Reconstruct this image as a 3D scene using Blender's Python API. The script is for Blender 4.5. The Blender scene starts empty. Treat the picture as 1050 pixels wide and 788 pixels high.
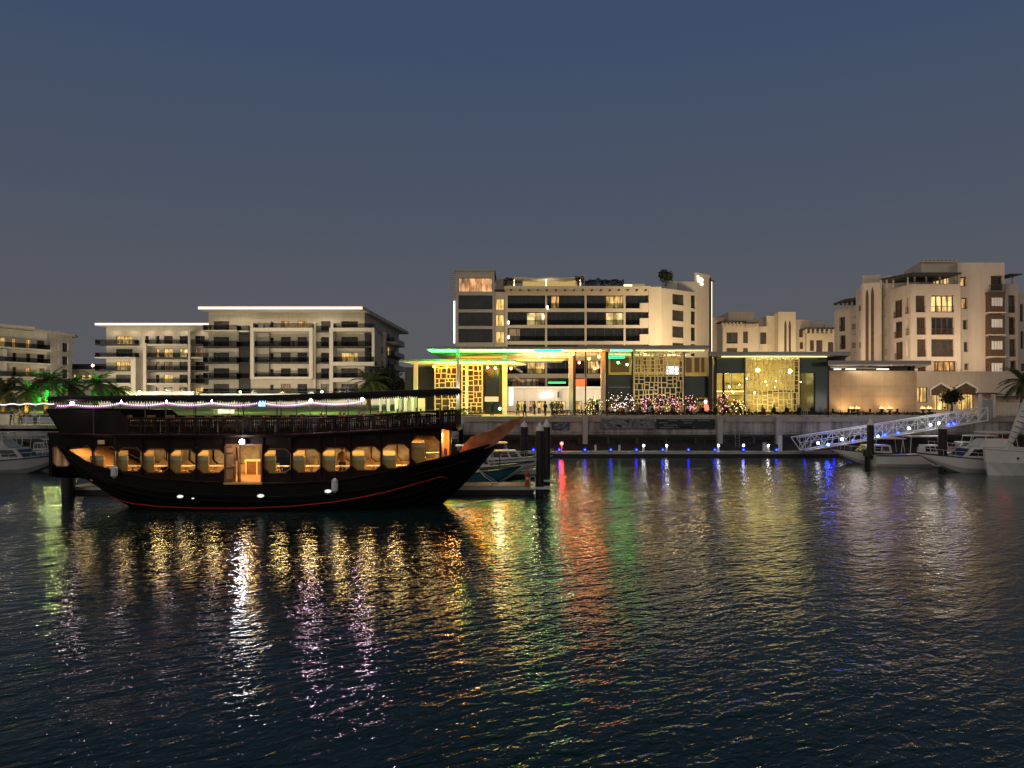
import bpy, bmesh, math, random
from mathutils import Vector, Matrix, noise as mnoise
R = math.radians
random.seed(7)
sc = bpy.context.scene
COL = sc.collection

# ------------------------------------------------------------------ camera, sky, twilight, exposure
EYE = 5.65            # eye height above the water
FPX = 780.0
cam_d = bpy.data.cameras.new('camera'); cam = bpy.data.objects.new('camera', cam_d); COL.objects.link(cam)
cam.location = (0, 0, EYE); cam.rotation_euler = (R(90), 0, 0)
cam_d.sensor_width = 36; cam_d.lens = FPX / 1050 * 36; cam_d.shift_y = 18 / 1050
cam_d.clip_start = 0.1; cam_d.clip_end = 6000
sc.camera = cam
SUN_EL, SUN_AZ = 5.0, 205.0      # afterglow low behind the camera (compass-like, degrees)
w = bpy.data.worlds.new('World'); sc.world = w; w.use_nodes = True
wn, wl = w.node_tree.nodes, w.node_tree.links
bg = wn['Background']
sky = wn.new('ShaderNodeTexSky'); sky.sky_type = 'NISHITA'; sky.sun_disc = False
sky.sun_elevation = R(SUN_EL); sky.sun_rotation = R(SUN_AZ); sky.air_density = 1.3; sky.dust_density = 1.2; sky.ozone_density = 2.0
# dusk tint of the clear sky by elevation: slate blue overhead, grey mauve towards the horizon
tc = wn.new('ShaderNodeTexCoord'); sp = wn.new('ShaderNodeSeparateXYZ'); wl.new(tc.outputs['Generated'], sp.inputs[0])
rp = wn.new('ShaderNodeValToRGB'); wl.new(sp.outputs['Z'], rp.inputs[0])
rp.color_ramp.elements[0].position = 0.0; rp.color_ramp.elements[0].color = (0.085, 0.084, 0.095, 1)
rp.color_ramp.elements[1].position = 1.0; rp.color_ramp.elements[1].color = (0.006, 0.014, 0.024, 1)
for p, c in ((0.12, (0.077, 0.080, 0.096, 1)), (0.25, (0.058, 0.071, 0.104, 1)), (0.42, (0.040, 0.062, 0.116, 1)), (0.52, (0.034, 0.055, 0.106, 1)), (0.60, (0.020, 0.038, 0.058, 1)), (0.75, (0.010, 0.022, 0.032, 1))):
    e = rp.color_ramp.elements.new(p); e.color = c
bw = wn.new('ShaderNodeMixRGB'); bw.blend_type = 'MIX'; bw.inputs[0].default_value = 0.12
sk = wn.new('ShaderNodeMixRGB'); sk.blend_type = 'MULTIPLY'; sk.inputs[0].default_value = 1.0; sk.inputs[2].default_value = (0.02, 0.02, 0.02, 1)
wl.new(sky.outputs[0], sk.inputs[1]); wl.new(rp.outputs[0], bw.inputs[1]); wl.new(sk.outputs[0], bw.inputs[2])
wl.new(bw.outputs[0], bg.inputs['Color']); bg.inputs['Strength'].default_value = 1.0
sd = bpy.data.lights.new('afterglow', 'SUN'); sun = bpy.data.objects.new('afterglow', sd); COL.objects.link(sun)
sd.energy = 0.72; sd.angle = R(110); sd.color = (1.0, 0.86, 0.72)
sun.rotation_euler = (R(90 - 14), 0, R(-22))
sc.view_settings.view_transform = 'Standard'; sc.view_settings.look = 'None'
sc.view_settings.exposure = 0.4; sc.view_settings.gamma = 1.0
sc.cycles.max_bounces = 8; sc.cycles.diffuse_bounces = 2; sc.cycles.glossy_bounces = 4; sc.cycles.transparent_max_bounces = 12
sc.cycles.transmission_bounces = 4; sc.cycles.sample_clamp_indirect = 25.0; sc.cycles.sample_clamp_direct = 0
sc.cycles.caustics_reflective = False; sc.cycles.caustics_refractive = False
sc.cycles.use_light_tree = True; sc.cycles.use_denoising = True

# ------------------------------------------------------------------ materials
MATS = {}
def mat(name, col, rough=0.7, metal=0.0, var=0.0, scale=1.0, bump=0.0, spec=0.5, col2=None):
    if name in MATS: return MATS[name]
    m = bpy.data.materials.new(name); m.use_nodes = True; n, l = m.node_tree.nodes, m.node_tree.links
    b = n['Principled BSDF']; b.inputs['Base Color'].default_value = (*col, 1)
    b.inputs['Roughness'].default_value = rough; b.inputs['Metallic'].default_value = metal
    b.inputs['Specular IOR Level'].default_value = spec
    if var or col2:
        t = n.new('ShaderNodeTexCoord'); nz = n.new('ShaderNodeTexNoise'); nz.inputs['Scale'].default_value = scale
        nz.inputs['Detail'].default_value = 5; l.new(t.outputs['Object'], nz.inputs['Vector'])
        r = n.new('ShaderNodeValToRGB'); l.new(nz.outputs['Fac'], r.inputs[0])
        r.color_ramp.elements[0].position = 0.32; r.color_ramp.elements[1].position = 0.68
        c2 = col2 or tuple(c * (1 + var) for c in col); c1 = col if col2 else tuple(c * (1 - var) for c in col)
        r.color_ramp.elements[0].color = (*c1, 1); r.color_ramp.elements[1].color = (*c2, 1)
        l.new(r.outputs[0], b.inputs['Base Color'])
        if bump:
            bu = n.new('ShaderNodeBump'); bu.inputs['Strength'].default_value = bump; bu.inputs['Distance'].default_value = 0.05
            l.new(nz.outputs['Fac'], bu.inputs['Height']); l.new(bu.outputs[0], b.inputs['Normal'])
    MATS[name] = m; return m
def emit(name, col, st):
    if name in MATS: return MATS[name]
    m = bpy.data.materials.new(name); m.use_nodes = True; n, l = m.node_tree.nodes, m.node_tree.links
    n.clear(); e = n.new('ShaderNodeEmission'); o = n.new('ShaderNodeOutputMaterial'); l.new(e.outputs[0], o.inputs[0])
    e.inputs[0].default_value = (*col, 1); e.inputs[1].default_value = st
    MATS[name] = m; return m
def lit_window(name, col, st, seed=0.0, curtain=3.0):
    """a lit room seen through its window: curtain folds, furniture darker low down"""
    if name in MATS: return MATS[name]
    m = bpy.data.materials.new(name); m.use_nodes = True; n, l = m.node_tree.nodes, m.node_tree.links
    n.clear(); e = n.new('ShaderNodeEmission'); o = n.new('ShaderNodeOutputMaterial')
    t = n.new('ShaderNodeTexCoord'); mp = n.new('ShaderNodeMapping'); l.new(t.outputs['Object'], mp.inputs[0])
    mp.inputs['Scale'].default_value = (curtain, 1.0, 0.5); mp.inputs['Location'].default_value = (seed, seed * 2, 0)
    n1 = n.new('ShaderNodeTexNoise'); n1.inputs['Scale'].default_value = 0.9; n1.inputs['Detail'].default_value = 3; l.new(mp.outputs[0], n1.inputs['Vector'])
    n2 = n.new('ShaderNodeTexVoronoi'); n2.inputs['Scale'].default_value = 0.8; l.new(t.outputs['Object'], n2.inputs['Vector'])
    r = n.new('ShaderNodeValToRGB'); l.new(n1.outputs['Fac'], r.inputs[0])
    r.color_ramp.elements[0].position = 0.36; r.color_ramp.elements[0].color = (*[c * 0.22 for c in col], 1)
    r.color_ramp.elements[1].position = 0.62; r.color_ramp.elements[1].color = (*col, 1)
    mx = n.new('ShaderNodeMixRGB'); mx.blend_type = 'MULTIPLY'; mx.inputs[0].default_value = 0.55
    l.new(r.outputs[0], mx.inputs[1]); l.new(n2.outputs['Color'], mx.inputs[2])
    bwn = n.new('ShaderNodeRGBToBW'); l.new(n2.outputs['Color'], bwn.inputs[0]); l.new(bwn.outputs[0], mx.inputs[2])
    l.new(mx.outputs[0], e.inputs[0]); e.inputs[1].default_value = st; l.new(e.outputs[0], o.inputs[0])
    MATS[name] = m; return m
def glass(name, tint=(0.8, 0.85, 0.85), refl=0.12, rough=0.03, dark=0.0):
    if name in MATS: return MATS[name]
    m = bpy.data.materials.new(name); m.use_nodes = True; n, l = m.node_tree.nodes, m.node_tree.links
    n.clear(); o = n.new('ShaderNodeOutputMaterial'); tr = n.new('ShaderNodeBsdfTransparent'); g = n.new('ShaderNodeBsdfGlossy')
    tr.inputs[0].default_value = (*tint, 1); g.inputs['Roughness'].default_value = rough; g.inputs[0].default_value = (0.9, 0.9, 0.9, 1)
    mx = n.new('ShaderNodeMixShader'); lw = n.new('ShaderNodeLayerWeight'); lw.inputs[0].default_value = refl
    l.new(lw.outputs['Fresnel'], mx.inputs[0]); l.new(tr.outputs[0], mx.inputs[1]); l.new(g.outputs[0], mx.inputs[2]); l.new(mx.outputs[0], o.inputs[0])
    MATS[name] = m; return m

M = {}
M['stucco'] = mat('stucco', (0.52, 0.47, 0.38), 0.85, var=0.06, scale=0.35)
M['stucco_hotel'] = mat('stucco_hotel', (0.56, 0.46, 0.33), 0.85, var=0.06, scale=0.3)
M['stucco_beige'] = mat('stucco_beige', (0.47, 0.36, 0.28), 0.88, var=0.08, scale=0.25)
M['stucco_tan'] = mat('stucco_tan', (0.55, 0.45, 0.32), 0.88, var=0.08, scale=0.25)
M['stucco_grey'] = mat('stucco_grey', (0.36, 0.33, 0.29), 0.85, var=0.08, scale=0.3)
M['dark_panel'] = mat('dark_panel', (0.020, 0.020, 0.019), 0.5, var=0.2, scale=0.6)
M['brown_screen'] = mat('brown_screen', (0.09, 0.05, 0.028), 0.7, var=0.2, scale=2)
M['white_paint'] = mat('white_paint', (0.72, 0.70, 0.66), 0.5, var=0.04, scale=0.8)
M['frame_dark'] = mat('frame_dark', (0.03, 0.03, 0.03), 0.5)
M['frame_light'] = mat('frame_light', (0.45, 0.40, 0.33), 0.6)
M['pane_dark'] = mat('pane_dark', (0.010, 0.012, 0.013), 0.12, spec=0.4, var=0.5, scale=0.8)
M['pane_curtain'] = mat('pane_curtain', (0.045, 0.040, 0.033), 0.35, spec=0.6, var=0.5, scale=1.2)
M['concrete'] = mat('concrete', (0.36, 0.34, 0.31), 0.9, var=0.22, scale=0.6, bump=0.4)
def stained(name, col, dark, streak=6.0):
    m = bpy.data.materials.new(name); m.use_nodes = True; n, l = m.node_tree.nodes, m.node_tree.links; b = n['Principled BSDF']; b.inputs['Roughness'].default_value = 0.9
    t = n.new('ShaderNodeTexCoord'); mp = n.new('ShaderNodeMapping'); mp.inputs['Scale'].default_value = (streak*0.25, 1, 0.12); l.new(t.outputs['Object'], mp.inputs[0])
    a = n.new('ShaderNodeTexNoise'); a.inputs['Scale'].default_value = 1.3; a.inputs['Detail'].default_value = 6; l.new(mp.outputs[0], a.inputs['Vector'])
    c = n.new('ShaderNodeTexNoise'); c.inputs['Scale'].default_value = 0.35; c.inputs['Detail'].default_value = 6; l.new(t.outputs['Object'], c.inputs['Vector'])
    mx = n.new('ShaderNodeMath'); mx.operation = 'MULTIPLY'; l.new(a.outputs['Fac'], mx.inputs[0]); l.new(c.outputs['Fac'], mx.inputs[1])
    r = n.new('ShaderNodeValToRGB'); l.new(mx.outputs[0], r.inputs[0]); r.color_ramp.elements[0].position = 0.14; r.color_ramp.elements[0].color = (*dark, 1)
    r.color_ramp.elements[1].position = 0.30; r.color_ramp.elements[1].color = (*col, 1); l.new(r.outputs[0], b.inputs['Base Color'])
    bu = n.new('ShaderNodeBump'); bu.inputs['Strength'].default_value = 0.4; bu.inputs['Distance'].default_value = 0.04; l.new(c.outputs['Fac'], bu.inputs['Height']); l.new(bu.outputs[0], b.inputs['Normal'])
    MATS[name] = m; return m
M['concrete'] = stained('concrete_stained', (0.40, 0.38, 0.35), (0.16, 0.15, 0.13))
for k_, c_, d_ in (('stucco', (0.58, 0.53, 0.45), (0.51, 0.465, 0.385)), ('stucco_hotel', (0.57, 0.48, 0.355), (0.525, 0.44, 0.32)), ('stucco_beige', (0.56, 0.465, 0.375), (0.51, 0.42, 0.335)), ('stucco_tan', (0.56, 0.46, 0.33), (0.50, 0.405, 0.285))):
    M[k_] = stained(k_+'_weathered', c_, d_)
M['algae'] = mat('algae_band', (0.020, 0.026, 0.014), 0.6, var=0.5, scale=2.5, bump=0.6)
M['concrete_wet'] = mat('concrete_wet', (0.05, 0.047, 0.04), 0.6, var=0.35, scale=1.2, bump=0.4)
M['paving'] = mat('paving', (0.34, 0.29, 0.23), 0.8, var=0.15, scale=1.0)
M['lawn'] = mat('lawn', (0.10, 0.15, 0.03), 0.95, var=0.4, scale=0.8, bump=0.5)
M['metal_white'] = mat('metal_white', (0.62, 0.62, 0.60), 0.4, metal=0.0, var=0.08, scale=2)
M['metal_grey'] = mat('metal_grey', (0.32, 0.32, 0.31), 0.4, metal=0.6, var=0.1, scale=1)
M['black'] = mat('black_pile', (0.006, 0.006, 0.006), 0.55, var=0.3, scale=2)
M['hull_black'] = mat('hull_black', (0.005, 0.0045, 0.004), 0.5, spec=0.12, var=0.35, scale=1.5)
M['teak'] = mat('teak', (0.016, 0.0075, 0.0045), 0.6, spec=0.15, var=0.4, scale=3, bump=0.3)
M['teak_mid'] = mat('teak_mid', (0.20, 0.085, 0.03), 0.5, var=0.3, scale=3)
M['teak_light'] = mat('teak_light', (0.42, 0.19, 0.06), 0.5, var=0.2, scale=3)
M['seat_wood'] = mat('seat_wood', (0.70, 0.40, 0.10), 0.45, var=0.12, scale=3)
M['cream'] = mat('cream', (0.80, 0.66, 0.36), 0.6)
M['red_stripe'] = mat('red_stripe', (0.50, 0.03, 0.015), 0.5)
M['deck_wood'] = mat('deck_wood', (0.24, 0.17, 0.11), 0.7, var=0.25, scale=1.6, bump=0.3)
M['fabric_black'] = mat('fabric_black', (0.010, 0.009, 0.008), 0.9)
M['gelcoat'] = mat('gelcoat', (0.62, 0.60, 0.57), 0.3, var=0.05, scale=1.0)
M['gelcoat_grey'] = mat('gelcoat_grey', (0.34, 0.34, 0.34), 0.35, var=0.08, scale=1.0)
M['gel_blue'] = mat('gel_blue', (0.02, 0.12, 0.17), 0.35)
M['rubber'] = mat('rubber', (0.02, 0.02, 0.02), 0.7)
M['red'] = mat('red_paint', (0.55, 0.04, 0.015), 0.5)
M['canopy_white'] = mat('canopy_white', (0.70, 0.66, 0.58), 0.6, var=0.04, scale=0.5)
M['canopy_top'] = mat('canopy_top', (0.30, 0.28, 0.25), 0.6, var=0.08, scale=0.5)
M['lattice'] = mat('lattice', (0.62, 0.52, 0.34), 0.45, metal=0.2)
M['green_glass'] = mat('green_glass', (0.012, 0.030, 0.024), 0.15, spec=0.6)
M['stone_clad'] = mat('stone_clad', (0.50, 0.38, 0.24), 0.8, var=0.14, scale=0.5, bump=0.3)
M['foliage'] = mat('foliage', (0.035, 0.055, 0.018), 0.8, col2=(0.08, 0.10, 0.03), scale=0.9)
M['foliage_dark'] = mat('foliage_dark', (0.015, 0.022, 0.010), 0.85, var=0.4, scale=1)
M['palm'] = mat('palm_leaf', (0.05, 0.075, 0.02), 0.7, col2=(0.10, 0.11, 0.04), scale=1.5)
M['bark'] = mat('bark', (0.16, 0.11, 0.06), 0.9, var=0.35, scale=4, bump=0.8)
M['skin'] = mat('skin', (0.35, 0.2, 0.13), 0.6)
M['cloth_dark'] = mat('cloth_dark', (0.02, 0.02, 0.025), 0.9)
M['cloth_brown'] = mat('cloth_brown', (0.20, 0.11, 0.05), 0.9)
M['cloth_white'] = mat('cloth_white', (0.6, 0.58, 0.54), 0.9)
M['hair'] = mat('hair', (0.012, 0.01, 0.008), 0.7)
M['glass'] = glass('clear_glass'); M['glass_rail'] = glass('glass_rail', (0.55, 0.58, 0.57), 0.12, 0.05)
M['glass_green'] = glass('glass_green', (0.74, 0.76, 0.64), 0.10)
WARM = (1.0, 0.66, 0.26)
LIT = [lit_window('lit_room_a', (1.0, 0.62, 0.20), 1.35, 0), lit_window('lit_room_b', (1.0, 0.52, 0.18), 1.1, 3.3), lit_window('lit_room_c', (1.0, 0.68, 0.27), 1.6, 7.7, 1.5)]
M['lit_dim'] = lit_window('lit_room_dim', (0.8, 0.48, 0.25), 0.5, 5.1)

# ------------------------------------------------------------------ mesh helpers
def PX(px, d): return (px - 525.0) * d / FPX
def PZ(py, d): return EYE - (py - 412.0) * d / FPX
class MB:
    def __init__(s, mx=None): s.v = []; s.f = []; s.mx = mx; s.smooth = False
    def add(s, vs, fs):
        k = len(s.v)
        s.v += [tuple(s.mx @ Vector(p)) if s.mx else tuple(p) for p in vs]; s.f += [tuple(i + k for i in f) for f in fs]; return s
    def box(s, x0, x1, y0, y1, z0, z1):
        return s.add([(x0,y0,z0),(x1,y0,z0),(x1,y1,z0),(x0,y1,z0),(x0,y0,z1),(x1,y0,z1),(x1,y1,z1),(x0,y1,z1)],
                     [(0,3,2,1),(4,5,6,7),(0,1,5,4),(1,2,6,5),(2,3,7,6),(3,0,4,7)])
    def bar(s, p, q, wd, ht=None):
        p, q = Vector(p), Vector(q); d = (q - p).normalized(); ht = ht or wd
        a = d.cross(Vector((0, 0, 1)));  a = a.normalized() if a.length > 1e-4 else Vector((1, 0, 0)); b = a.cross(d).normalized()
        vs = [c + a * (i * wd / 2) + b * (j * ht / 2) for c in (p, q) for i, j in ((-1,-1),(1,-1),(1,1),(-1,1))]
        return s.add(vs, [(0,1,2,3),(7,6,5,4),(0,4,5,1),(1,5,6,2),(2,6,7,3),(3,7,4,0)])
    def tube(s, pts, rad, n=8):
        pts = [Vector(p) for p in pts]; m = len(pts); rr = rad if isinstance(rad, (list, tuple)) else [rad] * m; vs = []; a = None
        for i, p in enumerate(pts):
            d = (pts[min(i+1, m-1)] - pts[max(i-1, 0)]).normalized()
            if a is None: a = d.cross(Vector((0.13, 0.31, 0.94)));  a.normalize()
            a = (a - d * a.dot(d)).normalized(); b = d.cross(a)
            vs += [p + (a * math.cos(2*math.pi*j/n) + b * math.sin(2*math.pi*j/n)) * rr[i] for j in range(n)]
        fs = [(i*n+j, i*n+(j+1)%n, (i+1)*n+(j+1)%n, (i+1)*n+j) for i in range(m-1) for j in range(n)]
        fs += [tuple(range(n-1, -1, -1)), tuple(range((m-1)*n, m*n))]
        return s.add(vs, fs)
    def lathe(s, c, prof, n=12):
        vs = [(c[0] + r*math.cos(2*math.pi*j/n), c[1] + r*math.sin(2*math.pi*j/n), c[2] + z) for r, z in prof for j in range(n)]
        m = len(prof); fs = [(i*n+j, i*n+(j+1)%n, (i+1)*n+(j+1)%n, (i+1)*n+j) for i in range(m-1) for j in range(n)]
        fs += [tuple(range(n-1, -1, -1)), tuple(range((m-1)*n, m*n))]
        return s.add(vs, fs)
    def ball(s, c, r, n=8, sz=1.0):
        return s.lathe(c, [(max(1e-3, r*math.sin(math.pi*i/6)), -r*sz*math.cos(math.pi*i/6)) for i in range(7)], n)
    def prism_y(s, poly, y0, y1):       # polygon in (x,z), extruded along y
        n = len(poly); return s.add([(x, y0, z) for x, z in poly] + [(x, y1, z) for x, z in poly],
            [tuple(range(n)), tuple(range(2*n-1, n-1, -1))] + [(i, i+n, (i+1)%n+n, (i+1)%n) for i in range(n)])
    def prism_z(s, poly, z0, z1):
        n = len(poly); return s.add([(x, y, z0) for x, y in poly] + [(x, y, z1) for x, y in poly],
            [tuple(range(n-1, -1, -1)), tuple(range(n, 2*n))] + [(i, (i+1)%n, (i+1)%n+n, i+n) for i in range(n)])
    def build(s, name, m, parent=None, smooth=False, local=False, fix=True, merge=0):
        me = bpy.data.meshes.new(name); vs = s.v
        off = Vector((0, 0, 0))
        if parent is not None and not local:
            p = parent
            while p is not None: off += p.location; p = p.parent
        if not local and off.length: vs = [(x-off.x, y-off.y, z-off.z) for x, y, z in vs]
        me.from_pydata(vs, [], s.f); me.validate()
        if merge:
            b = bmesh.new(); b.from_mesh(me); bmesh.ops.remove_doubles(b, verts=b.verts, dist=merge); b.to_mesh(me); b.free()
        if fix and len(s.f) < 60000:
            b = bmesh.new(); b.from_mesh(me); bmesh.ops.recalc_face_normals(b, faces=b.faces); b.to_mesh(me); b.free()
        if smooth:
            for p in me.polygons: p.use_smooth = True
        me.materials.append(m if not isinstance(m, str) else M[m])
        o = bpy.data.objects.new(name, me); COL.objects.link(o)
        if parent is not None: o.parent = parent
        return o
def tag(o, label=None, cat=None, group=None, kind=None):
    if label: o['label'] = label
    if cat: o['category'] = cat
    if group: o['group'] = group
    if kind: o['kind'] = kind
    return o
def thing(name, label, cat, loc=(0, 0, 0), group=None, rz=0.0):
    o = bpy.data.objects.new(name, None); COL.objects.link(o); o.location = loc; o.rotation_euler = (0, 0, rz)
    return tag(o, label, cat, group)
def copy_tree(o, parent=None, loc=None, rz=None, label=None, scale=None):
    c = o.copy(); COL.objects.link(c)
    if parent is not None: c.parent = parent
    if loc is not None: c.location = loc
    if rz is not None: c.rotation_euler = (0, 0, rz)
    if label: c['label'] = label
    if scale is not None: c.scale = (scale,) * 3 if not isinstance(scale, tuple) else scale
    for ch in [x for x in KIDS.get(o.name, [])] or [x for x in list(bpy.data.objects) if x.parent == o]: copy_tree(ch, c)
    return c
KIDS = {}
ORD = ['first', 'second', 'third', 'fourth', 'fifth', 'sixth', 'seventh', 'eighth', 'ninth', 'tenth', 'eleventh', 'twelfth', 'thirteenth', 'fourteenth', 'fifteenth', 'sixteenth', 'seventeenth', 'eighteenth', 'nineteenth', 'twentieth']
def lamp_light(kind, name, loc, energy, col, size=0.2, parent=None, target=None, spot=None, sy=None):
    d = bpy.data.lights.new(name, kind); o = bpy.data.objects.new(name, d); COL.objects.link(o); o.location = loc
    d.energy = energy; d.color = col
    if kind == 'AREA':
        d.size = size
        if sy: d.shape = 'RECTANGLE'; d.size_y = sy
    else: d.shadow_soft_size = size
    if kind == 'SPOT': d.spot_size = R(spot or 90); d.spot_blend = 0.8
    if target is not None:
        o.rotation_euler = (Vector(target) - Vector(loc)).to_track_quat('-Z', 'Y').to_euler()
    if parent is not None:
        o.parent = parent; o.location = Vector(loc) - Vector(parent.location)
    return o

class Face:
    """one facade of a building: u runs along it (left to right as seen from the water), d goes into the building"""
    def __init__(s, root, p0, p1, wall='stucco'):
        s.root = root; s.p0 = Vector((p0[0], p0[1], 0)); s.p1 = Vector((p1[0], p1[1], 0)); s.L = (s.p1 - s.p0).length
        s.u = (s.p1 - s.p0).normalized(); s.n = Vector((-s.u.y, s.u.x, 0))
        s.mx = Matrix(((s.u.x, s.n.x, 0, s.p0.x), (s.u.y, s.n.y, 0, s.p0.y), (0, 0, 1, 0), (0, 0, 0, 1))); s.wm = wall
    def mb(s): return MB(s.mx)
    def U(s, px, d=0.0):
        k = (px - 525.0) / FPX; o = s.p0 + s.n * d
        return (k * o.y - o.x) / (s.u.x - k * s.u.y)
    def Z(s, py, u, d=0.0): return PZ(py, (s.p0 + s.u * u + s.n * d).y)
    def rect(s, px0, px1, py0, py1, d=0.0):
        a, b = s.U(px0, d), s.U(px1, d); m = (a + b) / 2
        return a, b, s.Z(py1, m, d), s.Z(py0, m, d)
    def wall(s, u0, u1, z0, z1, holes=(), th=0.45, name='wall', m=None, d0=0.0, parent=None):
        us = sorted({u0, u1, *[min(max(h[0], u0), u1) for h in holes], *[min(max(h[1], u0), u1) for h in holes]})
        zs = sorted({z0, z1, *[min(max(h[2], z0), z1) for h in holes], *[min(max(h[3], z0), z1) for h in holes]})
        def full(i, j):
            if i < 0 or j < 0 or i >= len(us)-1 or j >= len(zs)-1: return False
            cu, cz = (us[i]+us[i+1])/2, (zs[j]+zs[j+1])/2
            return not any(h[0] < cu < h[1] and h[2] < cz < h[3] for h in holes)
        b = s.mb(); a, c = d0, d0 + th
        for i in range(len(us)-1):
            for j in range(len(zs)-1):
                if not full(i, j): continue
                x0, x1, y0, y1 = us[i], us[i+1], zs[j], zs[j+1]
                b.add([(x0,a,y0),(x1,a,y0),(x1,a,y1),(x0,a,y1)], [(0,1,2,3)]); b.add([(x0,c,y0),(x1,c,y0),(x1,c,y1),(x0,c,y1)], [(3,2,1,0)])
                for di, dj, q in ((-1,0,((x0,a,y0),(x0,a,y1),(x0,c,y1),(x0,c,y0))), (1,0,((x1,a,y0),(x1,c,y0),(x1,c,y1),(x1,a,y1))),
                                  (0,-1,((x0,a,y0),(x0,c,y0),(x1,c,y0),(x1,a,y0))), (0,1,((x0,a,y1),(x1,a,y1),(x1,c,y1),(x0,c,y1)))):
                    if not full(i+di, j+dj): b.add(q, [(0,1,2,3)])
        return b.build(name, m or s.wm, parent or s.root, fix=False)
    def window(s, u0, u1, z0, z1, d=0.28, pane='pane_dark', frame='frame_dark', mull=1, rail=False, name='window', fw=0.07):
        b = s.mb(); t = fw
        b.box(u0, u0+t, d, d+0.08, z0, z1); b.box(u1-t, u1, d, d+0.08, z0, z1); b.box(u0+t, u1-t, d, d+0.08, z0, z0+t); b.box(u0+t, u1-t, d, d+0.08, z1-t, z1)
        for k in range(1, mull+1):
            c = u0 + (u1-u0)*k/(mull+1); b.box(c-t/2, c+t/2, d, d+0.08, z0+t, z1-t)
        f = b.build(name, frame, s.root)
        p = s.mb().box(u0+0.01, u1-0.01, d+0.085, d+0.14, z0+0.01, z1-0.01).build('pane', pane, f)
        if rail:
            r_ = s.mb().box(u0, u1, 0.02, 0.06, z0+0.9, z0+0.97)
            n = max(3, int((u1-u0)/0.14))
            for k in range(n+1): r_.box(u0+(u1-u0)*k/n-0.012, u0+(u1-u0)*k/n+0.012, 0.03, 0.05, z0, z0+0.9)
            r_.build('railing', frame, s.root)
        return f
    def balcony(s, u0, u1, z, out=1.6, th=0.28, slab='stucco', rail='glass_rail', rh=1.05, depth=0.0):
        b = s.mb().box(u0, u1, -out, depth, z-th, z).build('balcony', slab, s.root)
        if rail:
            r_ = s.mb(); r_.box(u0+0.05, u1-0.05, -out+0.06, -out+0.09, z+0.02, z+rh); 
            if out > 0.3:
                r_.box(u0+0.05, u0+0.08, -out+0.1, -0.02, z+0.02, z+rh); r_.box(u1-0.08, u1-0.05, -out+0.1, -0.02, z+0.02, z+rh)
            g = r_.build('railing', rail, b)
            s.mb().box(u0+0.03, u1-0.03, -out+0.05, -out+0.10, z+rh, z+rh+0.05).build('handrail', 'frame_dark', b)
        return b
# ------------------------------------------------------------------ setting: water, ground, quay
def water_material():
    m = bpy.data.materials.new('harbour_water'); m.use_nodes = True; n, l = m.node_tree.nodes, m.node_tree.links
    b = n['Principled BSDF']; b.inputs['Base Color'].default_value = (0.008, 0.028, 0.024, 1)
    b.inputs['Roughness'].default_value = 0.015; b.inputs['IOR'].default_value = 1.33; b.inputs['Specular Tint'].default_value = (0.42, 0.62, 0.50, 1)
    t = n.new('ShaderNodeTexCoord'); hs = None
    # (scale, stretch along the crest, crest angle, amplitude in metres, detail)
    for sc_, st, ang, amp, det in ((0.16, 0.5, 20, 0.10, 2), (1.2, 0.42, 38, 0.056, 2), (3.4, 0.5, 28, 0.044, 2), (9.0, 0.7, 45, 0.013, 2)):
        rt = n.new('ShaderNodeMapping'); rt.inputs['Rotation'].default_value = (0, 0, R(-ang)); l.new(t.outputs['Object'], rt.inputs[0])
        mp = n.new('ShaderNodeMapping'); mp.inputs['Scale'].default_value = (sc_*st, sc_, sc_)
        mp.inputs['Location'].default_value = (ang, sc_*7, 0)
        l.new(rt.outputs[0], mp.inputs[0]); nz = n.new('ShaderNodeTexNoise'); nz.inputs['Scale'].default_value = 1.0
        nz.inputs['Detail'].default_value = det; nz.inputs['Distortion'].default_value = 0.6; l.new(mp.outputs[0], nz.inputs['Vector'])
        mu = n.new('ShaderNodeMath'); mu.operation = 'MULTIPLY'; mu.inputs[1].default_value = amp; l.new(nz.outputs['Fac'], mu.inputs[0])
        if hs is None: hs = mu
        else:
            ad = n.new('ShaderNodeMath'); ad.operation = 'ADD'; l.new(hs.outputs[0], ad.inputs[0]); l.new(mu.outputs[0], ad.inputs[1]); hs = ad
    pt = n.new('ShaderNodeTexNoise'); pt.inputs['Scale'].default_value = 0.07; pt.inputs['Detail'].default_value = 2; l.new(t.outputs['Object'], pt.inputs['Vector'])
    mr = n.new('ShaderNodeMapRange'); mr.inputs['From Min'].default_value = 0.35; mr.inputs['From Max'].default_value = 0.65; mr.inputs['To Min'].default_value = 0.55; mr.inputs['To Max'].default_value = 1.25; l.new(pt.outputs['Fac'], mr.inputs['Value'])
    bu = n.new('ShaderNodeBump'); bu.inputs['Strength'].default_value = 1.0; l.new(mr.outputs[0], bu.inputs['Distance'])
    l.new(hs.outputs[0], bu.inputs['Height']); l.new(bu.outputs[0], b.inputs['Normal'])
    return m
tag(MB().add([(-400, -60, 0), (400, -60, 0), (400, 84.5, 0), (-400, 84.5, 0)], [(0,1,2,3)]).build('water', water_material()), kind='structure')
tag(MB().box(-400, 400, -60, 300, -6, -5).build('seabed', 'concrete_wet'), kind='structure')
QY = 84.0; QZ = 3.93; LQZ = 3.2; SPLIT = PX(475, QY)
tag(MB().add([(-2500, 86, 3.9), (2500, 86, 3.9), (2500, 3000, 3.9), (-2500, 3000, 3.9)], [(0,1,2,3)]).build('ground', 'concrete'), kind='structure')
# promenade paving, right part high, left part a step lower
tag(MB().box(SPLIT, 130, QY-0.2, 146, QZ-0.5, QZ).build('promenade', 'paving'), kind='structure')
tag(MB().box(-130, SPLIT-0.01, 76, 86.2, LQZ-0.5, LQZ).build('quay_path', 'paving'), kind='structure')

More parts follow.
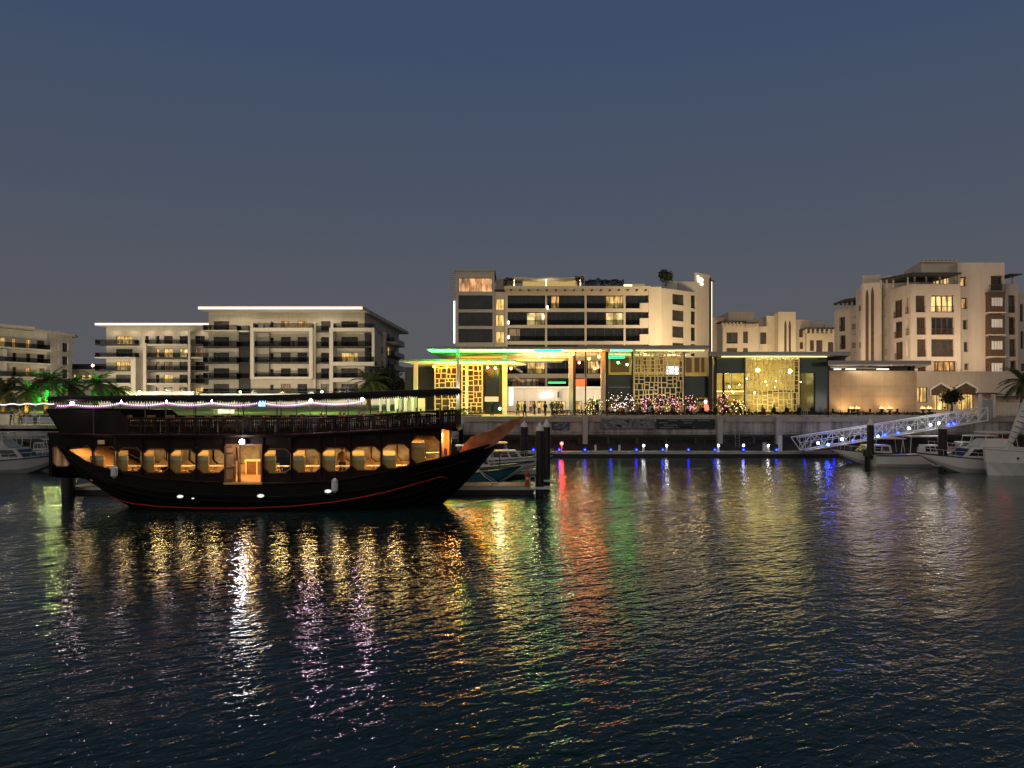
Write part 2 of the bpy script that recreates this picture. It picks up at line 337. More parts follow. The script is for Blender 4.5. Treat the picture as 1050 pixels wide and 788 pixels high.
# lawn bank rising behind the lower quay
b = MB(); nx, ny = 60, 12; x0, x1 = -110.0, SPLIT-0.5
vs = [(x0+(x1-x0)*i/nx, 88+50*j/ny, 4.05+1.1*(j/ny)+0.12*mnoise.noise((i*0.3, j*0.5, 0))) for j in range(ny+1) for i in range(nx+1)]
fs = [(j*(nx+1)+i, j*(nx+1)+i+1, (j+1)*(nx+1)+i+1, (j+1)*(nx+1)+i) for j in range(ny) for i in range(nx)]
tag(b.add(vs, fs).build('lawn', 'lawn', smooth=True), kind='structure')

def quay_wall(name, label, x0, x1, y, ztop, zlow, mdark=True):
    t = thing(name, label, 'quay wall', ((x0+x1)/2, y, 0))
    b = MB().box(x0, x1, y, y+1.0, zlow, ztop-0.25); 
    b.build('wall', 'concrete', t)
    MB().box(x0, x1, y-0.18, y+1.2, ztop-0.25, ztop+0.06).build('coping', 'concrete', t)
    MB().box(x0, x1, y-0.10, y, zlow+0.55, zlow+0.75).build('ledge', 'concrete', t)
    MB().box(x0, x1, y-0.03, y-0.002, zlow, zlow+0.32).build('tide_band', 'algae', t)
    k = MB(); n = int((x1-x0)/3.1)
    for i in range(n+1):
        xx = x0+(x1-x0)*i/n; k.box(max(xx-0.13, x0), min(xx+0.13, x1), y+0.05, y+0.35, zlow-0.7, zlow)
    k.build('bearing_blocks', 'concrete_wet', t)
    MB().box(x0, x1, y+1.6, y+2.2, -4, zlow).build('back_wall', 'concrete_wet', t)
    return t
def quay_ladder(px, label):
    y = QY-0.32; x = PX(px, y); t = thing('quay_ladder', label, 'ladder', (x, y, 0.6), 'ladders on the quay wall'); b = MB()
    for s_ in (-.22, .22): b.tube([(x+s_, y, 0.6), (x+s_, y, QZ+.9), (x+s_, y+.5, QZ+.95), (x+s_, y+.6, QZ+.1)], .03, 6)
    for k in range(11): b.tube([(x-.22, y, .75+k*.3), (x+.22, y, .75+k*.3)], .02, 5)
    b.build('rails', 'metal_grey', t)
quay_ladder(756, 'steel ladder on the quay wall between the two right buttresses'); quay_ladder(826, 'steel ladder on the quay wall beside the foot of the gangway')
qw = quay_wall('quay_wall', 'long grey concrete quay wall below the restaurant canopies', SPLIT, 62.0, QY, QZ, 1.7)
for px in (600, 738, 798):
    x = PX(px, QY-0.5); MB().box(x-0.28, x+0.28, QY-0.75, QY-0.2, 1.0, QZ+0.05).build('buttress', 'concrete', qw)
quay_wall('quay_wall', 'darker concrete quay wall at the right behind the gangway head', 62.02, 130, QY-2, QZ+0.2, 0.9)
quay_wall('quay_wall', 'low concrete quay wall behind the boats on the far left', -130, SPLIT-0.02, 76, LQZ, 1.6)
def lower_rail():
    t = thing('fender_rail', 'thin dark steel rail running along the face of the long quay wall', 'rail', (PX(650, QY), QY-0.5, 0))
    b = MB().box(SPLIT+1, 60, QY-0.55, QY-0.48, 1.5, 1.58)
    for i in range(26):
        x = SPLIT+1.5+i*2.5; b.box(x-0.04, x+0.04, QY-0.54, QY-0.49, 0.9, 1.5)
    b.build('rail', 'frame_dark', t)
lower_rail()

# banners hung on the quay wall
def banner(px0, px1, py0, py1, label, base, mark, seed, lines):
    rnd = random.Random(seed); y = QY-0.24; x0, x1 = PX(px0, y), PX(px1, y); z1, z0 = PZ(py0, y), PZ(py1, y)
    t = thing('banner', label, 'banner', ((x0+x1)/2, y, z0), 'banners on the quay wall')
    MB().box(x0, x1, y, y+0.03, z0, z1).build('sheet', base, t)
    b = MB()
    for i in range(lines):
        w_ = (x1-x0)*rnd.uniform(0.10, 0.30); cx = rnd.uniform(x0+w_/2+0.1, x1-w_/2-0.1); cz = z0+(z1-z0)*rnd.choice((0.15, 0.38, 0.62, 0.86))
        if lines > 12:
            b.bar((cx-w_/2, y-0.006, cz), (cx+w_/2, y-0.006, cz+rnd.uniform(-0.25, 0.25)), 0.006, rnd.uniform(0.05, 0.13))
        else: b.box(cx-w_/2, cx+w_/2, y-0.008, y-0.004, cz-0.035, cz+0.035)
    b.build('print', mark, t)
mat('banner_black', (0.008, 0.008, 0.008), 0.6); mat('banner_blue', (0.03, 0.06, 0.09), 0.6, var=0.6, scale=1.2); mat('banner_mark', (0.20, 0.24, 0.26), 0.7); mat('banner_grey', (0.12, 0.125, 0.12), 0.7, var=0.3, scale=1.0)
banner(673, 733, 430, 440, 'black banner with thin pale text lines on the quay wall', MATS['banner_black'], MATS['banner_mark'], 3, 9)
banner(616, 648, 429.5, 440, 'grey banner with pale sketched outlines left of the black banner', MATS['banner_grey'], MATS['banner_mark'], 5, 26)
banner(649, 671, 429.5, 440, 'small grey patterned banner directly beside the black banner', MATS['banner_grey'], MATS['banner_mark'], 8, 20)
banner(566, 584, 433, 441, 'blue patterned banner on the quay wall near the black piles', MATS['banner_blue'], MATS['banner_mark'], 9, 16)

# ------------------------------------------------------------------ building C: long white apartment block with flat roof
def roof_slab(root, poly, z0, th, m='stucco', led=None, name='roof'):
    o = MB().prism_z(poly, z0, z0+th).build(name, m, root); return o
M['led_pink'] = emit('led_pink', (1.0, 0.66, 0.56), 1.5); M['led_white'] = emit('led_white', (1, 0.9, 0.72), 4.0)

def furn(F, u0, u1, zf, out=1.0):
    """small tables, chairs and planters left out on a balcony"""
    rnd = random.Random(int(u0*31+zf*17)); b = MB(F.mx); x = u0+0.5
    while x < u1-0.7:
        k = rnd.random(); d = -out+rnd.uniform(-.2, .3)
        if k < .45:
            b.box(x, x+.5, d, d+.5, zf+.40, zf+.46); b.box(x, x+.06, d, d+.5, zf+.46, zf+.9); b.box(x+.05, x+.1, d+.05, d+.1, zf+.01, zf+.4); b.box(x+.42, x+.47, d+.4, d+.45, zf+.01, zf+.4)
        elif k < .7: b.box(x, x+.8, d, d+.7, zf+.66, zf+.72); b.box(x+.35, x+.45, d+.3, d+.4, zf+.01, zf+.66)
        else: b.lathe((x+.2, d+.2, zf+.01), [(.15, 0), (.2, .4), (.05, .42), (.28, .8), (.05, 1.25)], 7)
        x += rnd.uniform(.9, 2.1)
    b.build('balcony_furniture', 'frame_dark', F.root)
def apartments_c():
    Y = 160.0; z = lambda py: PZ(py, Y)
    t = thing('apartment_building', 'white apartment block with long flat roof edged in pinkish light, framed balconies', 'building', (PX(295, Y), Y, 3.9))
    F = Face(t, (PX(214, Y+3), Y+3), (PX(371, Y), Y+3)); X0 = F.p0.x
    # F plane is recessed 3 m; frames and balconies reach forward to Y
    L = F.L; ztop = z(319)
    fl = [z(p) for p in (338.5, 355, 371.3, 387.7, 404)]        # floor slabs, top to bottom
    uu = lambda px: F.U(px)
    bays = [(219, 235, 3), (277, 280.5, 0), (288, 298, 2), (305, 315, 1), (329, 339, 1), (350, 367, 3)]
    holes = []; wins = []
    for i, zf in enumerate(fl):
        for k, (a, b, m_) in enumerate(bays):
            h = (uu(a), uu(b), zf+0.05, zf+2.15) if k != 1 else (uu(a), uu(b), zf+0.8, zf+2.0)
            holes.append(h); wins.append((h, i, k, m_))
    F.wall(0, L, 3.9, ztop, holes)
    for h, i, k, m_ in wins:
        pn = 'pane_dark'
        if (i, k) in ((0, 2), (0, 3)): pn = LIT[1]
        elif (i, k) == (2, 5): pn = LIT[0]
        elif (i, k) == (2, 0): pn = 'pane_curtain'
        elif (i, k) == (4, 2): pn = M['lit_dim']
        elif (i*7+k*3) % 4 == 0: pn = 'pane_curtain'
        F.window(*h, pane=pn, mull=m_)
    # left stack of balconies
    for i, zf in enumerate(fl):
        dark = i in (1, 2, 3)
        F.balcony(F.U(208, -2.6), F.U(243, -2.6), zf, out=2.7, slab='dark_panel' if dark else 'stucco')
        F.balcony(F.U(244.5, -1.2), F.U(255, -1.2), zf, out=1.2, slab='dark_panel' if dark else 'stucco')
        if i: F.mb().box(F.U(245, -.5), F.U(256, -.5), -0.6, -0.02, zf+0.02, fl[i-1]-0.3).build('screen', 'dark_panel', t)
    # frame 1
    a, b = F.U(256.5, -3), F.U(320.5, -3); t1, t0 = z(336.3), z(389); th = 0.75
    fr = F.mb(); fr.box(a, a+th, -3, -0.02, t0, t1); fr.box(b-th, b, -3, -0.02, t0, t1); fr.box(a+th, b-th, -3, -0.02, t1-th, t1); fr.box(a+th, b-th, -3, -0.02, t0, t0+0.5)
    fr.build('balcony_frame', 'stucco', t)
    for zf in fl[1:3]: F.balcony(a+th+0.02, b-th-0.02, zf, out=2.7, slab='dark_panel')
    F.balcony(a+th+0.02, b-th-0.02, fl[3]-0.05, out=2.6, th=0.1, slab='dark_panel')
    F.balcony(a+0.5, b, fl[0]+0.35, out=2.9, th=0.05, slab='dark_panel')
    F.mb().box(a+th+0.1, a+th+2.6, -1.2, -0.02, t0+0.6, t1-th-0.1).build('screen', 'stucco_grey', t)
    F.balcony(a-2, b+1, fl[4], out=3.4, slab='stucco', th=0.5)
    # middle bay balconies
    for i, zf in enumerate(fl[:4]): F.balcony(F.U(323, -1), F.U(337, -1), zf, out=1.1, slab='dark_panel')
    F.mb().box(F.U(321, -1.5), F.U(323.5, -1.5), -1.5, -0.02, 3.9, z(330)).build('pier', 'stucco', t)
    # frame 2, wrapping the corner
    a, b = F.U(337.5, -3), F.U(383, -3)+0.2; fr = F.mb()
    fr.box(a, a+0.8, -3, -0.02, 5.5, t1); fr.box(a+0.8, b, -3, 0.3, t1-0.75, t1); fr.box(b-0.6, b, -2.9, 5, fl[2]-0.7, t1-0.75)
    fr.build('balcony_frame', 'stucco', t)
    F.balcony(a+0.82, b-0.62, fl[1], out=2.6, slab='dark_panel', depth=0)
    F.balcony(a+0.82, b, fl[2], out=3.0, th=0.8, slab='stucco'); F.balcony(a+0.82, b-1.5, fl[3], out=3.0, th=0.9, slab='stucco'); F.balcony(a+0.82, b-1.5, fl[4], out=3.0, th=0.5, slab='stucco')
    F.balcony(a+0.82, b, fl[0]+0.3, out=2.9, th=0.05, slab='dark_panel')
    for zf in fl[:4]: furn(F, F.U(262), F.U(316), zf+.03)
    for zf in fl[:4]: furn(F, F.U(342), F.U(370), zf+.03); furn(F, F.U(214), F.U(236), zf)
    # receding side
    G = Face(t, (F.p1.x+0.01, Y+3.0), (PX(409, 212), 212)); Lg = G.L; hs = []
    gf = fl
    segs = [(6, 9), (13, 15), (20, 23), (30, 34), (40, 43)]
    for i, zf in enumerate(gf):
        for sgi, (c, d) in enumerate(segs): hs.append((c, d, zf+0.1, zf+2.2))
    G.wall(0, Lg, 3.9, ztop, hs)
    for q, h in enumerate(hs): G.window(*h, pane=(LIT[0] if q == 7+1 else 'pane_dark'), mull=1)
    for i, zf in enumerate(gf[:4]):
        G.balcony(5, 16, zf, out=1.3, slab='stucco' if i != 1 else 'dark_panel'); G.balcony(28, 46, zf, out=1.6 + 0.5*(i < 3), slab='stucco' if i % 2 == 0 else 'dark_panel')
    G.mb().box(17, 18.2, -1.6, -0.02, 3.9, ztop-2.5).build('pier', 'stucco', t)
    # body behind, roof
    MB().prism_z([(F.p0.x, Y+3.5), (F.p1.x-0.5, Y+3.5), (PX(409, 212)-0.6, 212), (F.p0.x, 212)], 3.9, ztop-0.05).build('body', 'stucco_grey', t)
    rf = roof_slab(t, [(PX(203, Y-2), Y-2), (PX(372, Y-2), Y-2), (PX(419, 216), 216), (PX(203, Y), 216)], ztop, 0.75)
    MB().box(PX(203, Y-2)+0.05, PX(372, Y-2)-0.1, Y-2.07, Y-2.003, ztop+0.12, ztop+0.6).build('light_strip', 'led_pink', rf)
    for k in range(9):   # small downlights washing the wall under the eaves
        x = PX(222+k*17.5, Y); lamp_light('SPOT', 'eaves_light', (x, Y-0.8, ztop-0.25), 260, (1, 0.8, 0.55), 0.15, t, (x, Y+2.5, ztop-6), 120)
    for k in range(5):
        x = PX(235+k*32, Y); lamp_light('SPOT', 'facade_uplight', (x, Y-16, 7.5), 2100, (1, 0.82, 0.56), 0.6, t, (x, Y, 15), 110)
    return t
apartments_c()

def apartments_b():
    Y = 188.0; z = lambda py: PZ(py, Y)
    t = thing('apartment_building', 'apartment block with flat lit roof left of and behind the long white block', 'building', (PX(150, Y), Y, 3.9))
    F = Face(t, (PX(109, Y+2), Y+2), (PX(226, Y+2), Y+2)); L = F.L; ztop = z(334.5); u = F.U
    fl = [z(p) for p in (353, 366.4, 379.7, 393, 406)]
    bays = [(119, 136, 3), (149, 152.5, 0), (160, 163.5, 0), (168, 177, 1), (184, 192.5, 1), (200, 210, 1)]
    lit = {(0, 0): LIT[0], (1, 2): LIT[1], (1, 3): LIT[0], (1, 4): LIT[2], (2, 0): LIT[0], (2, 2): M['lit_dim'], (2, 3): M['lit_dim'], (3, 3): LIT[0], (4, 5): LIT[0], (1, 5): M['lit_dim'], (4, 0): M['lit_dim']}
    holes = []
    for i, zf in enumerate(fl):
        for k, (a, b, m_) in enumerate(bays):
            if k == 1 and i: continue
            holes.append(((u(a), u(b), zf+0.05, zf+2.15), i, k, m_))
    F.wall(0, L, 3.9, ztop, [h[0] for h in holes])
    for h, i, k, m_ in holes: F.window(*h, pane=lit.get((i, k), 'pane_dark' if (i+k) % 3 else 'pane_curtain'), mull=m_)
    for i, zf in enumerate(fl):
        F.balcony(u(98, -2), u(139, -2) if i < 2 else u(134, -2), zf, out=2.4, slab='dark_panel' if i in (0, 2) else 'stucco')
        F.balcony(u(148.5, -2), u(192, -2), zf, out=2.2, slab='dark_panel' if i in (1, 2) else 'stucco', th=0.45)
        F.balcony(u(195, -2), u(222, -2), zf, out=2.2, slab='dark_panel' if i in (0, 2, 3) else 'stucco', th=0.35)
    for px, w_, top in ((134.5, 1.2, 367), (147, 0.8, 352), (193, 0.6, 340)):
        F.mb().box(u(px, -2.2), u(px, -2.2)+w_, -2.4, -0.02, 3.9, z(top)).build('pier', 'stucco', t)
    MB().box(F.p0.x, F.p1.x, Y+2.5, Y+22, 3.9, ztop-0.05).build('body', 'stucco_grey', t)
    rf = roof_slab(t, [(PX(97, Y-1), Y-1), (PX(221, Y-1), Y-1), (PX(221, Y-1), Y+24), (PX(97, Y-1), Y+24)], ztop, 0.7)
    MB().box(PX(97, Y-1)+0.1, PX(220.5, Y-1), Y-1.07, Y-1.003, ztop+0.12, ztop+0.58).build('light_strip', 'led_pink', rf)
    for k in range(4): lamp_light('SPOT', 'facade_uplight', (PX(120+k*27, Y), Y-16, 8), 1300, (1, 0.82, 0.56), 0.6, t, (PX(120+k*27, Y), Y, 15), 110)
    furn(F, 2, 5.5, fl[0]); furn(F, 13, 20, fl[0]); furn(F, 13, 20, fl[1]); furn(F, 12, 19, fl[2])
    for k in range(6):
        x = PX(115+k*18, Y); lamp_light('SPOT', 'eaves_light', (x, Y, ztop-0.25), 130, (1, 0.8, 0.55), 0.15, t, (x, Y+2, ztop-6), 120)
apartments_b()

def apartments_a():
    p0 = (PX(-70, 158), 158); p1 = (PX(48, 183), 183); p2 = (PX(74, 194), 194)
    t = thing('apartment_building', 'cream apartment block at the far left edge with open balconies', 'building', (p1[0], p1[1], 3.9))
    F = Face(t, p0, p1); ztop = 22.3; fl = [ztop-4.3, ztop-7.6, ztop-10.9, ztop-14.2]
    hs = []
    for i, zf in enumerate(fl):
        for k, (a, b) in enumerate(((-30, -14), (-4, 6), (13, 17), (27, 31.5), (38, 46))): hs.append(((F.U(a), F.U(b), zf+0.05, zf+2.2), i, k))
    F.wall(0, F.L, 3.9, ztop, [h[0] for h in hs])
    lit = {(0, 1): LIT[0], (0, 2): LIT[1], (0, 3): LIT[1], (2, 3): LIT[1], (2, 4): M['lit_dim']}
    for h, i, k in hs: F.window(*h, pane=lit.get((i, k), 'pane_dark' if (i+k) % 2 else 'pane_curtain'), mull=1)
    for zf in fl: F.balcony(0, F.L-0.6, zf, out=2.0, th=0.4)
    for px in (3.5,): F.mb().box(F.U(px, -2), F.U(px, -2)+0.9, -1.9, -0.02, 3.9, fl[0]-0.5).build('pier', 'stucco', t)
    G = Face(t, (p1[0]+0.01, p1[1]), p2); hs = []
    for zf in fl:
        for a, b in ((51, 52.6), (58.6, 60), (64, 70)): hs.append((G.U(a), G.U(b), zf+0.1, zf+2.3))
    G.wall(0, G.L, 3.9, ztop, hs)
    for h in hs: G.window(*h, mull=1 if h[1]-h[0] > 1 else 0)
    MB().prism_z([(p0[0], p0[1]+1), (p1[0]-0.3, p1[1]+0.8), (p2[0]-0.5, p2[1]+0.6), (p2[0]-20, p2[1]+12), (p0[0]-5, p0[1]+20)], 3.9, ztop-0.05).build('body', 'stucco_grey', t)
    for x_, y_ in ((PX(-20, 150), 150), (PX(15, 155), 158), (PX(45, 165), 168)): lamp_light('SPOT', 'facade_uplight', (x_, y_, 7.5), 4500, (1, 0.84, 0.6), 0.6, t, (x_+1, y_+22, 15), 110)
    roof_slab(t, [(p0[0], p0[1]-3), (PX(36, 177), 177), (PX(37, 181), 181), (p0[0]-3, 190)], ztop+0.1, 0.6)
    roof_slab(t, [(PX(38, 179), 178), (PX(84, 196), 193), (PX(82, 200), 199), (PX(20, 200), 200)], ztop-0.02, 0.5)
    return t
apartments_a()

def small_block():
    Y = 205; t = thing('low_building', 'low dark roofed building in the gap between two apartment blocks', 'building', (PX(85, Y), Y, 3.9))
    F = Face(t, (PX(73, Y), Y), (PX(112, Y), Y)); hs = []
    for a, b in ((75, 77.5), (79, 81), (83, 87), (90, 96)): hs.append((F.U(a), F.U(b), PZ(389, Y), PZ(384, Y)))
    F.wall(0, F.L, 3.9, PZ(379, Y), hs)
    for h in hs: F.window(*h, pane=LIT[2], mull=0)
    roof_slab(t, [(PX(72, Y), Y-1), (PX(113, Y), Y-1), (PX(113, Y), Y+15), (PX(72, Y), Y+15)], PZ(379, Y), 1.4, 'dark_panel')
    t2 = thing('street_lamp', 'bright street lamp above the low building in the gap', 'lamp', (PX(95, 150), 150, 3.9))
    z = PZ(375, 150); MB().tube([(PX(95,150),150,3.9), (PX(95,150),150,z-0.1)], 0.08).build('pole', 'metal_grey', t2)
    MB().ball((PX(95,150),150,z), 0.22).build('bulb', emit('street_bulb', (1, 0.75, 0.4), 40), t2)
small_block()

# white podium terrace wall in front of the apartment blocks
def terrace_wall():
    Y = 140; t = thing('terrace_wall', 'long low white terrace wall with planters below the apartment blocks', 'wall', (PX(260, Y), Y, 4))
    x0, x1 = PX(100, Y), PX(408, Y)
    MB().box(x0, x1, Y, Y+0.5, 4, PZ(409, Y)).build('wall', 'stucco', t)
    MB().box(PX(130, Y), PX(200, Y), Y-0.6, Y+0.4, PZ(407, Y), PZ(401.5, Y)).build('planter', 'white_paint', t)
    MB().box(PX(207, Y), PX(345, Y), Y-0.8, Y+0.4, PZ(408, Y), PZ(404, Y)).build('planter', 'white_paint', t)
    r_ = MB()
    for i in range(70):
        x = x0+(x1-x0)*i/69; r_.box(x-0.03, x+0.03, Y+0.1, Y+0.16, PZ(409, Y), PZ(402, Y))
    r_.box(x0, x1, Y+0.09, Y+0.17, PZ(402, Y), PZ(401.6, Y)); r_.build('railing', 'frame_dark', t)
    for k in range(8):
        x = x0+(x1-x0)*(k+0.5)/8; lamp_light('POINT', 'wall_light', (x, Y-4, 6.2), 480, (1, 0.88, 0.66), 0.3, t)
terrace_wall()

# ------------------------------------------------------------------ hotel behind the canopies
def hotel():
    Y = 150.0; z = lambda py: PZ(py, Y)
    t = thing('hotel_building', 'tall cream hotel with rows of dark glazing and a rooftop terrace', 'building', (PX(595, Y), Y, 3.93))
    # left glazed tower
    F = Face(t, (PX(467, Y), Y), (PX(507, Y), Y), 'stucco_grey'); u = F.U
    rows = [(285, 299.5), (303, 317.5), (320.5, 334.5), (337.5, 351.5)]
    hs = [(u(470), u(505), z(b), z(a)) for a, b in rows]
    F.wall(0, F.L, z(356), z(278), hs)
    mat('tower_glass', (0.010, 0.012, 0.012), 0.10, spec=0.4, var=0.5, scale=0.5)
    for i, h in enumerate(hs): F.window(*h, d=0.35, pane=lit_window('roof_restaurant', (1.0, 0.5, 0.22), 1.1, 4.4, 1.2) if i == 0 else MATS['tower_glass'], mull=2, fw=0.1)
    lou = MB()
    for k in range(14): lou.box(PX(461.5, Y), PX(466.8, Y), Y+0.2, Y+0.6, z(280+k*2.0), z(280+k*2.0)+0.12)
    lou.build('louvres', 'metal_grey', t)
    MB().box(PX(465.2, Y), PX(466.4, Y), Y-0.05, Y+0.1, z(352), z(309)).build('light_strip', 'led_white', t)
    # stair bay
    S = Face(t, (PX(507, Y)+0.01, Y+0.8), (PX(518, Y), Y+0.8), 'stucco_hotel'); hs = [(S.U(508.5), S.U(517), z(b), z(a)) for a, b in ((306, 317.5), (322.5, 334.5), (339.5, 351.5))]
    S.wall(0, S.L, z(356), z(299), hs)
    for h in hs: S.window(*h, d=0.3, pane=LIT[0], mull=0)
    # main block
    x0, x1 = PX(518, Y), PX(665, Y); B = Face(t, (x0+0.01, Y), (x1, Y), 'stucco_hotel'); u = B.U
    rows = [(303, 316.5), (320, 333.5), (336.5, 350), (353.5, 367), (370, 383.5), (388, 396.5)]
    cols = [520.5, 559, 561, 599.5, 601.5, 639.5, 641.5, 664.9]
    hs = []
    for i, (a, b) in enumerate(rows):
        for k in range(0, 8, 2): hs.append((u(cols[k]), u(cols[k+1]), z(b), z(a), i, k//2))
    B.wall(0, B.L, 3.93, z(294.5), [h[:4] for h in hs])
    # glazing is set 1.3 m back behind the slabs, each bay a part, lit rooms as panes of their own
    lit = {(0, 1): (565.5, 573, LIT[1]), (1, 1): (540.5, 558.5, LIT[2]), (0, 2): (621.5, 639.3, LIT[0]), (1, 2): (621.5, 639.3, LIT[2]), (2, 0): (522, 533, M['lit_dim']),
           (4, 0): (541, 559, LIT[0]), (4, 2): (603, 613, LIT[0]), (3, 3): (642, 652, LIT[0]), (4, 3): (647, 660, M['lit_dim']), (5, 0): (525, 552, M['lit_dim'])}
    lit[(1, 0)] = (540.5, 558.5, LIT[2]); del lit[(1, 1)]
    for h in hs:
        i, k = h[4], h[5]; f = B.window(*h[:4], d=0.9, pane=MATS['tower_glass'], mull=3, fw=0.12)
        g = B.mb().box(h[0], h[1], 0.10, 0.13, h[2]+0.02, h[2]+1.05).build('railing', 'glass_rail', t)
        if (i, k) in lit:
            a, b, m_ = lit[(i, k)]; B.mb().box(u(a, .9), u(b, .9), 0.93, 0.98, h[2]+0.1, h[3]-0.1).build('lit_room', m_, f)
    # lamps on the facade
    for px, py in ((561.5, 315.5), (521.5, 331), (521.5, 346), (557, 325), (666, 306.5)):
        B.mb().box(u(px)-0.12, u(px)+0.12, -0.14, -0.01, z(py)-0.3, z(py)+0.3).build('wall_lamp', emit('wall_lamp', (1, 0.8, 0.6), 7), t)
    # parapet with brackets
    B.mb().box(-0.2, B.L+0.1, -1.6, 1.2, z(297.5), z(294.8)).build('cornice', 'stucco_hotel', t)
    br = B.mb()
    for k in range(16): br.box(1+k*B.L/16, 1.25+k*B.L/16, -1.3, -0.02, z(299), z(297.6))
    br.build('brackets', 'frame_dark', t)
    # right wing turning away
    p1 = (PX(678, Y), Y); p2 = (PX(714, 156), 156); p3 = (PX(728, 159), 159)
    W0 = Face(t, (x1+0.01, Y-0.15), (p1[0], Y-0.15), 'stucco_hotel')
    W0.wall(0, W0.L, 3.93, z(294.5))
    ng = [(638, 665, 311, 318.5), (638, 665, 326.5, 335), (638, 665, 343, 351)]
    for k, (a, b, c, d) in enumerate(ng): B.mb().box(u(656), u(665)-0.02, -0.18, 0.9, z(d), z(c)).build('balcony_panel', 'stucco_hotel', t)
    W = Face(t, (p1[0]+0.01, Y-0.15), p2, 'stucco_hotel'); hs = []
    for a, b in ((302, 313), (318.5, 329.5), (335, 346.5), (352, 362), (370, 382)):
        hs.append(W.rect(689.5, 702, a, b) + (1,)); hs.append(W.rect(708.5, 714-0.3, a+1, b+3.5) + (0,))
    hs = [(h[0], min(h[1], W.L-0.1), h[2], h[3], h[4]) for h in hs]
    W.wall(0, W.L, 3.93, z(294.5)-0.2, [h[:4] for h in hs])
    for h in hs: W.window(*h[:4], d=0.35, pane='pane_curtain' if h[4] else 'pane_dark', mull=h[4])
    E = Face(t, (p2[0]+0.01, p2[1]), p3, 'stucco_hotel'); E.wall(0, E.L, 3.93, PZ(280.5, 157)); 
    E.mb().box(E.L-0.35, E.L+0.05, -0.3, -0.01, 3.93, PZ(284, 157)).build('dark_fin', 'frame_dark', t)
    E.mb().box(E.L+0.06, E.L+0.5, -0.2, 0.3, 3.93, PZ(286, 157)).build('light_strip', emit('led_soft', (1, 0.85, 0.6), 1.2), t)
    E.mb().box(E.L-0.2, E.L+1.2, -0.35, 0.2, PZ(288, 158), PZ(287, 158)).build('bracket', 'frame_dark', t)
    # illuminated rooftop sign: only its glowing strokes can be made out
    sg = MB(Matrix(E.mx)); 
    for (a, c), (b, d) in (((0.15, 1.3), (0.35, 0.1)), ((0.35, 0.1), (0.6, 1.0)), ((0.6, 1.0), (0.8, 0.1)), ((0.95, 0.9), (1.0, 0.0)), ((1.05, 0.85), (1.35, 0.75)), ((1.5, 0.9), (1.35, -0.5)), ((1.5, 0.1), (1.8, -0.45)), ((1.5, 0.1), (1.8, 0.7))):
        sg.bar((a+0.2, -0.12, PZ(290, 157)+c), (b+0.2, -0.12, PZ(290, 157)+d), 0.12, 0.26)
    sg.build('sign_lettering', emit('sign_glow', (1, 0.86, 0.7), 5), t)
    # rooftop
    MB().box(PX(467, Y)+0.3, x1, Y+2, Y+20, 3.93, z(295.5)).build('body', 'dark_panel', t)
    MB().prism_z([(x1, Y+2), (p1[0], Y+1), (p2[0]-0.5, p2[1]+0.6), (p3[0]-0.5, p3[1]+0.6), (p3[0]-0.5, Y+25), (x1, Y+20)], 3.93, z(294.5)-0.3).build('body', 'stucco_grey', t)
    MB().box(PX(466, Y), PX(508, Y), Y-0.4, Y+14, z(278), z(276.8)).build('roof', 'stucco_grey', t)
    ph = MB().box(PX(536, Y+6), PX(592, Y+6), Y+6, Y+6.4, z(296), z(282.5)).build('rooftop_bar', emit('bar_glow', (0.80, 0.55, 0.18), 0.5), t)
    cr = MB(); pts = [(525, 284.5), (535, 285), (550, 285.8), (565, 284.6), (580, 285.6), (592, 284.2), (600, 283)]
    cr.prism_y([(PX(a, Y+3), PZ(b, Y+3)) for a, b in pts] + [(PX(a, Y+3), PZ(b+1.2, Y+3)) for a, b in reversed(pts)], Y+2.5, Y+9)
    cr.build('rooftop_canopy', 'canopy_white', t)
    for px in (527, 560, 595): MB().box(PX(px, Y+3)-0.12, PX(px, Y+3)+0.12, Y+3, Y+3.3, z(296), PZ(286.8, Y+3)).build('post', emit('post_glow', (1, 0.7, 0.35), 2.5), t)
    MB().box(PX(553, Y+3), PX(566, Y+3), Y+3.5, Y+4.5, z(295), z(293.4)).build('bar_counter', emit('counter_glow', (1, 0.85, 0.55), 4), t)
    MB().box(PX(508, Y+3), PX(527, Y+3), Y+4, Y+9, z(296), z(283)).build('plant_room', 'stucco_grey', t)
    MB().box(PX(682, Y+5), PX(694, Y+5), Y+5, Y+9, z(296), z(285)).build('plant_room', 'stucco', t)
    MB().box(PX(694, Y+6), PX(715, Y+6), Y+6, Y+6.5, z(296), z(284)).build('roof_screen', 'stucco_grey', t)
    MB().box(PX(640, Y+5), PX(662, Y+5), Y+6, Y+6.4, z(296), z(286.5)).build('rooftop_bar', emit('bar_glow2', (0.55, 0.45, 0.2), 0.4), t)
    MB().box(PX(640, Y+3), PX(648, Y+3), Y+3, Y+3.4, z(292), z(289.8)).build('wall_lamp', emit('wall_lamp2', (1, 0.7, 0.35), 5), t)
    # shopfronts at ground level under the canopies
    G = Face(t, (PX(518, Y), Y-8), (PX(665, Y), Y-8), 'stucco'); y8 = Y-8
    hs = []
    for a, b, k in ((530, 539, 0), (543.5, 549, 1), (551, 560, 1), (567, 580, 2), (588, 597, 0), (602, 612, 1), (616, 626, 2), (632, 645, 0)):
        hs.append((G.U(a), G.U(b), QZ, PZ(411.5, y8), k))
    G.wall(0, G.L, QZ, PZ(398.5, y8), [h[:4] for h in hs])
    for h in hs: G.window(*h[:4], d=0.2, pane=LIT[h[4]], mull=1, name='shopfront')
    MB().box(PX(518, Y), PX(665, Y), y8-0.5, Y, PZ(398.3, y8), PZ(396.6, y8)).build('terrace_slab', 'white_paint', t)
    sg = MB(G.mx); c = G.U(560); zc = PZ(405, y8)
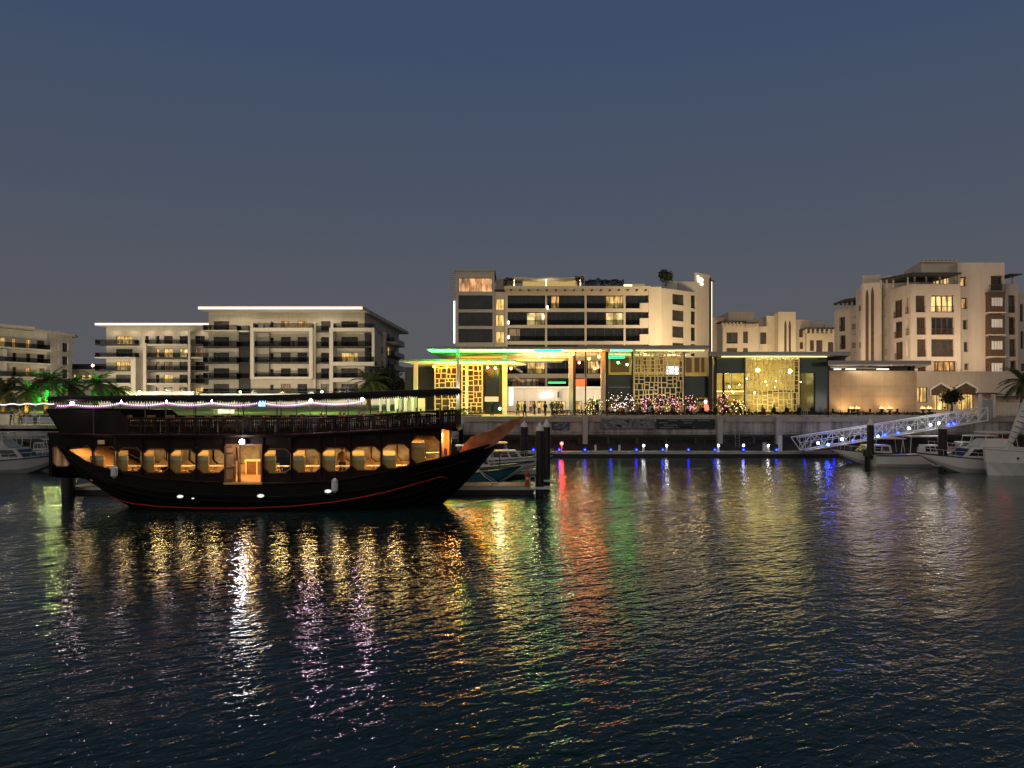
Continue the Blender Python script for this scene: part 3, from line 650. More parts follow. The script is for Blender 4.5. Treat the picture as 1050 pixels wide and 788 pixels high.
    for (a, b_), (d, e) in (((-.9, -.1), (-.5, .35)), ((-.5, .35), (-.7, -.45)), ((-.7, -.45), (-1, -.3)), ((-.3, .3), (-.3, -.4)), ((-.3, 0), (.05, -.4)), ((.2, .1), (.5, -.4)), ((.5, -.4), (.55, .2)), ((.75, .6), (.75, -.4)), ((.75, -.1), (1.05, .25)), ((.8, -.1), (1.1, -.4))):
        sg.bar((c+a, -0.1, zc+b_), (c+d, -0.1, zc+e), 0.1, 0.24)
    MB().box(PX(588, y8), PX(601, y8), y8-0.35, y8-0.25, PZ(396, y8), PZ(389, y8)).build('red_screen', emit('red_screen', (1, 0.10, 0.02), 2.0), t)
    MB().box(PX(562, y8), PX(580, y8), y8-0.35, y8-0.25, PZ(393.4, y8), PZ(391.8, y8)).build('green_strip', emit('green_strip', (0.05, 0.8, 0.1), 2.0), t)
    sg.build('sign_lettering', emit('sign_glow3', (1, 0.97, 0.92), 9), t)
    MB().box(PX(571.5, y8-1), PX(573.5, y8-1), y8-1, y8-0.9, PZ(408, y8), PZ(402, y8)).build('sign_board', 'frame_dark', t)
    # ground-level wash on the facade
    for x, e in ((PX(500, Y), 500), (PX(560, Y), 700), (PX(620, Y), 700), (PX(672, Y), 2600), (PX(700, Y), 2600), (PX(722, Y), 1500)):
        lamp_light('SPOT', 'facade_uplight', (x, Y-14, 13.2), e*2.3, (1, 0.78, 0.48), 0.5, t, (x+1, Y, 20), 100)
    for k in range(7):
        x = PX(530+k*19, y8); lamp_light('POINT', 'shop_light', (x, y8-2.5, QZ+3.0), 170, (1, 0.82, 0.58), 0.2, t)
hotel()

# ------------------------------------------------------------------ tan blocks beyond, with arched slits (D) and the corner building (E)
def arch_slit(F, u0, u1, z0, z1, t, m='brown_screen'):
    pts = [(u0, z0), (u1, z0), (u1, z1-1.2)] + [(u1-(u1-u0)*k/6, z1-1.2+1.2*math.sin(math.pi*(k/6))**0.7) for k in range(1, 6)] + [(u0, z1-1.2)]
    b = F.mb(); n = len(pts); b.add([(x, -0.03, zz) for x, zz in pts]+[(x, 0.1, zz) for x, zz in pts], [tuple(range(n))]+[(i, (i+1)%n, (i+1)%n+n, i+n) for i in range(n)])
    return b.build('arched_screen', m, t)
def tan_block():
    Y = 205.0; z = lambda py: PZ(py, Y)
    t = thing('apartment_building', 'tan apartment building with two tall arched slits, seen above the glazed pavilion', 'building', (PX(790, Y), Y, 3.9))
    wm = 'stucco_tan'
    def blk(px0, px1, top, rects, y=Y, name='wall', lit=()):
        F = Face(t, (PX(px0, y), y), (PX(px1, y), y), wm); hs = [F.rect(*r) for r in rects]
        F.wall(0, F.L, 3.9, PZ(top, y), hs, name=name)
        for i, h in enumerate(hs): F.window(*h, d=0.3, frame='brown_screen', pane=lit[i] if i < len(lit) and lit[i] else 'pane_curtain', mull=1, fw=0.25)
        MB().box(PX(px0, y)+0.02, PX(px1, y)-0.02, y+0.5, y+14, 3.9, PZ(top, y)-0.1).build('body', wm, t)
        return F
    blk(728, 742, 326, [], Y+4)
    blk(741, 778, 332, [(745, 756.5, 341, 352.5), (762, 767, 340, 352), (745, 756, 357, 362), (762, 767, 357, 362)], Y-2)
    blk(747, 773, 320, [], Y+3)
    blk(764, 787, 335, [(772, 776, 340, 352), (779.5, 787-1, 341, 353)], Y)
    blk(771, 787, 327, [], Y+4)
    blk(786, 802, 324, [], Y+1)
    F = blk(798, 816, 320, [], Y-2)
    arch_slit(F, F.U(804.2), F.U(806.6), 3.9, PZ(330, Y), t); arch_slit(F, F.U(808.6), F.U(811), 3.9, PZ(330, Y), t)
    blk(815, 830, 328, [(819.5, 823.5, 338, 346), (820, 823.5, 351, 358)], Y+1)
    blk(827, 856, 342, [(830.5, 835, 349, 360), (837, 843.5, 349, 362), (849, 855, 351, 362)], Y)
    blk(829, 846, 330.5, [], Y+5)
    blk(846, 860, 333, [], Y+4)
    for a, b, c, lt in ((740, 765, 329.5, 1), (764, 777, 331, 1), (826, 856, 336.5, 0)):
        MB().box(PX(a, Y-3), PX(b, Y-3), Y-3.5, Y+3, PZ(c+0.9, Y-3), PZ(c-0.3, Y-3)).build('pergola', 'frame_dark', t)
        k = MB(); n = 7
        for i in range(n): xx = PX(a+1+(b-a-2)*i/(n-1), Y-2.4); k.box(xx-0.2, xx+0.2, Y-2.4, Y-2, PZ(c+6, Y), PZ(c+1, Y))
        k.build('pergola_posts', 'stucco_tan', t)
        if lt: MB().box(PX(a+2, Y), PX(b-3, Y), Y+2.7, Y+2.8, PZ(c+5, Y), PZ(c+1.5, Y)).build('lit_room', LIT[1], t)
    for x in (745, 770, 800, 830, 850): lamp_light('SPOT', 'facade_uplight', (PX(x, Y-14), Y-14, 6), 5200, (1, 0.78, 0.48), 0.5, t, (PX(x, Y), Y, 20), 110)
tan_block()

def corner_building():
    t = thing('apartment_building', 'large beige corner building with dark pergola and crenellated top on the right', 'building', (PX(950, 117), 117, 3.9))
    wm = 'stucco_beige'
    def grid(F, z0, z1, rects, lit={}, mull=1, frame='brown_screen', fw=0.16, d=0.35):
        hs = [F.rect(*r) for r in rects]; hs = [(max(h[0], 0.1), min(h[1], F.L-0.1), h[2], h[3]) for h in hs]
        F.wall(0, F.L, z0, z1, hs)
        for i, h in enumerate(hs): F.window(*h, d=d, frame=frame, pane=lit.get(i, 'pane_dark' if i % 2 else 'pane_curtain'), mull=mull if h[1]-h[0] > 1.2 else 0, fw=fw, rail=(h[3]-h[2] > 2.0 and h[1]-h[0] > 1.0))
    Y = 117.0
    A = Face(t, (PX(934, Y), Y), (PX(985, Y), Y), wm)
    grid(A, 3.93, PZ(291.5, Y), [(955, 978.5, 303, 320.5), (955, 978.5, 325.5, 343.5), (955, 978.5, 348, 366), (957, 981, 370.5, 381),
                              (939, 949, 303, 320.5), (940, 949.5, 325.5, 343.5), (940.5, 950, 348, 366), (941, 950, 371, 386)], {0: LIT[2], 3: LIT[1]}, mull=3)
    Wf = Face(t, (PX(913, 122.5), 122.5), (PX(934, Y)-0.01, Y), wm)
    grid(Wf, 3.93, PZ(291.5, Y), [(916, 925, 308, 326), (916.5, 925, 330, 347), (917, 925.5, 351, 369), (928, 932.3, 305, 322), (928.5, 932.5, 327, 344), (929, 932.6, 349, 366)], mull=1)
    # upper terrace, pergola roof, set-back tower
    U = Face(t, (PX(945, 122), 122), (PX(983, 122), 122), wm)
    grid(U, PZ(292, 122), PZ(268.5, 122), [(957, 976, 284.5, 291.5)], {0: LIT[2]}, mull=4, fw=0.12)
    U2 = Face(t, (PX(927, 131), 131), (PX(945, 122)-0.01, 122), wm); U2.wall(0, U2.L, PZ(292, 122), PZ(268.5, 122))
    cr = U.mb()
    for k in range(9): cr.box(k*0.64+0.1, k*0.64+0.5, -0.15, 0.3, PZ(268.4, 122), PZ(266.3, 122))
    cr.box(-0.1, U.L-0.2, -0.25, 0.35, PZ(269.6, 122), PZ(268.4, 122)); cr.build('crenellation', wm, t)
    MB().prism_z([(PX(912, 118), 121), (PX(936, 115), 115), (PX(986, 115), 115), (PX(986, 115), 121.9), (PX(914, 122), 124)], PZ(283.6, 117), PZ(281.8, 117)).build('pergola', 'frame_dark', t)
    ps = MB()
    for px in (915, 921, 928, 935, 942, 954, 968, 984): ps.box(PX(px, 116.5)-0.1, PX(px, 116.5)+0.1, 117.6 if px > 934 else 120, 117.8 if px > 934 else 120.2, PZ(293, 117), PZ(283.7, 117))
    ps.build('pergola_posts', 'frame_light', t)
    # big wall to the right, slightly behind
    V = Face(t, (PX(982, 119), 119), (PX(1030, 119), 119), wm)
    grid(V, 3.93, PZ(269.5, 119), [(984.5, 991, 284, 294), (986, 992, 305.5, 317), (987.5, 992, 328.5, 338), (988.5, 992.5, 351, 361), (989, 993, 373, 379.5), (1016, 1028, 283, 298)], {0: LIT[1], 1: LIT[1]}, mull=1)
    # brown bay with white shutters and small balcony
    bx0, bx1 = V.U(1014.5, -1), V.U(1030.5, -1)
    for k, (a, b) in enumerate(((301, 320), (323, 343), (345.5, 365.5), (368, 388))):
        f = V.mb().box(bx0, bx1, -1.0, -0.02, V.Z(b, 5, -1), V.Z(a, 5, -1)).build('shutter_bay', 'brown_screen', t)
        V.mb().box(bx0-0.1, bx1+0.1, -1.15, -0.02, V.Z(b, 5, -1)-0.2, V.Z(b, 5, -1)-0.01).build('ledge', wm, t)
        s_ = V.mb()
        for q in range(4): s_.box(bx0+0.35+q*0.43, bx0+0.70+q*0.43, -1.06, -1.003, V.Z(a+13, 5, -1), V.Z(a+4.5, 5, -1))
        s_.build('shutters', 'white_paint', f)
    V.balcony(bx0-0.1, bx1+0.1, V.Z(299.5, 5, -1), out=1.1, slab='brown_screen', rail=None)
    r_ = V.mb(); zb = V.Z(299.5, 5, -1)
    for q in range(16): r_.box(bx0+q*0.16, bx0+q*0.16+0.04, -1.08, -1.04, zb, zb+1.0)
    r_.box(bx0-0.1, bx1+0.1, -1.1, -1.02, zb+1.0, zb+1.07); r_.build('railing', 'frame_dark', t)
    # right end wing
    H = Face(t, (PX(1030, 121)+0.01, 121), (PX(1044, 121), 121), wm)
    grid(H, 3.93, PZ(291, 121), [(1034, 1041, 303, 321), (1034.5, 1041, 325.5, 343.5), (1035, 1041.5, 348, 366), (1036, 1042, 370, 387)])
    H2 = Face(t, (PX(1044, 124)+0.01, 124), (PX(1075, 124), 124), wm)
    grid(H2, 3.93, PZ(301, 124), [(1046, 1049, 312, 330), (1046.5, 1049.5, 340, 358), (1047, 1060, 373, 386)])
    MB().box(PX(1030, 121), PX(1042, 121), 119.5, 125, PZ(283.5, 121), PZ(282.3, 121)).build('pergola', 'frame_dark', t)
    MB().box(PX(1039, 121), PX(1040, 121), 121.2, 121.4, PZ(291, 121), PZ(283.6, 121)).build('pergola_posts', 'frame_light', t)
    # left part receding: arched tower and lower wing
    T = Face(t, (PX(884.5, 128), 128), (PX(904, 126.5), 126.5), wm); T.wall(0, T.L, 3.93, PZ(290, 127))
    arch_slit(T, T.U(887.5), T.U(890.7), 3.93, PZ(296.5, 127), t); arch_slit(T, T.U(893), T.U(896.2), 3.93, PZ(294.5, 127), t)
    T3 = Face(t, (PX(886, 129), 129.5), (PX(902, 129), 128.5), wm); T3.wall(0, T3.L, PZ(290, 127), PZ(281.5, 128))
    P = Face(t, (PX(903, 128)+0.01, 128), (PX(914, 125), 125), wm); grid(P, 3.93, PZ(283, 126), [(906, 908, 298, 304), (906, 908, 318, 325), (907, 909, 338, 345), (907.5, 909.5, 358, 365)])
    N_ = Face(t, (PX(877.5, 135), 135), (PX(884.5, 130)-0.01, 130), wm); grid(N_, 3.93, PZ(296, 132), [(880.5, 884, 307, 319), (881, 884, 327, 338), (881, 884, 345, 357)])
    K = Face(t, (PX(858, 146), 146), (PX(872, 143), 143), wm)
    grid(K, 3.93, PZ(316.5, 144), [(860.5, 866.5, 325.5, 340), (861, 867, 344, 358.5), (861.5, 867, 362, 370), ], mull=1)
    K2 = Face(t, (PX(872, 143)+0.01, 143), (PX(879, 140), 140), wm); grid(K2, 3.93, PZ(316.5, 144), [(873.5, 878, 325, 338), (873.5, 878, 343, 357), (874, 878, 361, 370)])
    MB().prism_z([(PX(857, 146), 147), (PX(866, 141), 141), (PX(880, 138), 138), (PX(880, 146), 147)], PZ(310.5, 143), PZ(308.5, 143)).build('pergola', 'frame_dark', t)
    q = MB()
    for px, y in ((860, 144.5), (865, 143.5), (869, 143), (874, 141.5)): q.box(PX(px, y)-0.15, PX(px, y)+0.15, y, y+0.3, PZ(317, 144), PZ(310.6, 143))
    q.build('pergola_posts', 'frame_light', t)
    # bodies
    MB().prism_z([(PX(934, Y)+0.2, Y+0.5), (PX(985, Y), Y+0.5), (PX(985, 140), 140), (PX(915, 140), 140), (PX(915, 123)+0.3, 123)], 3.93, PZ(292.3, 117)).build('body', wm, t)
    MB().prism_z([(PX(946, 122)+0.3, 122.6), (PX(983, 122)-.1, 122.6), (PX(983, 136), 136), (PX(930, 136), 136), (PX(929, 131.5)+.3, 131.5)], PZ(292.2, 117)+0.02, PZ(269, 122)).build('body', wm, t)
    MB().box(PX(985, 119), PX(1030, 119)-0.05, 119.6, 141, 3.93, PZ(269.8, 119)).build('body', wm, t)
    MB().box(PX(1030, 121), PX(1075, 124), 124.6, 142, 3.93, PZ(302, 124)).build('body', wm, t)
    MB().box(PX(1030, 121)+0.1, PX(1044, 121)-0.1, 121.6, 124.5, 3.93, PZ(291.2, 121)).build('body', wm, t)
    MB().prism_z([(PX(885.5, 128), 129), (PX(903, 127), 128), (PX(912, 127), 128.2), (PX(912, 150), 150), (PX(887, 150), 150)], 3.93, PZ(290.3, 127)).build('body', wm, t)
    MB().prism_z([(PX(859, 146), 147.5), (PX(871, 143), 144.5), (PX(884, 140), 139), (PX(892, 155), 155), (PX(860, 155), 155)], 3.93, PZ(317, 144)).build('body', wm, t)
    # podium with pointed-arch windows
    D = 108.0; Q = Face(t, (PX(940, D), D), (PX(1050, D), D), wm)
    hs = [Q.rect(940.5, 951, 397, 413), Q.rect(956, 973, 402, 421), Q.rect(981, 999, 401, 421)]
    # pointed gables over the two arches: cut the rectangle only, gable brown infill sits proud
    Q.wall(0, Q.L, 3.93, PZ(381, D), hs)
    for i, h in enumerate(hs):
        Q.window(*h, d=0.25, pane=LIT[0], mull=2, frame='brown_screen', fw=0.09)
        if i:
            a, b, z1 = h[0], h[1], h[3]; c = (a+b)/2; zz = z1+1.15
            f = MB(Q.mx); f.add([(a-.2, -.03, z1-.5), (b+.2, -.03, z1-.5), (b+.2, -.03, z1+.35), (c, -.03, zz), (a-.2, -.03, z1+.35)] + [(a-.2, .24, z1-.5), (b+.2, .24, z1-.5), (b+.2, .24, z1+.35), (c, .24, zz), (a-.2, .24, z1+.35)], [(0,1,2,3,4), (0,5,6,1)]).build('arch_screen', 'brown_screen', t)
            e = MB(Q.mx); e.bar((a-.35, -.1, z1+.35), (c, -.1, zz+.12), .16, .25); e.bar((c, -.1, zz+.12), (b+.35, -.1, z1+.35), .16, .25); e.bar((a-.35, -.1, z1-.6), (a-.35, -.1, z1+.4), .16, .25); e.bar((b+.35, -.1, z1-.6), (b+.35, -.1, z1+.4), .16, .25)
            e.build('arch_moulding', 'white_paint', t)
    MB().box(PX(940, D)+0.05, PX(1060, D), D+0.5, Y-0.05, 3.93, PZ(381.2, D)).build('body', wm, t)
    MB().box(PX(1002, D-2), PX(1024, D-2), D-3, D-0.05, PZ(405, D-2), PZ(404, D-2)).build('canopy', 'frame_dark', t)
    MB().box(PX(1024, D-2), PX(1052, D-2), D-2.5, D-0.05, PZ(407, D-2), PZ(406.3, D-2)).build('canopy', 'frame_dark', t)
    for x, y, tx, ty, e in ((PX(925, 100), 100, PX(925, 120), 120, 1500), (PX(965, 104), 104, PX(965, 117), 117, 1500), (PX(1005, 104), 104, PX(1010, 119), 119, 1500), (PX(880, 110), 112, PX(890, 128), 128, 1600), (PX(865, 120), 125, PX(870, 143), 143, 1300), (PX(1040, 104), 104, PX(1040, 121), 121, 900)):
        lamp_light('SPOT', 'facade_uplight', (x, y+5.2 if y < 105 else y, 10.5), e*1.3, (1, 0.76, 0.5), 0.6, t, (tx, ty, 19), 110)
    for px in (946, 964, 990, 1010): lamp_light('POINT', 'terrace_light', (PX(px, D-4), D-4, 6.8), 80, (1, 0.75, 0.42), 0.2, t)
corner_building()
# ------------------------------------------------------------------ waterfront pavilions and canopies
def canopy(root, poly, z, th, name='canopy', under='canopy_white'):
    c = MB().prism_z(poly, z+0.06, z+th).build(name, 'canopy_top', root)
    MB().prism_z([(x*1.0, y) for x, y in poly], z, z+0.055).build('soffit', under, c)
    return c
def lattice(root, px0, px1, py0, py1, y, seed, n=5, bar=0.10, minw=0.5, name='lattice_screen', holes=False, th=0.16, stop=0.04):
    """screen of interlocking rectangles"""
    rnd = random.Random(seed); x0, x1 = PX(px0, y), PX(px1, y); z1, z0 = PZ(py0, y), PZ(py1, y); b = MB()
    b.box(x0, x0+bar*1.4, y, y+th, z0, z1); b.box(x1-bar*1.4, x1, y, y+th, z0, z1); b.box(x0, x1, y-0.004, y+th+0.004, z1-bar*1.4, z1); b.box(x0, x1, y-0.004, y+th+0.004, z0, z0+bar)
    def split(a, c, d, e, k):
        w_, h_ = c-a, e-d
        if k == 0 or (w_ < minw*1.6 and h_ < minw*1.6) or rnd.random() < stop: return
        if (w_ > h_ and w_ > minw*1.5) or h_ < minw*1.5:
            m_ = a + w_*rnd.uniform(0.3, 0.7); b.box(m_-bar/2, m_+bar/2, y+0.003*k, y+th-0.003*k, d, e); split(a, m_, d, e, k-1); split(m_, c, d, e, k-1)
        else:
            m_ = d + h_*rnd.uniform(0.3, 0.7); b.box(a, c, y+0.003*k+0.001, y+th-0.003*k-0.001, m_-bar/2, m_+bar/2); split(a, c, d, m_, k-1); split(a, c, m_, e, k-1)
    split(x0, x1, z0, z1, n)
    return b.build(name, 'lattice', root, fix=False)
def column(root, px, y, w_, ztop, m='canopy_white', z0=QZ, name='column'):
    x = PX(px, y); return MB().box(x-w_/2, x+w_/2, y, y+w_, z0, ztop).build(name, m, root)

def entrance_canopies():
    t = thing('canopy_pavilion', 'open pavilion under a wide thin canopy glowing green, yellow and orange', 'pavilion', (PX(520, 95), 95, QZ))
    zc = 11.72
    canopy(t, [(PX(437, 88), 88), (PX(593, 88), 88), (PX(593, 88), 119), (PX(437, 88), 119)], zc, 0.28)
    # lower canopy
    z2 = 10.62
    canopy(t, [(PX(410, 94), 94), (PX(527, 94), 94), (PX(540, 103), 103), (PX(525, 110), 110), (PX(420, 94), 110)], z2, 0.25)
    for px, y, w_ in ((469.5, 89.5, 0.34), (478.5, 96, 0.34), (517.5, 99.5, 0.62), (585.5, 92, 0.5), (426, 97, 0.5)): column(t, px, y, w_, (zc if px != 426 and px != 478.5 else z2)-0.002)
    column(t, 513.5, 104, 0.4, z2-0.002, 'dark_panel'); column(t, 589, 93, 0.35, zc-0.002, 'frame_dark')
    lattice(t, 445.5, 469, 374, 423, 97, 3, 8, 0.11, 0.62, stop=0.0); lattice(t, 473, 495, 374, 423, 97.5, 12, 8, 0.11, 0.62, stop=0.0)
    g = MB().box(PX(497, 106), PX(512, 106), 106, 106.1, QZ, z2-0.05).build('glass_wall', 'green_glass', t)
    MB().box(PX(415, 109), PX(445, 109), 109, 109.3, QZ, z2-0.05).build('back_wall', 'dark_panel', t)
    MB().box(PX(446, 104), PX(496, 104), 104, 104.3, QZ, z2-0.03).build('back_wall', mat('back_amber', (0.05, 0.035, 0.018), 0.8, var=0.3, scale=0.8), t)
    MB().box(PX(497, 105), PX(511, 105), 105.2, 105.4, PZ(412, 105), PZ(407, 105)).build('menu_light', emit('menu_glow', (1, 0.5, 0.22), 1.2), t)
    # bright white standing light panel and layered small canopies over the hotel entrance
    MB().box(PX(522, 110), PX(526, 110), 110, 110.3, QZ+1.2, PZ(398, 110)).build('light_panel', emit('white_panel', (1, 0.97, 0.9), 2.5), t)
    for px, py, y in ((536, 381, 120), (537, 391, 122)):
        MB().add([(PX(526, y), y, PZ(py-6, y)), (PX(px, y), y, PZ(py, y)), (PX(px, y), y+6, PZ(py, y)), (PX(526, y), y+6, PZ(py-6, y)),
                  (PX(526, y), y, PZ(py-6, y)-.2), (PX(px, y), y, PZ(py, y)-.2), (PX(px, y), y+6, PZ(py, y)-.2), (PX(526, y), y+6, PZ(py-6, y)-.2)], [(0,1,2,3), (7,6,5,4), (0,4,5,1), (1,5,6,2), (2,6,7,3), (3,7,4,0)]).build('awning', 'canopy_white', t)
    # coloured light bars that wash the underside of the upper canopy: (px0, px1, y, colour, watts)
    for a, b, y, c, e in ((437, 468, 90, (0.03, 0.9, 0.10), 1900), (470, 510, 90, (0.40, 1, 0.22), 620), (510, 545, 90, (0.25, 1, 0.60), 560), (545, 580, 90, (0.02, 0.80, 0.50), 620),
                          (455, 475, 97, (0.1, 0.9, 0.12), 260), (490, 585, 97, (0.7, 0.9, 0.2), 300), (460, 590, 110, (1.0, 0.34, 0.02), 1300), (470, 585, 103, (1.0, 0.55, 0.04), 450)):
        x0, x1 = PX(a, y), PX(b, y); lamp_light('AREA', 'colour_wash_light', ((x0+x1)/2, y+1.5, zc-(0.98 if y < 94 else 0.85)), e*(0.40 if y < 94 else 0.62), c, x1-x0, t, ((x0+x1)/2, y+1.5, 20), sy=3.0)
    lamp_light('AREA', 'colour_wash_light', (PX(470, 97), 97, z2-1.0), 520, (1.0, 0.36, 0.03), 8, t, (PX(470, 97), 97, 20), sy=1.0)
    lamp_light('AREA', 'colour_wash_light', (PX(515, 100), 99, z2-0.9), 700, (1.0, 0.36, 0.02), 5, t, (PX(515, 100), 99, 20), sy=3.0)
    lamp_light('POINT', 'lattice_light', (PX(456, 100), 100.5, QZ+2.5), 260, (1, 0.60, 0.18), 0.3, t); lamp_light('POINT', 'lattice_light', (PX(485, 100), 101, QZ+3), 260, (1, 0.60, 0.18), 0.3, t)
    lamp_light('SPOT', 'lattice_light', (PX(470, 91), 91, QZ+0.6), 900, (1, 0.62, 0.22), 0.2, t, (PX(470, 98), 98, QZ+4), 120)
    lamp_light('SPOT', 'column_light', (PX(480, 94), 94, QZ+0.3), 120, (0.05, 1, 0.3), 0.1, t, (PX(478.5, 96), 96.2, QZ+6), 60)
    lamp_light('SPOT', 'column_light', (PX(517, 97), 97.5, QZ+0.3), 220, (1, 0.5, 0.1), 0.1, t, (PX(517.5, 99.5), 99.8, QZ+5), 60)
    lamp_light('SPOT', 'column_light', (PX(585, 90), 90.2, QZ+0.3), 160, (1, 0.75, 0.2), 0.1, t, (PX(585.5, 92), 92.4, QZ+5), 60)
    g = MB().ball((PX(512.5, 88), 88, QZ+0.9), 0.16).build('green_lamp', emit('green_lamp', (0.1, 1, 0.45), 14), t)
    MB().ball((PX(471.5, 89), 89, PZ(402.5, 89)), 0.2).build('white_lamp', emit('white_lamp', (0.95, 0.97, 1), 30), t)
    lamp_light('POINT', 'plaza_light', (PX(540, 112), 112, QZ+4), 400, (1, 0.82, 0.5), 0.3, t); lamp_light('POINT', 'plaza_light', (PX(560, 100), 100, QZ+5), 420, (1, 0.82, 0.5), 0.3, t)
    lamp_light('POINT', 'plaza_light', (PX(600, 98), 98, QZ+5), 250, (1, 0.8, 0.3), 0.3, t)
entrance_canopies()
def lanterns():  # mostly added to tint the water; the bright orange one is real
    cols = {'orange': (1, 0.28, 0.02), 'red': (1, 0.08, 0.02), 'green': (0.05, 1, 0.1), 'golden': (1, 0.6, 0.08)}
    for i, (px, py, y, c, st) in enumerate(((445, 376, 95, 'orange', 50), (458, 376.5, 95.5, 'golden', 50), (500, 377, 96, 'golden', 50), (508, 377.5, 97, 'green', 60), (524, 378, 97, 'orange', 40), (553, 366, 93, 'green', 60), (567, 365, 93, 'green', 60), (588, 363, 90.5, 'orange', 90), (594, 372, 91, 'red', 80), (604, 368, 91, 'orange', 80), (610, 378, 92, 'red', 80), (614, 366, 90, 'golden', 60), (634, 372, 97, 'green', 60), (643, 374, 97, 'green', 60))):
        x, z = PX(px, y), PZ(py, y); t = thing('reflection_lantern', f'{ORD[i]} small coloured reflection lantern from the left under the canopies, {c}', 'lantern', (x, y, z), 'lanterns mostly added to tint the water')
        MB().lathe((x, y, z-.14), [(.04, 0), (.13, .07), (.13, .2), (.04, .27)], 10).build('shade', emit('lantern_'+c, cols[c], st), t)
        MB().tube([(x, y, z+.13), (x, y, (11.72 if py < 374.5 else 10.62))], .012, 4).build('cord', 'frame_dark', t)
lanterns()
def reflection_bars():  # bars added to put coloured streaks into the water reflections
    for i, (a, b, y, z, c, st, w_) in enumerate(((440, 468, 89.3, 11.58, (0.01, 1, 0.06), 40, 'green bar over the left corner column'), (498, 545, 89.3, 11.58, (0.35, 1, 0.08), 34, 'lime bar over the plaza entrance'), (548, 576, 89.3, 11.58, (0.0, 1, 0.22), 26, 'green bar left of the tall column'),
            (577, 617, 89.3, 11.58, (1, 0.11, 0.01), 44, 'red orange bar between the tall columns'), (446, 500, 95.3, 10.48, (1, 0.22, 0.01), 95, 'orange bar over the gold lattice screens'), (503, 528, 95.3, 10.48, (1, 0.34, 0.01), 85, 'orange bar by the orange column'),
            (652, 722, 89.0, 11.58, (1, 0.55, 0.10), 4, 'golden bar over the lattice screen'), (740, 848, 91.5, PZ(364.5, 90)-.12, (1, 0.6, 0.14), 3.5, 'golden bar over the glazed pavilion'), (626, 648, 89.0, 11.58, (0.02, 1, 0.22), 10, 'green bar left of the lattice screen'))):
        x0, x1 = PX(a, y), PX(b, y); t = thing('reflection_bar', f'thin {w_}', 'light', ((x0+x1)/2, y, z), 'added light bars that colour the water')
        MB().box(x0, x1, y, y+.08, z, z+.09).build('lens', emit(f'bar_{i}', c, st), t); MB().box(x0, x1, y-.03, y+.11, z+.092, z+.13).build('housing', 'frame_dark', t)
reflection_bars()

def lattice_pavilion():
    t = thing('restaurant_pavilion', 'two storey open restaurant pavilion with a patterned lattice screen and dark green glass', 'restaurant', (PX(665, 93), 93, QZ))
    zc = 11.7
    canopy(t, [(PX(592, 88)+.05, 87.5), (PX(727, 87.5), 87.5), (PX(727, 87.5), 106), (PX(592, 88)+.05, 106)], zc, 0.42)
    for px, y, w_, m_ in ((600.5, 90, 0.14, 'frame_dark'), (618.5, 91, 0.5, 'lattice'), (622.5, 92, 0.35, 'frame_dark'), (649, 92.6, 0.3, 'frame_dark'), (701, 92.6, 0.3, 'frame_dark'), (728.5, 92, 0.4, 'frame_dark')):
        column(t, px, y, w_, zc-0.002, m_)
    lattice(t, 649.5, 701, 358.5, 423, 91.8, 21, 9, 0.095, 0.52, stop=0.0)
    # upper floor with dark green glass balustrade bands
    MB().box(PX(622, 94), PX(728, 94), 93.4, 104, PZ(409.5, 94)-0.3, PZ(409.5, 94)).build('floor_slab', 'dark_panel', t)
    for a, b, py0, py1 in ((624, 648, 384.5, 409), (701.5, 728, 386, 408)):
        MB().box(PX(a, 93), PX(b, 93), 93, 93.08, PZ(py1, 93), PZ(py0, 93)).build('green_glass_band', 'green_glass', t)
    MB().box(PX(650, 94), PX(700.5, 94), 93.1, 93.2, PZ(409, 93), PZ(384.5, 93)).build('green_glass_band', 'green_glass', t)
    MB().box(PX(624, 93), PX(648, 93), 92.95, 93.12, PZ(397.5, 93), PZ(396.9, 93)).build('transom', 'metal_grey', t)
    MB().box(PX(624, 104), PX(733, 104), 104, 104.3, QZ, zc-0.002).build('back_wall', mat('pav_wall', (0.42, 0.32, 0.14), 0.8, var=0.12, scale=0.4), t)
    for a, b in ((626, 645), (652, 656), (659, 664), (668, 671), (675, 681), (697, 699), (703, 709), (712, 717), (719, 722)):
        MB().box(PX(a, 104), PX(b, 104), 103.9, 103.99, PZ(382, 104), PZ(367, 104)).build('doorway', 'brown_screen', t)
    MB().box(PX(624, 91), PX(648, 91), 97, 97.2, PZ(367.6, 97), PZ(366.0, 97)).build('light_strip', emit('cyan_strip', (0.0, 0.85, 0.32), 3.5), t)
    MB().box(PX(684, 98), PX(696, 98), 98, 98.2, PZ(384, 98), PZ(376, 98)).build('screen', emit('tv_screen', (0.85, 0.9, 1), 1.8), t)
    for px, e in ((635, 130), (660, 330), (690, 330), (715, 330)):
        lamp_light('POINT', 'upper_light', (PX(px, 99), 99, zc-1.0), e*0.42, (1, 0.78, 0.34), 0.25, t)
        lamp_light('POINT', 'lower_light', (PX(px, 99), 99, PZ(412, 94)), e*0.28, (1, 0.70, 0.32), 0.25, t)
    lamp_light('SPOT', 'lattice_light', (PX(675, 89), 87.6, QZ+0.3), 1500, (1, 0.75, 0.32), 0.2, t, (PX(675, 92), 92, QZ+4.5), 110)
    return t
lattice_pavilion()

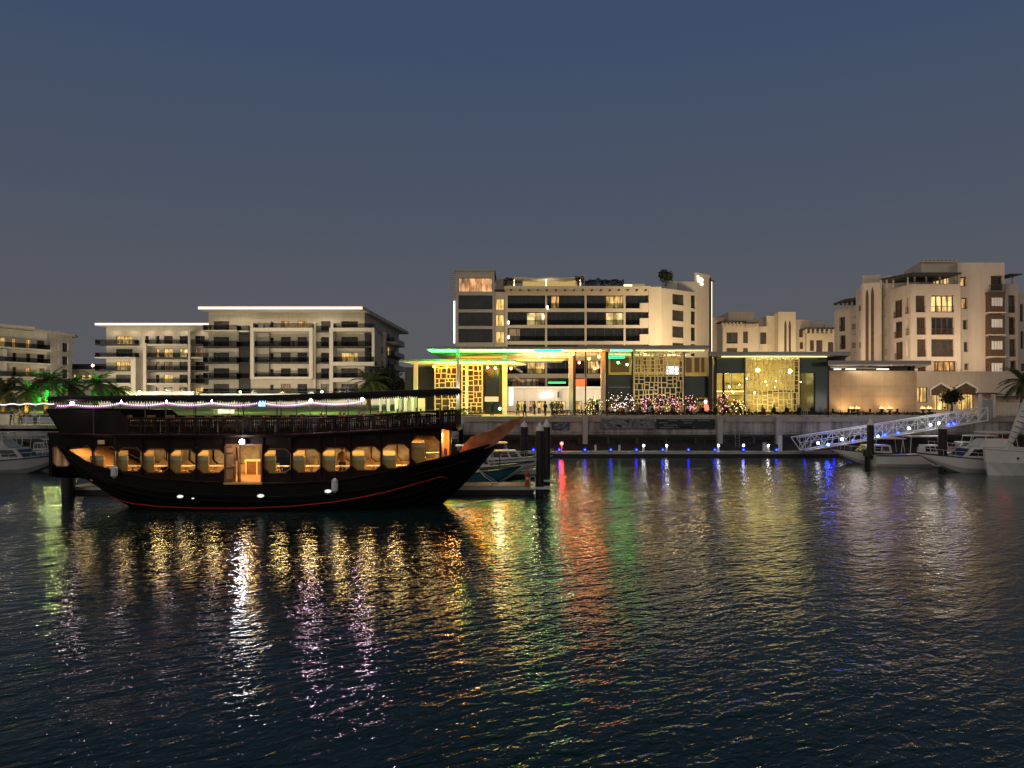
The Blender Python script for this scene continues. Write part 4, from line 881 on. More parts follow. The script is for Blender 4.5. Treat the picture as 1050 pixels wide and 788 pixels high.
def glazed_pavilion():
    t = thing('restaurant_pavilion', 'glazed pavilion glowing yellow inside, with a lattice front and dark green upper panels', 'restaurant', (PX(790, 93), 93, QZ))
    zc = PZ(364.5, 90)
    canopy(t, [(PX(726, 90), 90), (PX(872, 90), 90), (PX(860, 104), 104), (PX(735, 104), 104)], zc, 0.42, under='stucco')
    for px in (733.5, 742, 764, 820, 835, 849): column(t, px, 93.1, 0.22 if px not in (733.5, 849) else 0.35, zc-0.002, 'frame_dark')
    lattice(t, 764.5, 820, 365, 422, 92.4, 33, 9, 0.085, 0.55, stop=0.0)
    zb = PZ(383, 93)
    for a, b in ((735, 763.5), (821, 848)): MB().box(PX(a, 93), PX(b, 93), 93, 93.1, zb, zc-0.01).build('dark_panel', 'green_glass', t)
    MB().box(PX(735, 93), PX(763.5, 93), 93.02, 93.06, QZ, zb-0.01).build('glass_wall', 'glass_green', t)
    MB().box(PX(821, 93), PX(835, 93), 93.02, 93.06, QZ, zb-0.01).build('glass_wall', 'glass_green', t)
    MB().box(PX(836, 93), PX(848, 93), 93.02, 93.06, QZ, zb-0.01).build('glass_wall', 'green_glass', t)
    MB().box(PX(764.5, 93), PX(820, 93), 93.02, 93.06, QZ, zc-0.01).build('glass_wall', 'glass_green', t)
    wm_ = mat('pav_yellow', (0.55, 0.43, 0.20), 0.8, var=0.25, scale=0.9)
    MB().box(PX(733, 101), PX(851, 101), 101, 101.3, QZ, zc-0.003).build('back_wall', wm_, t)
    MB().box(PX(832, 95), PX(834, 95), 94, 100.9, QZ, zc-0.003).build('partition', 'dark_panel', t)
    sh = MB()
    for k in range(5): sh.box(PX(742, 100.5), PX(762, 100.5), 100.6, 100.95, QZ+0.9+k*0.8, QZ+0.95+k*0.8)
    sh.box(PX(766, 100), PX(818, 100), 100.5, 100.95, PZ(402, 100), PZ(401, 100)); sh.build('shelves', 'brown_screen', t)
    MB().box(PX(735, 95), PX(764, 95), 95, 95.5, PZ(402, 95), PZ(401, 95)).build('light_strip', emit('bar_strip', (1, 0.85, 0.4), 3), t)
    st = MB(); st.bar((PX(740, 97), 97, PZ(388, 97)), (PX(747, 97), 97, PZ(401, 97)), 0.12); st.bar((PX(750, 97), 97, PZ(384, 97)), (PX(750, 97), 97, PZ(401, 97)), 0.2); st.build('stair', 'canopy_white', t)
    for px, py in ((777, 380), (810, 381)):
        MB().ball((PX(px, 96), 96, PZ(py, 96)), 0.26).build('globe_lamp', emit('globe_lamp', (1, 0.8, 0.42), 30), t)
    rnd = random.Random(4)
    for k in range(15):
        px, py = rnd.uniform(745, 845), rnd.uniform(386, 413)
        MB().ball((PX(px, 97), rnd.uniform(95, 99), PZ(py, 97)), rnd.uniform(0.05, 0.1)).build('pendant_lamp', emit('pendant', (1, 0.72, 0.35), 110), t)
    for px, e in ((745, 110), (772, 260), (790, 260), (812, 260), (840, 40)):
        lamp_light('POINT', 'room_light', (PX(px, 97.5), 97.5, QZ+5.2), e*0.7, (1, 0.80, 0.36), 0.3, t); lamp_light('POINT', 'room_light', (PX(px, 97.5), 97.5, QZ+2.0), e*0.5, (1, 0.80, 0.38), 0.3, t)
    lamp_light('SPOT', 'lattice_light', (PX(792, 90), 89.0, QZ+0.3), 900, (1, 0.8, 0.35), 0.2, t, (PX(792, 92), 92.4, QZ+4), 110)
glazed_pavilion()

def stone_pavilion():
    t = thing('stone_pavilion', 'windowless stone clad pavilion lit warm from below with a flat overhanging roof', 'pavilion', (PX(895, 93), 93, QZ))
    z0, z1 = QZ, PZ(380.5, 93)
    MB().box(PX(850.5, 93), PX(940, 93), 93, 103, z0, z1).build('wall', 'stone_clad', t)
    j = MB()
    for k in range(1, 8): x = PX(850.5+k*11.2, 93); j.box(x-0.012, x+0.012, 92.985, 92.999, z0, z1)
    for k in range(1, 4): j.box(PX(851, 93), PX(939.8, 93), 92.984, 92.998, z0+k*1.2-0.012, z0+k*1.2+0.012)
    j.build('cladding_joints', mat('joint', (0.36, 0.27, 0.17), 0.9), t)
    MB().box(PX(851, 94), PX(935, 94), 94, 102, z1+0.002, PZ(376, 94)).build('clerestory', 'pane_dark', t)
    c = canopy(t, [(PX(849, 90.5), 90.5), (PX(955, 90.5), 90.5), (PX(935, 104), 104), (PX(855, 104), 104)], PZ(374.5, 91), 0.5)
    for px, w_ in ((856, 7), (868, 10), (900, 12)): MB().box(PX(px, 93.5), PX(px+w_, 93.5), 93.6, 93.8, z1+0.15, z1+0.3).build('light_strip', emit('clerestory_light', (1, 0.95, 0.8), 1.4), t)
    column(t, 937, 93.4, 0.25, PZ(374.6, 93), 'frame_dark', z1)
    for px, e in ((868, 85), (913, 90), (889, 30)):
        MB().box(PX(px, 92)-0.15, PX(px, 92)+0.15, 91.9, 92.2, QZ, QZ+0.25).build('uplight', 'frame_dark', t)
        lamp_light('SPOT', 'wall_uplight', (PX(px, 92), 91.6, QZ+0.35), e*2.0, (1, 0.64, 0.28), 0.15, t, (PX(px, 93), 93, QZ+2.6), 130)
    lamp_light('AREA', 'eaves_light', (PX(895, 92), 91.9, PZ(376, 92)), 110, (1, 0.82, 0.58), 9, t, (PX(895, 93), 93, QZ), sy=0.3)
stone_pavilion()

# ------------------------------------------------------------------ plants
def leafy(b, c, rad, n, size, rnd, flat=1.0, clumps=9):
    cs = []
    for _ in range(clumps):
        a = rnd.uniform(0, 2*math.pi); e = rnd.uniform(-0.6, 1.0); q = rnd.uniform(0.35, 0.8)
        cs.append(Vector((c[0]+rad*q*math.cos(a)*math.cos(e), c[1]+rad*q*math.sin(a)*math.cos(e), c[2]+rad*flat*q*math.sin(e))))
    for _ in range(n):
        k = rnd.choice(cs); d = Vector((rnd.gauss(0, 1), rnd.gauss(0, 1), rnd.gauss(0, 1)))*rad*0.24; p = k+d
        u = Vector((rnd.uniform(-1, 1), rnd.uniform(-1, 1), rnd.uniform(-1, 1))).normalized(); v = u.cross(Vector((rnd.uniform(-1, 1), rnd.uniform(-1, 1), 0.5))).normalized()
        s_ = size*rnd.uniform(0.6, 1.3); b.add([p-u*s_, p+v*s_*0.5, p+u*s_, p-v*s_*0.5], [(0,1,2,3)])
def tree(name, label, cat, px, y, zg, ztop, rad, seed, m='foliage', n=900, leaf=0.22, group=None, lights=None, flat=1.0):
    rnd = random.Random(seed); x = PX(px, y); t = thing(name, label, cat, (x, y, zg), group)
    zc = ztop-rad*flat; tr = MB()
    tr.tube([(x, y, zg), (x+0.1*rad, y, (zg+zc)/2), (x, y, zc)], [0.09*rad+0.05, 0.07*rad+0.03, 0.05*rad], 7)
    for k in range(5):
        a = k*1.26+rnd.random(); tr.tube([(x, y, zc-0.5*rad), (x+0.4*rad*math.cos(a), y+0.4*rad*math.sin(a), zc), (x+0.7*rad*math.cos(a), y+0.7*rad*math.sin(a), zc+0.45*rad)], [0.05*rad, 0.035*rad, 0.012*rad], 5)
    tr.build('trunk', 'bark', t)
    b = MB(); leafy(b, (x, y, zc), rad, n, leaf, rnd, flat); b.build('crown', m, t, fix=False)
    if lights:
        f = MB()
        for k in range(46):
            a, e, q = rnd.uniform(0, 6.28), rnd.uniform(-1.4, 1.2), rnd.uniform(0.4, 1.25)
            f.ball((x+rad*q*math.cos(a)*math.cos(e), y-abs(rad*q*math.sin(a)*math.cos(e)), zc+rad*flat*q*math.sin(e)), 0.032, 5)
        tag(f.build('fairy_lights', lights, t), kind='stuff')
    return t
def palm(label, px, y, zg, ztop, L, seed, nf=30, green=None, m='palm', tr_light=None, group='palm trees on the far shore'):
    rnd = random.Random(seed); x = PX(px, y); t = thing('palm_tree', label, 'palm tree', (x, y, zg), group)
    tb = MB(); H = ztop-zg; pts = [(x+0.25*math.sin(k/7*1.3), y, zg+H*k/7) for k in range(8)]
    tb.tube(pts, [0.27-0.010*k for k in range(8)], 9)
    for k in range(int(H/0.22)):
        f = k*0.22/H; i = min(6, int(f*7)); g = f*7-i; cx = pts[i][0]*(1-g)+pts[i+1][0]*g
        tb.lathe((cx, y, zg+k*0.22), [(0.24, 0), (0.30, 0.10), (0.23, 0.13)], 9)
    tb.build('trunk', 'bark', t); cx, cz = pts[-1][0], ztop; fr = MB()
    for k in range(nf):
        a = 2*math.pi*k/nf*2.4+rnd.uniform(-0.2, 0.2); el = rnd.uniform(-0.35, 1.25); l_ = L*rnd.uniform(0.85, 1.1)
        prev = Vector((cx, y, cz)); pts2 = [prev]; d = Vector((math.cos(a)*math.cos(el), math.sin(a)*math.cos(el), math.sin(el)))
        for s_ in range(7):
            d = (d+Vector((0, 0, -0.20))).normalized(); prev = prev+d*l_/7; pts2.append(prev.copy())
        fr.tube(pts2, [0.045-0.005*q for q in range(8)], 4)
        for s_ in range(1, 8):
            for h in (0, 0.25, 0.5, 0.75):
                p = pts2[s_-1].lerp(pts2[s_], h); dd = (pts2[s_]-pts2[s_-1]).normalized(); sd_ = dd.cross(Vector((0, 0, 1))).normalized()
                ll = L*0.25*(1-abs(s_+h-4)/6.0)
                for sg in (-1, 1):
                    q = (sd_*sg+dd*0.7+Vector((0, 0, -0.35+rnd.uniform(-.15, .15)))).normalized()*ll; wv = dd*0.065
                    fr.add([p-wv, p+wv, p+q], [(0,1,2)])
    fr.build('fronds', m, t, fix=False)
    if green: lamp_light('SPOT', 'tree_uplight', (cx+0.8, y-3.0, zg+0.3), green*3.5, (0.02, 1, 0.12), 0.1, t, (cx, y, cz+0.4), 65)
    if tr_light: lamp_light('SPOT', 'trunk_light', (cx, y-1.4, zg+0.15), tr_light*1.6, (1, 0.7, 0.15), 0.1, t, (cx, y, zg+H*0.5), 70)
    return t
palm('palm tree lit bright green at the stern end of the wooden ship', 47, 87, 4.0, PZ(391, 87), 2.7, 1, 36, green=1500, tr_light=160)
palm('palm tree with a golden lit trunk on the left quay', 27, 86, 4.0, PZ(401, 86), 3.0, 2, 34, tr_light=260)
palm('dim palm tree at the far left edge of the quay', 3, 88, 4.0, PZ(401, 88), 3.0, 12, 32, tr_light=60)
palm('dark palm tree between the two green lit palms', 70, 92, 4.0, PZ(396, 92), 2.8, 3, 32)
palm('palm tree lit softer green behind the ship canopy', 98, 92, 4.0, PZ(394, 92), 2.6, 4, 34, green=480)
palm('dark palm tree just right of the softly green lit palm', 116, 95, 4.0, PZ(400, 95), 2.6, 14, 30)
palm('palm tree in front of the long white block near its right corner', 377, 108, 4.2, PZ(392, 108), 3.3, 5, 36, tr_light=420, group=None)
palm('palm tree at the right edge behind the moored sailing boat', 1047, 92, 4.0, PZ(392, 92), 3.2, 6, 32, group=None)
tree('broadleaf_tree', 'dark round tree beside the receding side of the long white block', 'tree', 397, 118, 4.1, PZ(372, 118), 2.6, 8, 'foliage_dark', 1500, 0.3)
tree('broadleaf_tree', 'dark low tree left of the entrance pavilion', 'tree', 407, 114, 4.1, PZ(386, 114), 1.9, 18, 'foliage_dark', 900, 0.28)
tree('rooftop_tree', 'round clipped tree on the right end of the hotel roof', 'tree', 682.5, 153, PZ(294, 153), PZ(276.5, 153), 1.5, 9, 'foliage_dark', 1500, 0.25)
tree('courtyard_tree', 'small dark tree in front of the two pointed arch windows', 'tree', 975, 103, QZ, PZ(401, 103), 1.6, 10, 'foliage_dark', 900, 0.2, flat=0.6)
def hedge(label, px0, px1, y, z0, z1, seed, m='foliage_dark', name='hedge', dep=0.8, box=None, n=90):
    rnd = random.Random(seed); x0, x1 = PX(px0, y), PX(px1, y); t = thing(name, label, 'hedge' if name == 'hedge' else 'planter', ((x0+x1)/2, y, z0))
    b = MB(); w_ = x1-x0
    for k in range(int(w_*n)):
        x = rnd.uniform(x0, x1); h = (z1-z0)*(0.75+0.35*mnoise.noise((x*0.9, seed, 0))); zz = z0+rnd.random()**0.6*h; yy = y+rnd.uniform(0, dep)
        u = Vector((rnd.uniform(-1, 1), rnd.uniform(-1, 1), rnd.uniform(-1, 1))).normalized(); v = u.cross(Vector((0.3, 0.2, 1))).normalized(); s_ = rnd.uniform(0.07, 0.15); p = Vector((x, yy, zz))
        b.add([p-u*s_, p+v*s_*.6, p+u*s_, p-v*s_*.6], [(0,1,2,3)])
    b.build('foliage', m, t, fix=False)
    if box: MB().box(x0, x1, y-0.05, y+dep+0.05, z0-box, z0+0.12).build('planter_box', 'concrete', t)
    return t
hedge('long dark hedge along the quay edge before the lattice pavilion', 566, 622, 85.2, QZ+0.1, QZ+1.0, 1, box=0.1)
hedge('dark hedge with small plants along the quay under the lattice screen', 624, 732, 85.2, QZ+0.1, QZ+0.75, 2, box=0.1)
hedge('dark hedge along the quay before the glazed pavilion', 733, 848, 85.2, QZ+0.1, QZ+0.7, 3, box=0.1)
hedge('dark hedge along the foot of the stone pavilion', 850, 960, 85.2, QZ+0.1, QZ+0.65, 4, box=0.1)
hedge('clipped green shrubs by the entrance columns above the ship prow', 470, 494, 86.5, QZ+0.1, QZ+1.15, 5, 'foliage', box=0.1)
hedge('dark roof hedge along the middle of the hotel terrace', 600, 640, 152, PZ(294.5, 152), PZ(284, 152), 6, dep=1.2, n=420)
hedge('small roof shrubs left of the lit rooftop bar', 516, 527, 152, PZ(294, 152), PZ(281.5, 152), 7, dep=1.2, n=400)
hedge('roof shrubs just right of the lit rooftop bar', 590, 599, 152, PZ(294, 152), PZ(280.5, 152), 8, dep=1.2, n=400)
pink = emit('fairy_pink', (1, 0.36, 0.50), 4); fwhite = emit('fairy_white', (1, 0.8, 0.75), 4.5)
for i, (px, y, zt, r_, lm, lab) in enumerate(((632, 88.5, 403, 1.0, fwhite, 'small tree wrapped in white lights nearest the yellow column'), (643, 87.5, 405, 0.95, fwhite, 'small tree wrapped in white lights at the left edge of the lattice screen'),
        (661, 88.2, 406, 1.0, pink, 'small tree wrapped in pink lights in front of the left part of the lattice screen'), (676, 87.6, 403.5, 1.05, pink, 'small tree wrapped in pink lights in front of the middle of the lattice screen'),
        (690, 88.3, 406, 0.95, pink, 'small tree wrapped in pink lights in front of the right part of the lattice screen'), (708, 88, 405, 1.0, pink, 'small tree wrapped in pink lights just right of the lattice screen'),
        (740, 87.6, 404, 1.1, pink, 'small tree wrapped in pink and white lights at the left glass of the glowing pavilion'), (756, 88, 410, 0.8, emit('fairy_amber', (1, 0.5, 0.15), 9), 'low tree wrapped in amber lights before the glowing pavilion'),
        (608, 90, 407, 1.0, emit('fairy_yellow', (0.9, 0.8, 0.15), 5), 'small tree wrapped in yellow lights between the canopy columns'), (570, 92, 410, 0.8, None, 'small pale shrub tree on the entrance plaza'))):
    tree('fairy_light_tree' if lm else 'shrub_tree', lab, 'tree', px, y, QZ, PZ(zt, y), r_, 30+i, 'foliage', 260, 0.13, 'small trees along the promenade', lm)

# ------------------------------------------------------------------ people on the promenade
def person_meshes(sit=False):
    b = MB()
    if not sit:
        for sx, st in ((-1, 0.10), (1, -0.12)):
            b.tube([(0.09*sx, st, 0.05), (0.10*sx, st*0.8, 0.45), (0.10*sx, 0, 0.86)], [0.055, 0.065, 0.095], 8); b.tube([(0.09*sx, st+0.02, 0.04), (0.09*sx, st-0.16, 0.03)], [0.05, 0.035], 7)
        hip = 0.86; ty = 0
    else:
        for sx in (-1, 1):
            b.tube([(0.11*sx, -0.42, 0.05), (0.11*sx, -0.42, 0.46), (0.10*sx, -0.05, 0.50)], [0.05, 0.065, 0.095], 8); b.tube([(0.11*sx, -0.40, 0.04), (0.11*sx, -0.58, 0.03)], [0.05, 0.035], 7)
        hip = 0.48; ty = 0
    b.tube([(0, ty, hip-0.04), (0, ty, hip+0.15), (0, ty, hip+0.40), (0, ty, hip+0.54), (0, ty-0.01, hip+0.60), (0, ty-0.02, hip+0.66)], [0.15, 0.15, 0.18, 0.15, 0.07, 0.055], 12)
    b.ball((0, ty-0.03, hip+0.765), 0.105, 10, 1.18)
    for sx in (-1, 1):
        b.tube([(0.17*sx, ty, hip+0.50), (0.23*sx, ty, hip+0.25), (0.20*sx, ty-0.20, hip+0.10), (0.19*sx, ty-0.27, hip+0.11)], [0.055, 0.045, 0.035, 0.03], 7)
    me = bpy.data.meshes.new('person_body'); me.from_pydata(b.v, [], b.f)
    o = bpy.data.objects.new('person_tmp', me); COL.objects.link(o)
    md = o.modifiers.new('r', 'REMESH'); md.mode = 'VOXEL'; md.voxel_size = 0.022
    dg = bpy.context.evaluated_depsgraph_get(); me2 = bpy.data.meshes.new_from_object(o.evaluated_get(dg)); bpy.data.objects.remove(o)
    me2.materials.clear(); me2.materials.append(M['skin'])
    for p in me2.polygons: p.use_smooth = True
    def grow(keep, off, name, m):
        bb = bmesh.new(); bb.from_mesh(me2); bb.normal_update()
        bmesh.ops.delete(bb, geom=[f for f in bb.faces if not keep(f.calc_center_median())], context='FACES')
        for v in bb.verts: v.co += v.normal*off
        q = bpy.data.meshes.new(name); bb.to_mesh(q); bb.free(); q.materials.append(m)
        for p in q.polygons: p.use_smooth = True
        return q
    neck = hip+0.58
    return me2, [('shirt', lambda m: grow(lambda c: hip+0.02 < c.z < neck and abs(c.x) < 0.3 and c.y > ty-0.2, 0.014, 'shirt', m)),
                 ('trousers', lambda m: grow(lambda c: 0.09 < c.z < hip+0.05 and abs(c.x) < 0.185, 0.012, 'trousers', m)),
                 ('hair', lambda m: grow(lambda c: c.z > hip+0.80 or (c.z > hip+0.70 and c.y > ty-0.01), 0.012, 'hair', m))]
PB = {}
for sit in (False, True):
    body, cl = person_meshes(sit)
    for shirt in ('cloth_dark', 'cloth_brown', 'cloth_white'):
        PB[(sit, shirt)] = (body, [(cl[0][0], cl[0][1](M[shirt])), (cl[1][0], cl[1][1](M['cloth_dark'])), (cl[2][0], cl[2][1](M['hair']))])
def person(label, x, y, z, rz, shirt='cloth_dark', sit=False, group=None):
    body, cl = PB[(sit, shirt)]; o = bpy.data.objects.new('person', body); COL.objects.link(o); o.location = (x, y, z); o.rotation_euler = (0, 0, R(rz))
    tag(o, label, 'person', group)
    for nm, me in cl:
        c = bpy.data.objects.new(nm, me); COL.objects.link(c); c.parent = o
    return o
G1 = 'people on the promenade'
for px, y, rz, sh, lab in ((504.5, 90, 20, 'cloth_dark', 'person in dark clothes standing beside the green lamp'), (548, 96, 110, 'cloth_dark', 'person in dark clothes walking left across the entrance plaza'),
        (566, 92, -60, 'cloth_dark', 'person in dark clothes near the right end of the plaza shrubs'), (553, 104, 180, 'cloth_white', 'person in a white shirt by the shopfront doors'),
        (576, 110, 0, 'cloth_brown', 'person in a brown shirt in front of the lit hotel shopfront')):
    person(lab, PX(px, y), y, QZ, rz, sh, group=G1)
for px, y, rz, sh, lab in ((531, 93, 30, 'cloth_brown', 'person in brown just right of the orange column'), (559, 88.5, 150, 'cloth_dark', 'person in black near the quay edge at the plaza'), (544, 118, 0, 'cloth_white', 'person in white at the back of the plaza by the awnings'),
        (538, 88, 70, 'cloth_dark', 'person in dark clothes at the quay edge above the ship prow'), (612, 87.5, 10, 'cloth_dark', 'person in dark clothes between the yellow column and the yellow lit tree')):
    person(lab, PX(px, y), y, QZ, rz, sh, group=G1)
for px, y, rz, sh, lab in ((12, 80.6, 90, 'cloth_dark', 'person in dark clothes walking in front of the cream stall wall'), (21, 81.5, -90, 'cloth_brown', 'person in brown at the right end of the cream stall'), (36, 80.8, 20, 'cloth_white', 'person in white on the left quay beside the golden palm trunk')):
    person(lab, PX(px, y), y, LQZ, rz, sh, group=G1)
# diners with chairs and tables behind the hedge
def table_proto():
    t = thing('dining_table', '', 'table'); MB().lathe((0, 0, 0.71), [(0.42, 0), (0.43, 0.02), (0.42, 0.04)], 14).build('tabletop', 'frame_light', t, local=True)
    MB().lathe((0, 0, 0), [(0.22, 0), (0.05, 0.03), (0.035, 0.71)], 10).build('leg', 'frame_dark', t, local=True); return t
def chair_proto(m='fabric_black'):
    t = thing('dining_chair', '', 'chair'); MB().box(-.22, .22, -.22, .22, .43, .47).build('seat', m, t, local=True)
    MB().box(-.21, .21, .19, .23, .5, .9).build('backrest', m, t, local=True)
    for sx in (-1, 1):
        for sy in (-1, 1): MB().box(sx*.19-.02, sx*.19+.02, sy*.19-.02, sy*.19+.02, 0, .43 if sy < 0 else .9).build('leg', 'frame_dark', t, local=True)
    return t
tp = table_proto(); cp = chair_proto(); first = [tp, cp]
dpos = [(632, 87.3), (648, 86.8), (662, 87), (672, 86.7), (683, 87.2), (697, 86.8), (712, 87.1), (727, 86.8), (752, 86.9), (776, 86.8), (800, 87), (826, 86.9), (862, 88), (884, 88.2), (912, 88)]
rnd = random.Random(11)
ref = ['by the yellow column', 'at the left edge of the lattice screen', 'below the left part of the lattice screen', 'below the centre left of the lattice screen', 'below the centre right of the lattice screen', 'at the right edge of the lattice screen', 'before the right green glass band',
       'between the lattice and glazed pavilions', 'before the left glass of the glazed pavilion', 'before the left half of the glazed pavilion lattice', 'before the right half of the glazed pavilion lattice', 'before the dark right glass of the glazed pavilion',
       'at the left end of the stone wall', 'at the middle of the stone wall', 'at the right part of the stone wall']
for i, ((px, y), rf) in enumerate(zip(dpos, ref)):
    x = PX(px, y); lab = 'small round dining table ' + rf
    o = tp if i == 0 else copy_tree(tp)
    o.location = (x, y, QZ); tag(o, lab, 'table', 'dining tables along the quay')
    for s_ in (-1, 1):
        c = cp if (i == 0 and s_ == -1) else copy_tree(cp)
        c.location = (x+0.72*s_, y, QZ); c.rotation_euler = (0, 0, R(-90*s_)); tag(c, f'{"left" if s_ < 0 else "right"} chair at the table {rf}', 'chair', 'dining chairs along the quay')
        if i < 12 and rnd.random() < 0.7:
            person(f'diner seated {"left" if s_ < 0 else "right"} of the table {rf}', x+0.70*s_, y, QZ, -90*s_, rnd.choice(['cloth_dark', 'cloth_brown', 'cloth_dark', 'cloth_white']), True, 'diners along the quay')
# glowing table heaters by the stone wall
hot = emit('ember', (1, 0.16, 0.07), 6)
for i, px in enumerate((873.5, 879.5, 904.5, 912.5, 946.5, 953)):
    y = 89.5; x = PX(px, y); t = thing('fire_bowl', f'{ORD[i]} glowing fire bowl from the left along the stone wall', 'fire bowl', (x, y, QZ), 'glowing fire bowls by the stone wall')
    MB().lathe((x, y, QZ), [(0.2, 0), (0.12, 0.05), (0.10, 0.6), (0.30, 0.75), (0.32, 0.85)], 12).build('bowl', 'frame_dark', t)
    f = MB(); f.add([(x-.3, y-.05, QZ+.87), (x+.3, y-.05, QZ+.87), (x+.14, y, QZ+1.15), (x, y, QZ+1.0), (x-.12, y, QZ+1.22), (x-.3, y+.1, QZ+.87), (x+.3, y+.1, QZ+.87)], [(0,1,2,3,4), (5,6,2,3,4)]); f.build('flame', hot, t)
def umbrella_stall():
    y = 89; x = PX(723.5, y); t = thing('lantern', 'tall red and white paper lantern on the promenade right of the lattice screen', 'lantern', (x, y, QZ))
    MB().lathe((x, y, QZ+0.5), [(0.12, 0), (0.38, 0.2), (0.42, 0.5), (0.3, 0.85), (0.1, 0.95)], 14).build('shade', emit('paper_lantern_red', (1, 0.30, 0.18), 0.9), t)
    MB().lathe((x, y, QZ+1.47), [(0.12, 0), (0.2, 0.2), (0.16, 0.4), (0.05, 0.45)], 12).build('shade', emit('lantern_top', (1, 0.8, 0.5), 2), t)
    MB().lathe((x, y, QZ), [(0.3, 0), (0.06, 0.06), (0.04, 0.5)], 10).build('stand', 'frame_dark', t)
umbrella_stall()
# entrance plaza: kiosk, white arcade, market stall lights on the lawn
def arcade():
    y = 100; x0 = PX(389, y); x1 = PX(424, y); z0, z1 = 4.3, PZ(404, y)
    t = thing('arcade_wall', 'pale greenish lit arcade of arches seen through the ship upper deck', 'arcade', ((x0+x1)/2, y, z0)); b = MB(); n = 4; w_ = (x1-x0)/n
    for k in range(n):
        a = x0+k*w_; pts = [(a, z0), (a+0.22, z0), (a+0.22, z1-1.3)] + [(a+w_/2-(w_/2-0.22)*math.cos(math.pi*q/8), z1-1.3+0.8*math.sin(math.pi*q/8)) for q in range(1, 8)] + [(a+w_-0.22, z1-1.3), (a+w_-0.22, z0), (a+w_, z0), (a+w_, z1+0.2*(k == 2)), (a, z1+0.2*(k == 2))]
        b.prism_y(pts, y, y+0.5)
    b.build('wall', 'white_paint', t); MB().box(x0+2, x1+1.4, y+0.8, y+1.1, z0, z1-0.6).build('back_wall', 'white_paint', t)
    lamp_light('POINT', 'wall_light', ((x0+x1)/2, y-3, 5.2), 60, (0.8, 1, 0.85), 0.3, t)
arcade()
def kiosk(px0, px1, label, c1):
    y = 92; x0, x1 = PX(px0, y), PX(px1, y); t = thing('kiosk', label, 'kiosk', ((x0+x1)/2, y, 4.0), 'kiosks on the lawn')
    MB().box(x0, x1, y, y+1.5, 4.0, PZ(425, y)).build('counter', 'cream', t); MB().box(x0+.05, x1-.05, y+1.2, y+1.5, PZ(425, y), PZ(420.5, y)).build('back_wall', c1, t)
    MB().box(x0-.2, x1+.2, y-.4, y+1.6, PZ(420.5, y), PZ(419.8, y)).build('roof', 'white_paint', t)
    for x in (x0, x1-.08): MB().box(x, x+.08, y, y+.08, PZ(425, y), PZ(420.6, y)).build('post', 'white_paint', t)
    lamp_light('POINT', 'kiosk_light', ((x0+x1)/2, y-0.6, PZ(422.5, y)), 22, (1, 0.68, 0.35), 0.1, t)
kiosk(219, 236, 'small cream kiosk with warm light on the lawn behind the ship', emit('kiosk_glow', (1, 0.75, 0.4), 1.4))
kiosk(154, 168, 'small green kiosk with an orange light on the lawn behind the ship', emit('kiosk_green', (0.05, 0.9, 0.25), 0.6))
MB_l = [(-60, 100), (-47, 96), (-35, 98), (-24, 96), (-14, 98)]
for i, (x, y) in enumerate(MB_l):
    t = thing('lawn_lamp', f'{ORD[i]} short post lamp from the left lighting the lawn', 'lamp', (x, y, 4.2), 'post lamps on the lawn')
    MB().lathe((x, y, 4.1), [(0.07, 0), (0.05, 0.1), (0.05, 2.6), (0.16, 2.7)], 8).build('post', 'frame_dark', t); MB().lathe((x, y, 6.8), [(0.14, 0), (0.14, 0.18), (0.05, 0.2)], 8).build('bulb', emit('lawn_bulb', (0.9, 1, 0.5), 8), t)
    lamp_light('POINT', 'lawn_light', (x, y-0.5, 6.6), 800 if i < 4 else 250, (0.82, 1.0, 0.32), 0.15, t)
def left_fence():
    y = 79.5; t = thing('quay_railing', 'pale quay railing on the left with a wall of market stalls behind', 'railing', (-38, y, LQZ)); b = MB()
    x0, x1 = -62, PX(100, y)
    for k in range(int((x1-x0)/1.4)+1): x = x0+k*1.4; b.box(x-.03, x+.03, y, y+.06, LQZ, LQZ+1.1)
    for z_ in (LQZ+.4, LQZ+.75, LQZ+1.1): b.box(x0, x1, y+.01, y+.05, z_-.02, z_+.02)
    b.build('railing', 'metal_white', t)
    s_ = thing('market_stall', 'cream low market stall wall at the far left behind the quay railing', 'stall', (PX(8, 83), 83, LQZ))
    MB().box(PX(-20, 83), PX(14, 83), 83, 84.5, LQZ, PZ(424, 83)).build('wall', 'stucco', s_); MB().box(PX(-20, 83), PX(15, 83), 82.8, 84.8, PZ(424, 83)+.005, PZ(423, 83)).build('roof', 'frame_dark', s_)
    lamp_light('POINT', 'stall_light', (PX(10, 81), 80.8, LQZ+2.2), 70, (1, 0.85, 0.55), 0.15, s_); lamp_light('POINT', 'stall_light', (PX(35, 81), 81, LQZ+1.4), 70, (1, 0.7, 0.3), 0.15, s_)
    lamp_light('POINT', 'stall_light', (PX(70, 81), 81, LQZ+2.4), 60, (1, 0.75, 0.4), 0.15, s_)
left_fence()
# ------------------------------------------------------------------ pontoons, piles, gangway
def pontoon(label, x0, x1, y0, y1, zt, m='deck_wood', loc=None):
    t = thing('pontoon', label, 'pontoon', ((x0+x1)/2, y0, 0))
    MB().box(x0+.1, x1-.1, y0+.12, y1-.12, -0.3, zt-0.22).build('floats', 'black', t)
    MB().box(x0, x1, y0, y1, zt-0.22, zt-0.03).build('edge_beam', 'metal_grey', t)
    MB().box(x0+.12, x1-.12, y0+.12, y1-.12, zt-0.028, zt).build('decking', m, t)
    return t
FP = 77.5
pontoon('far floating pontoon with a row of blue lights below the quay wall', PX(470, FP), PX(872, FP), FP, FP+2.2, 0.52, 'concrete')
pontoon('near wooden floating dock running behind the wooden ship', PX(50, 44), PX(549, 46.2), 46.0, 48.6, 0.52)
pontoon('narrow floating dock behind the moored motorboats at the prow', PX(500, 56), PX(556, 56), 56.0, 57.4, 0.5)
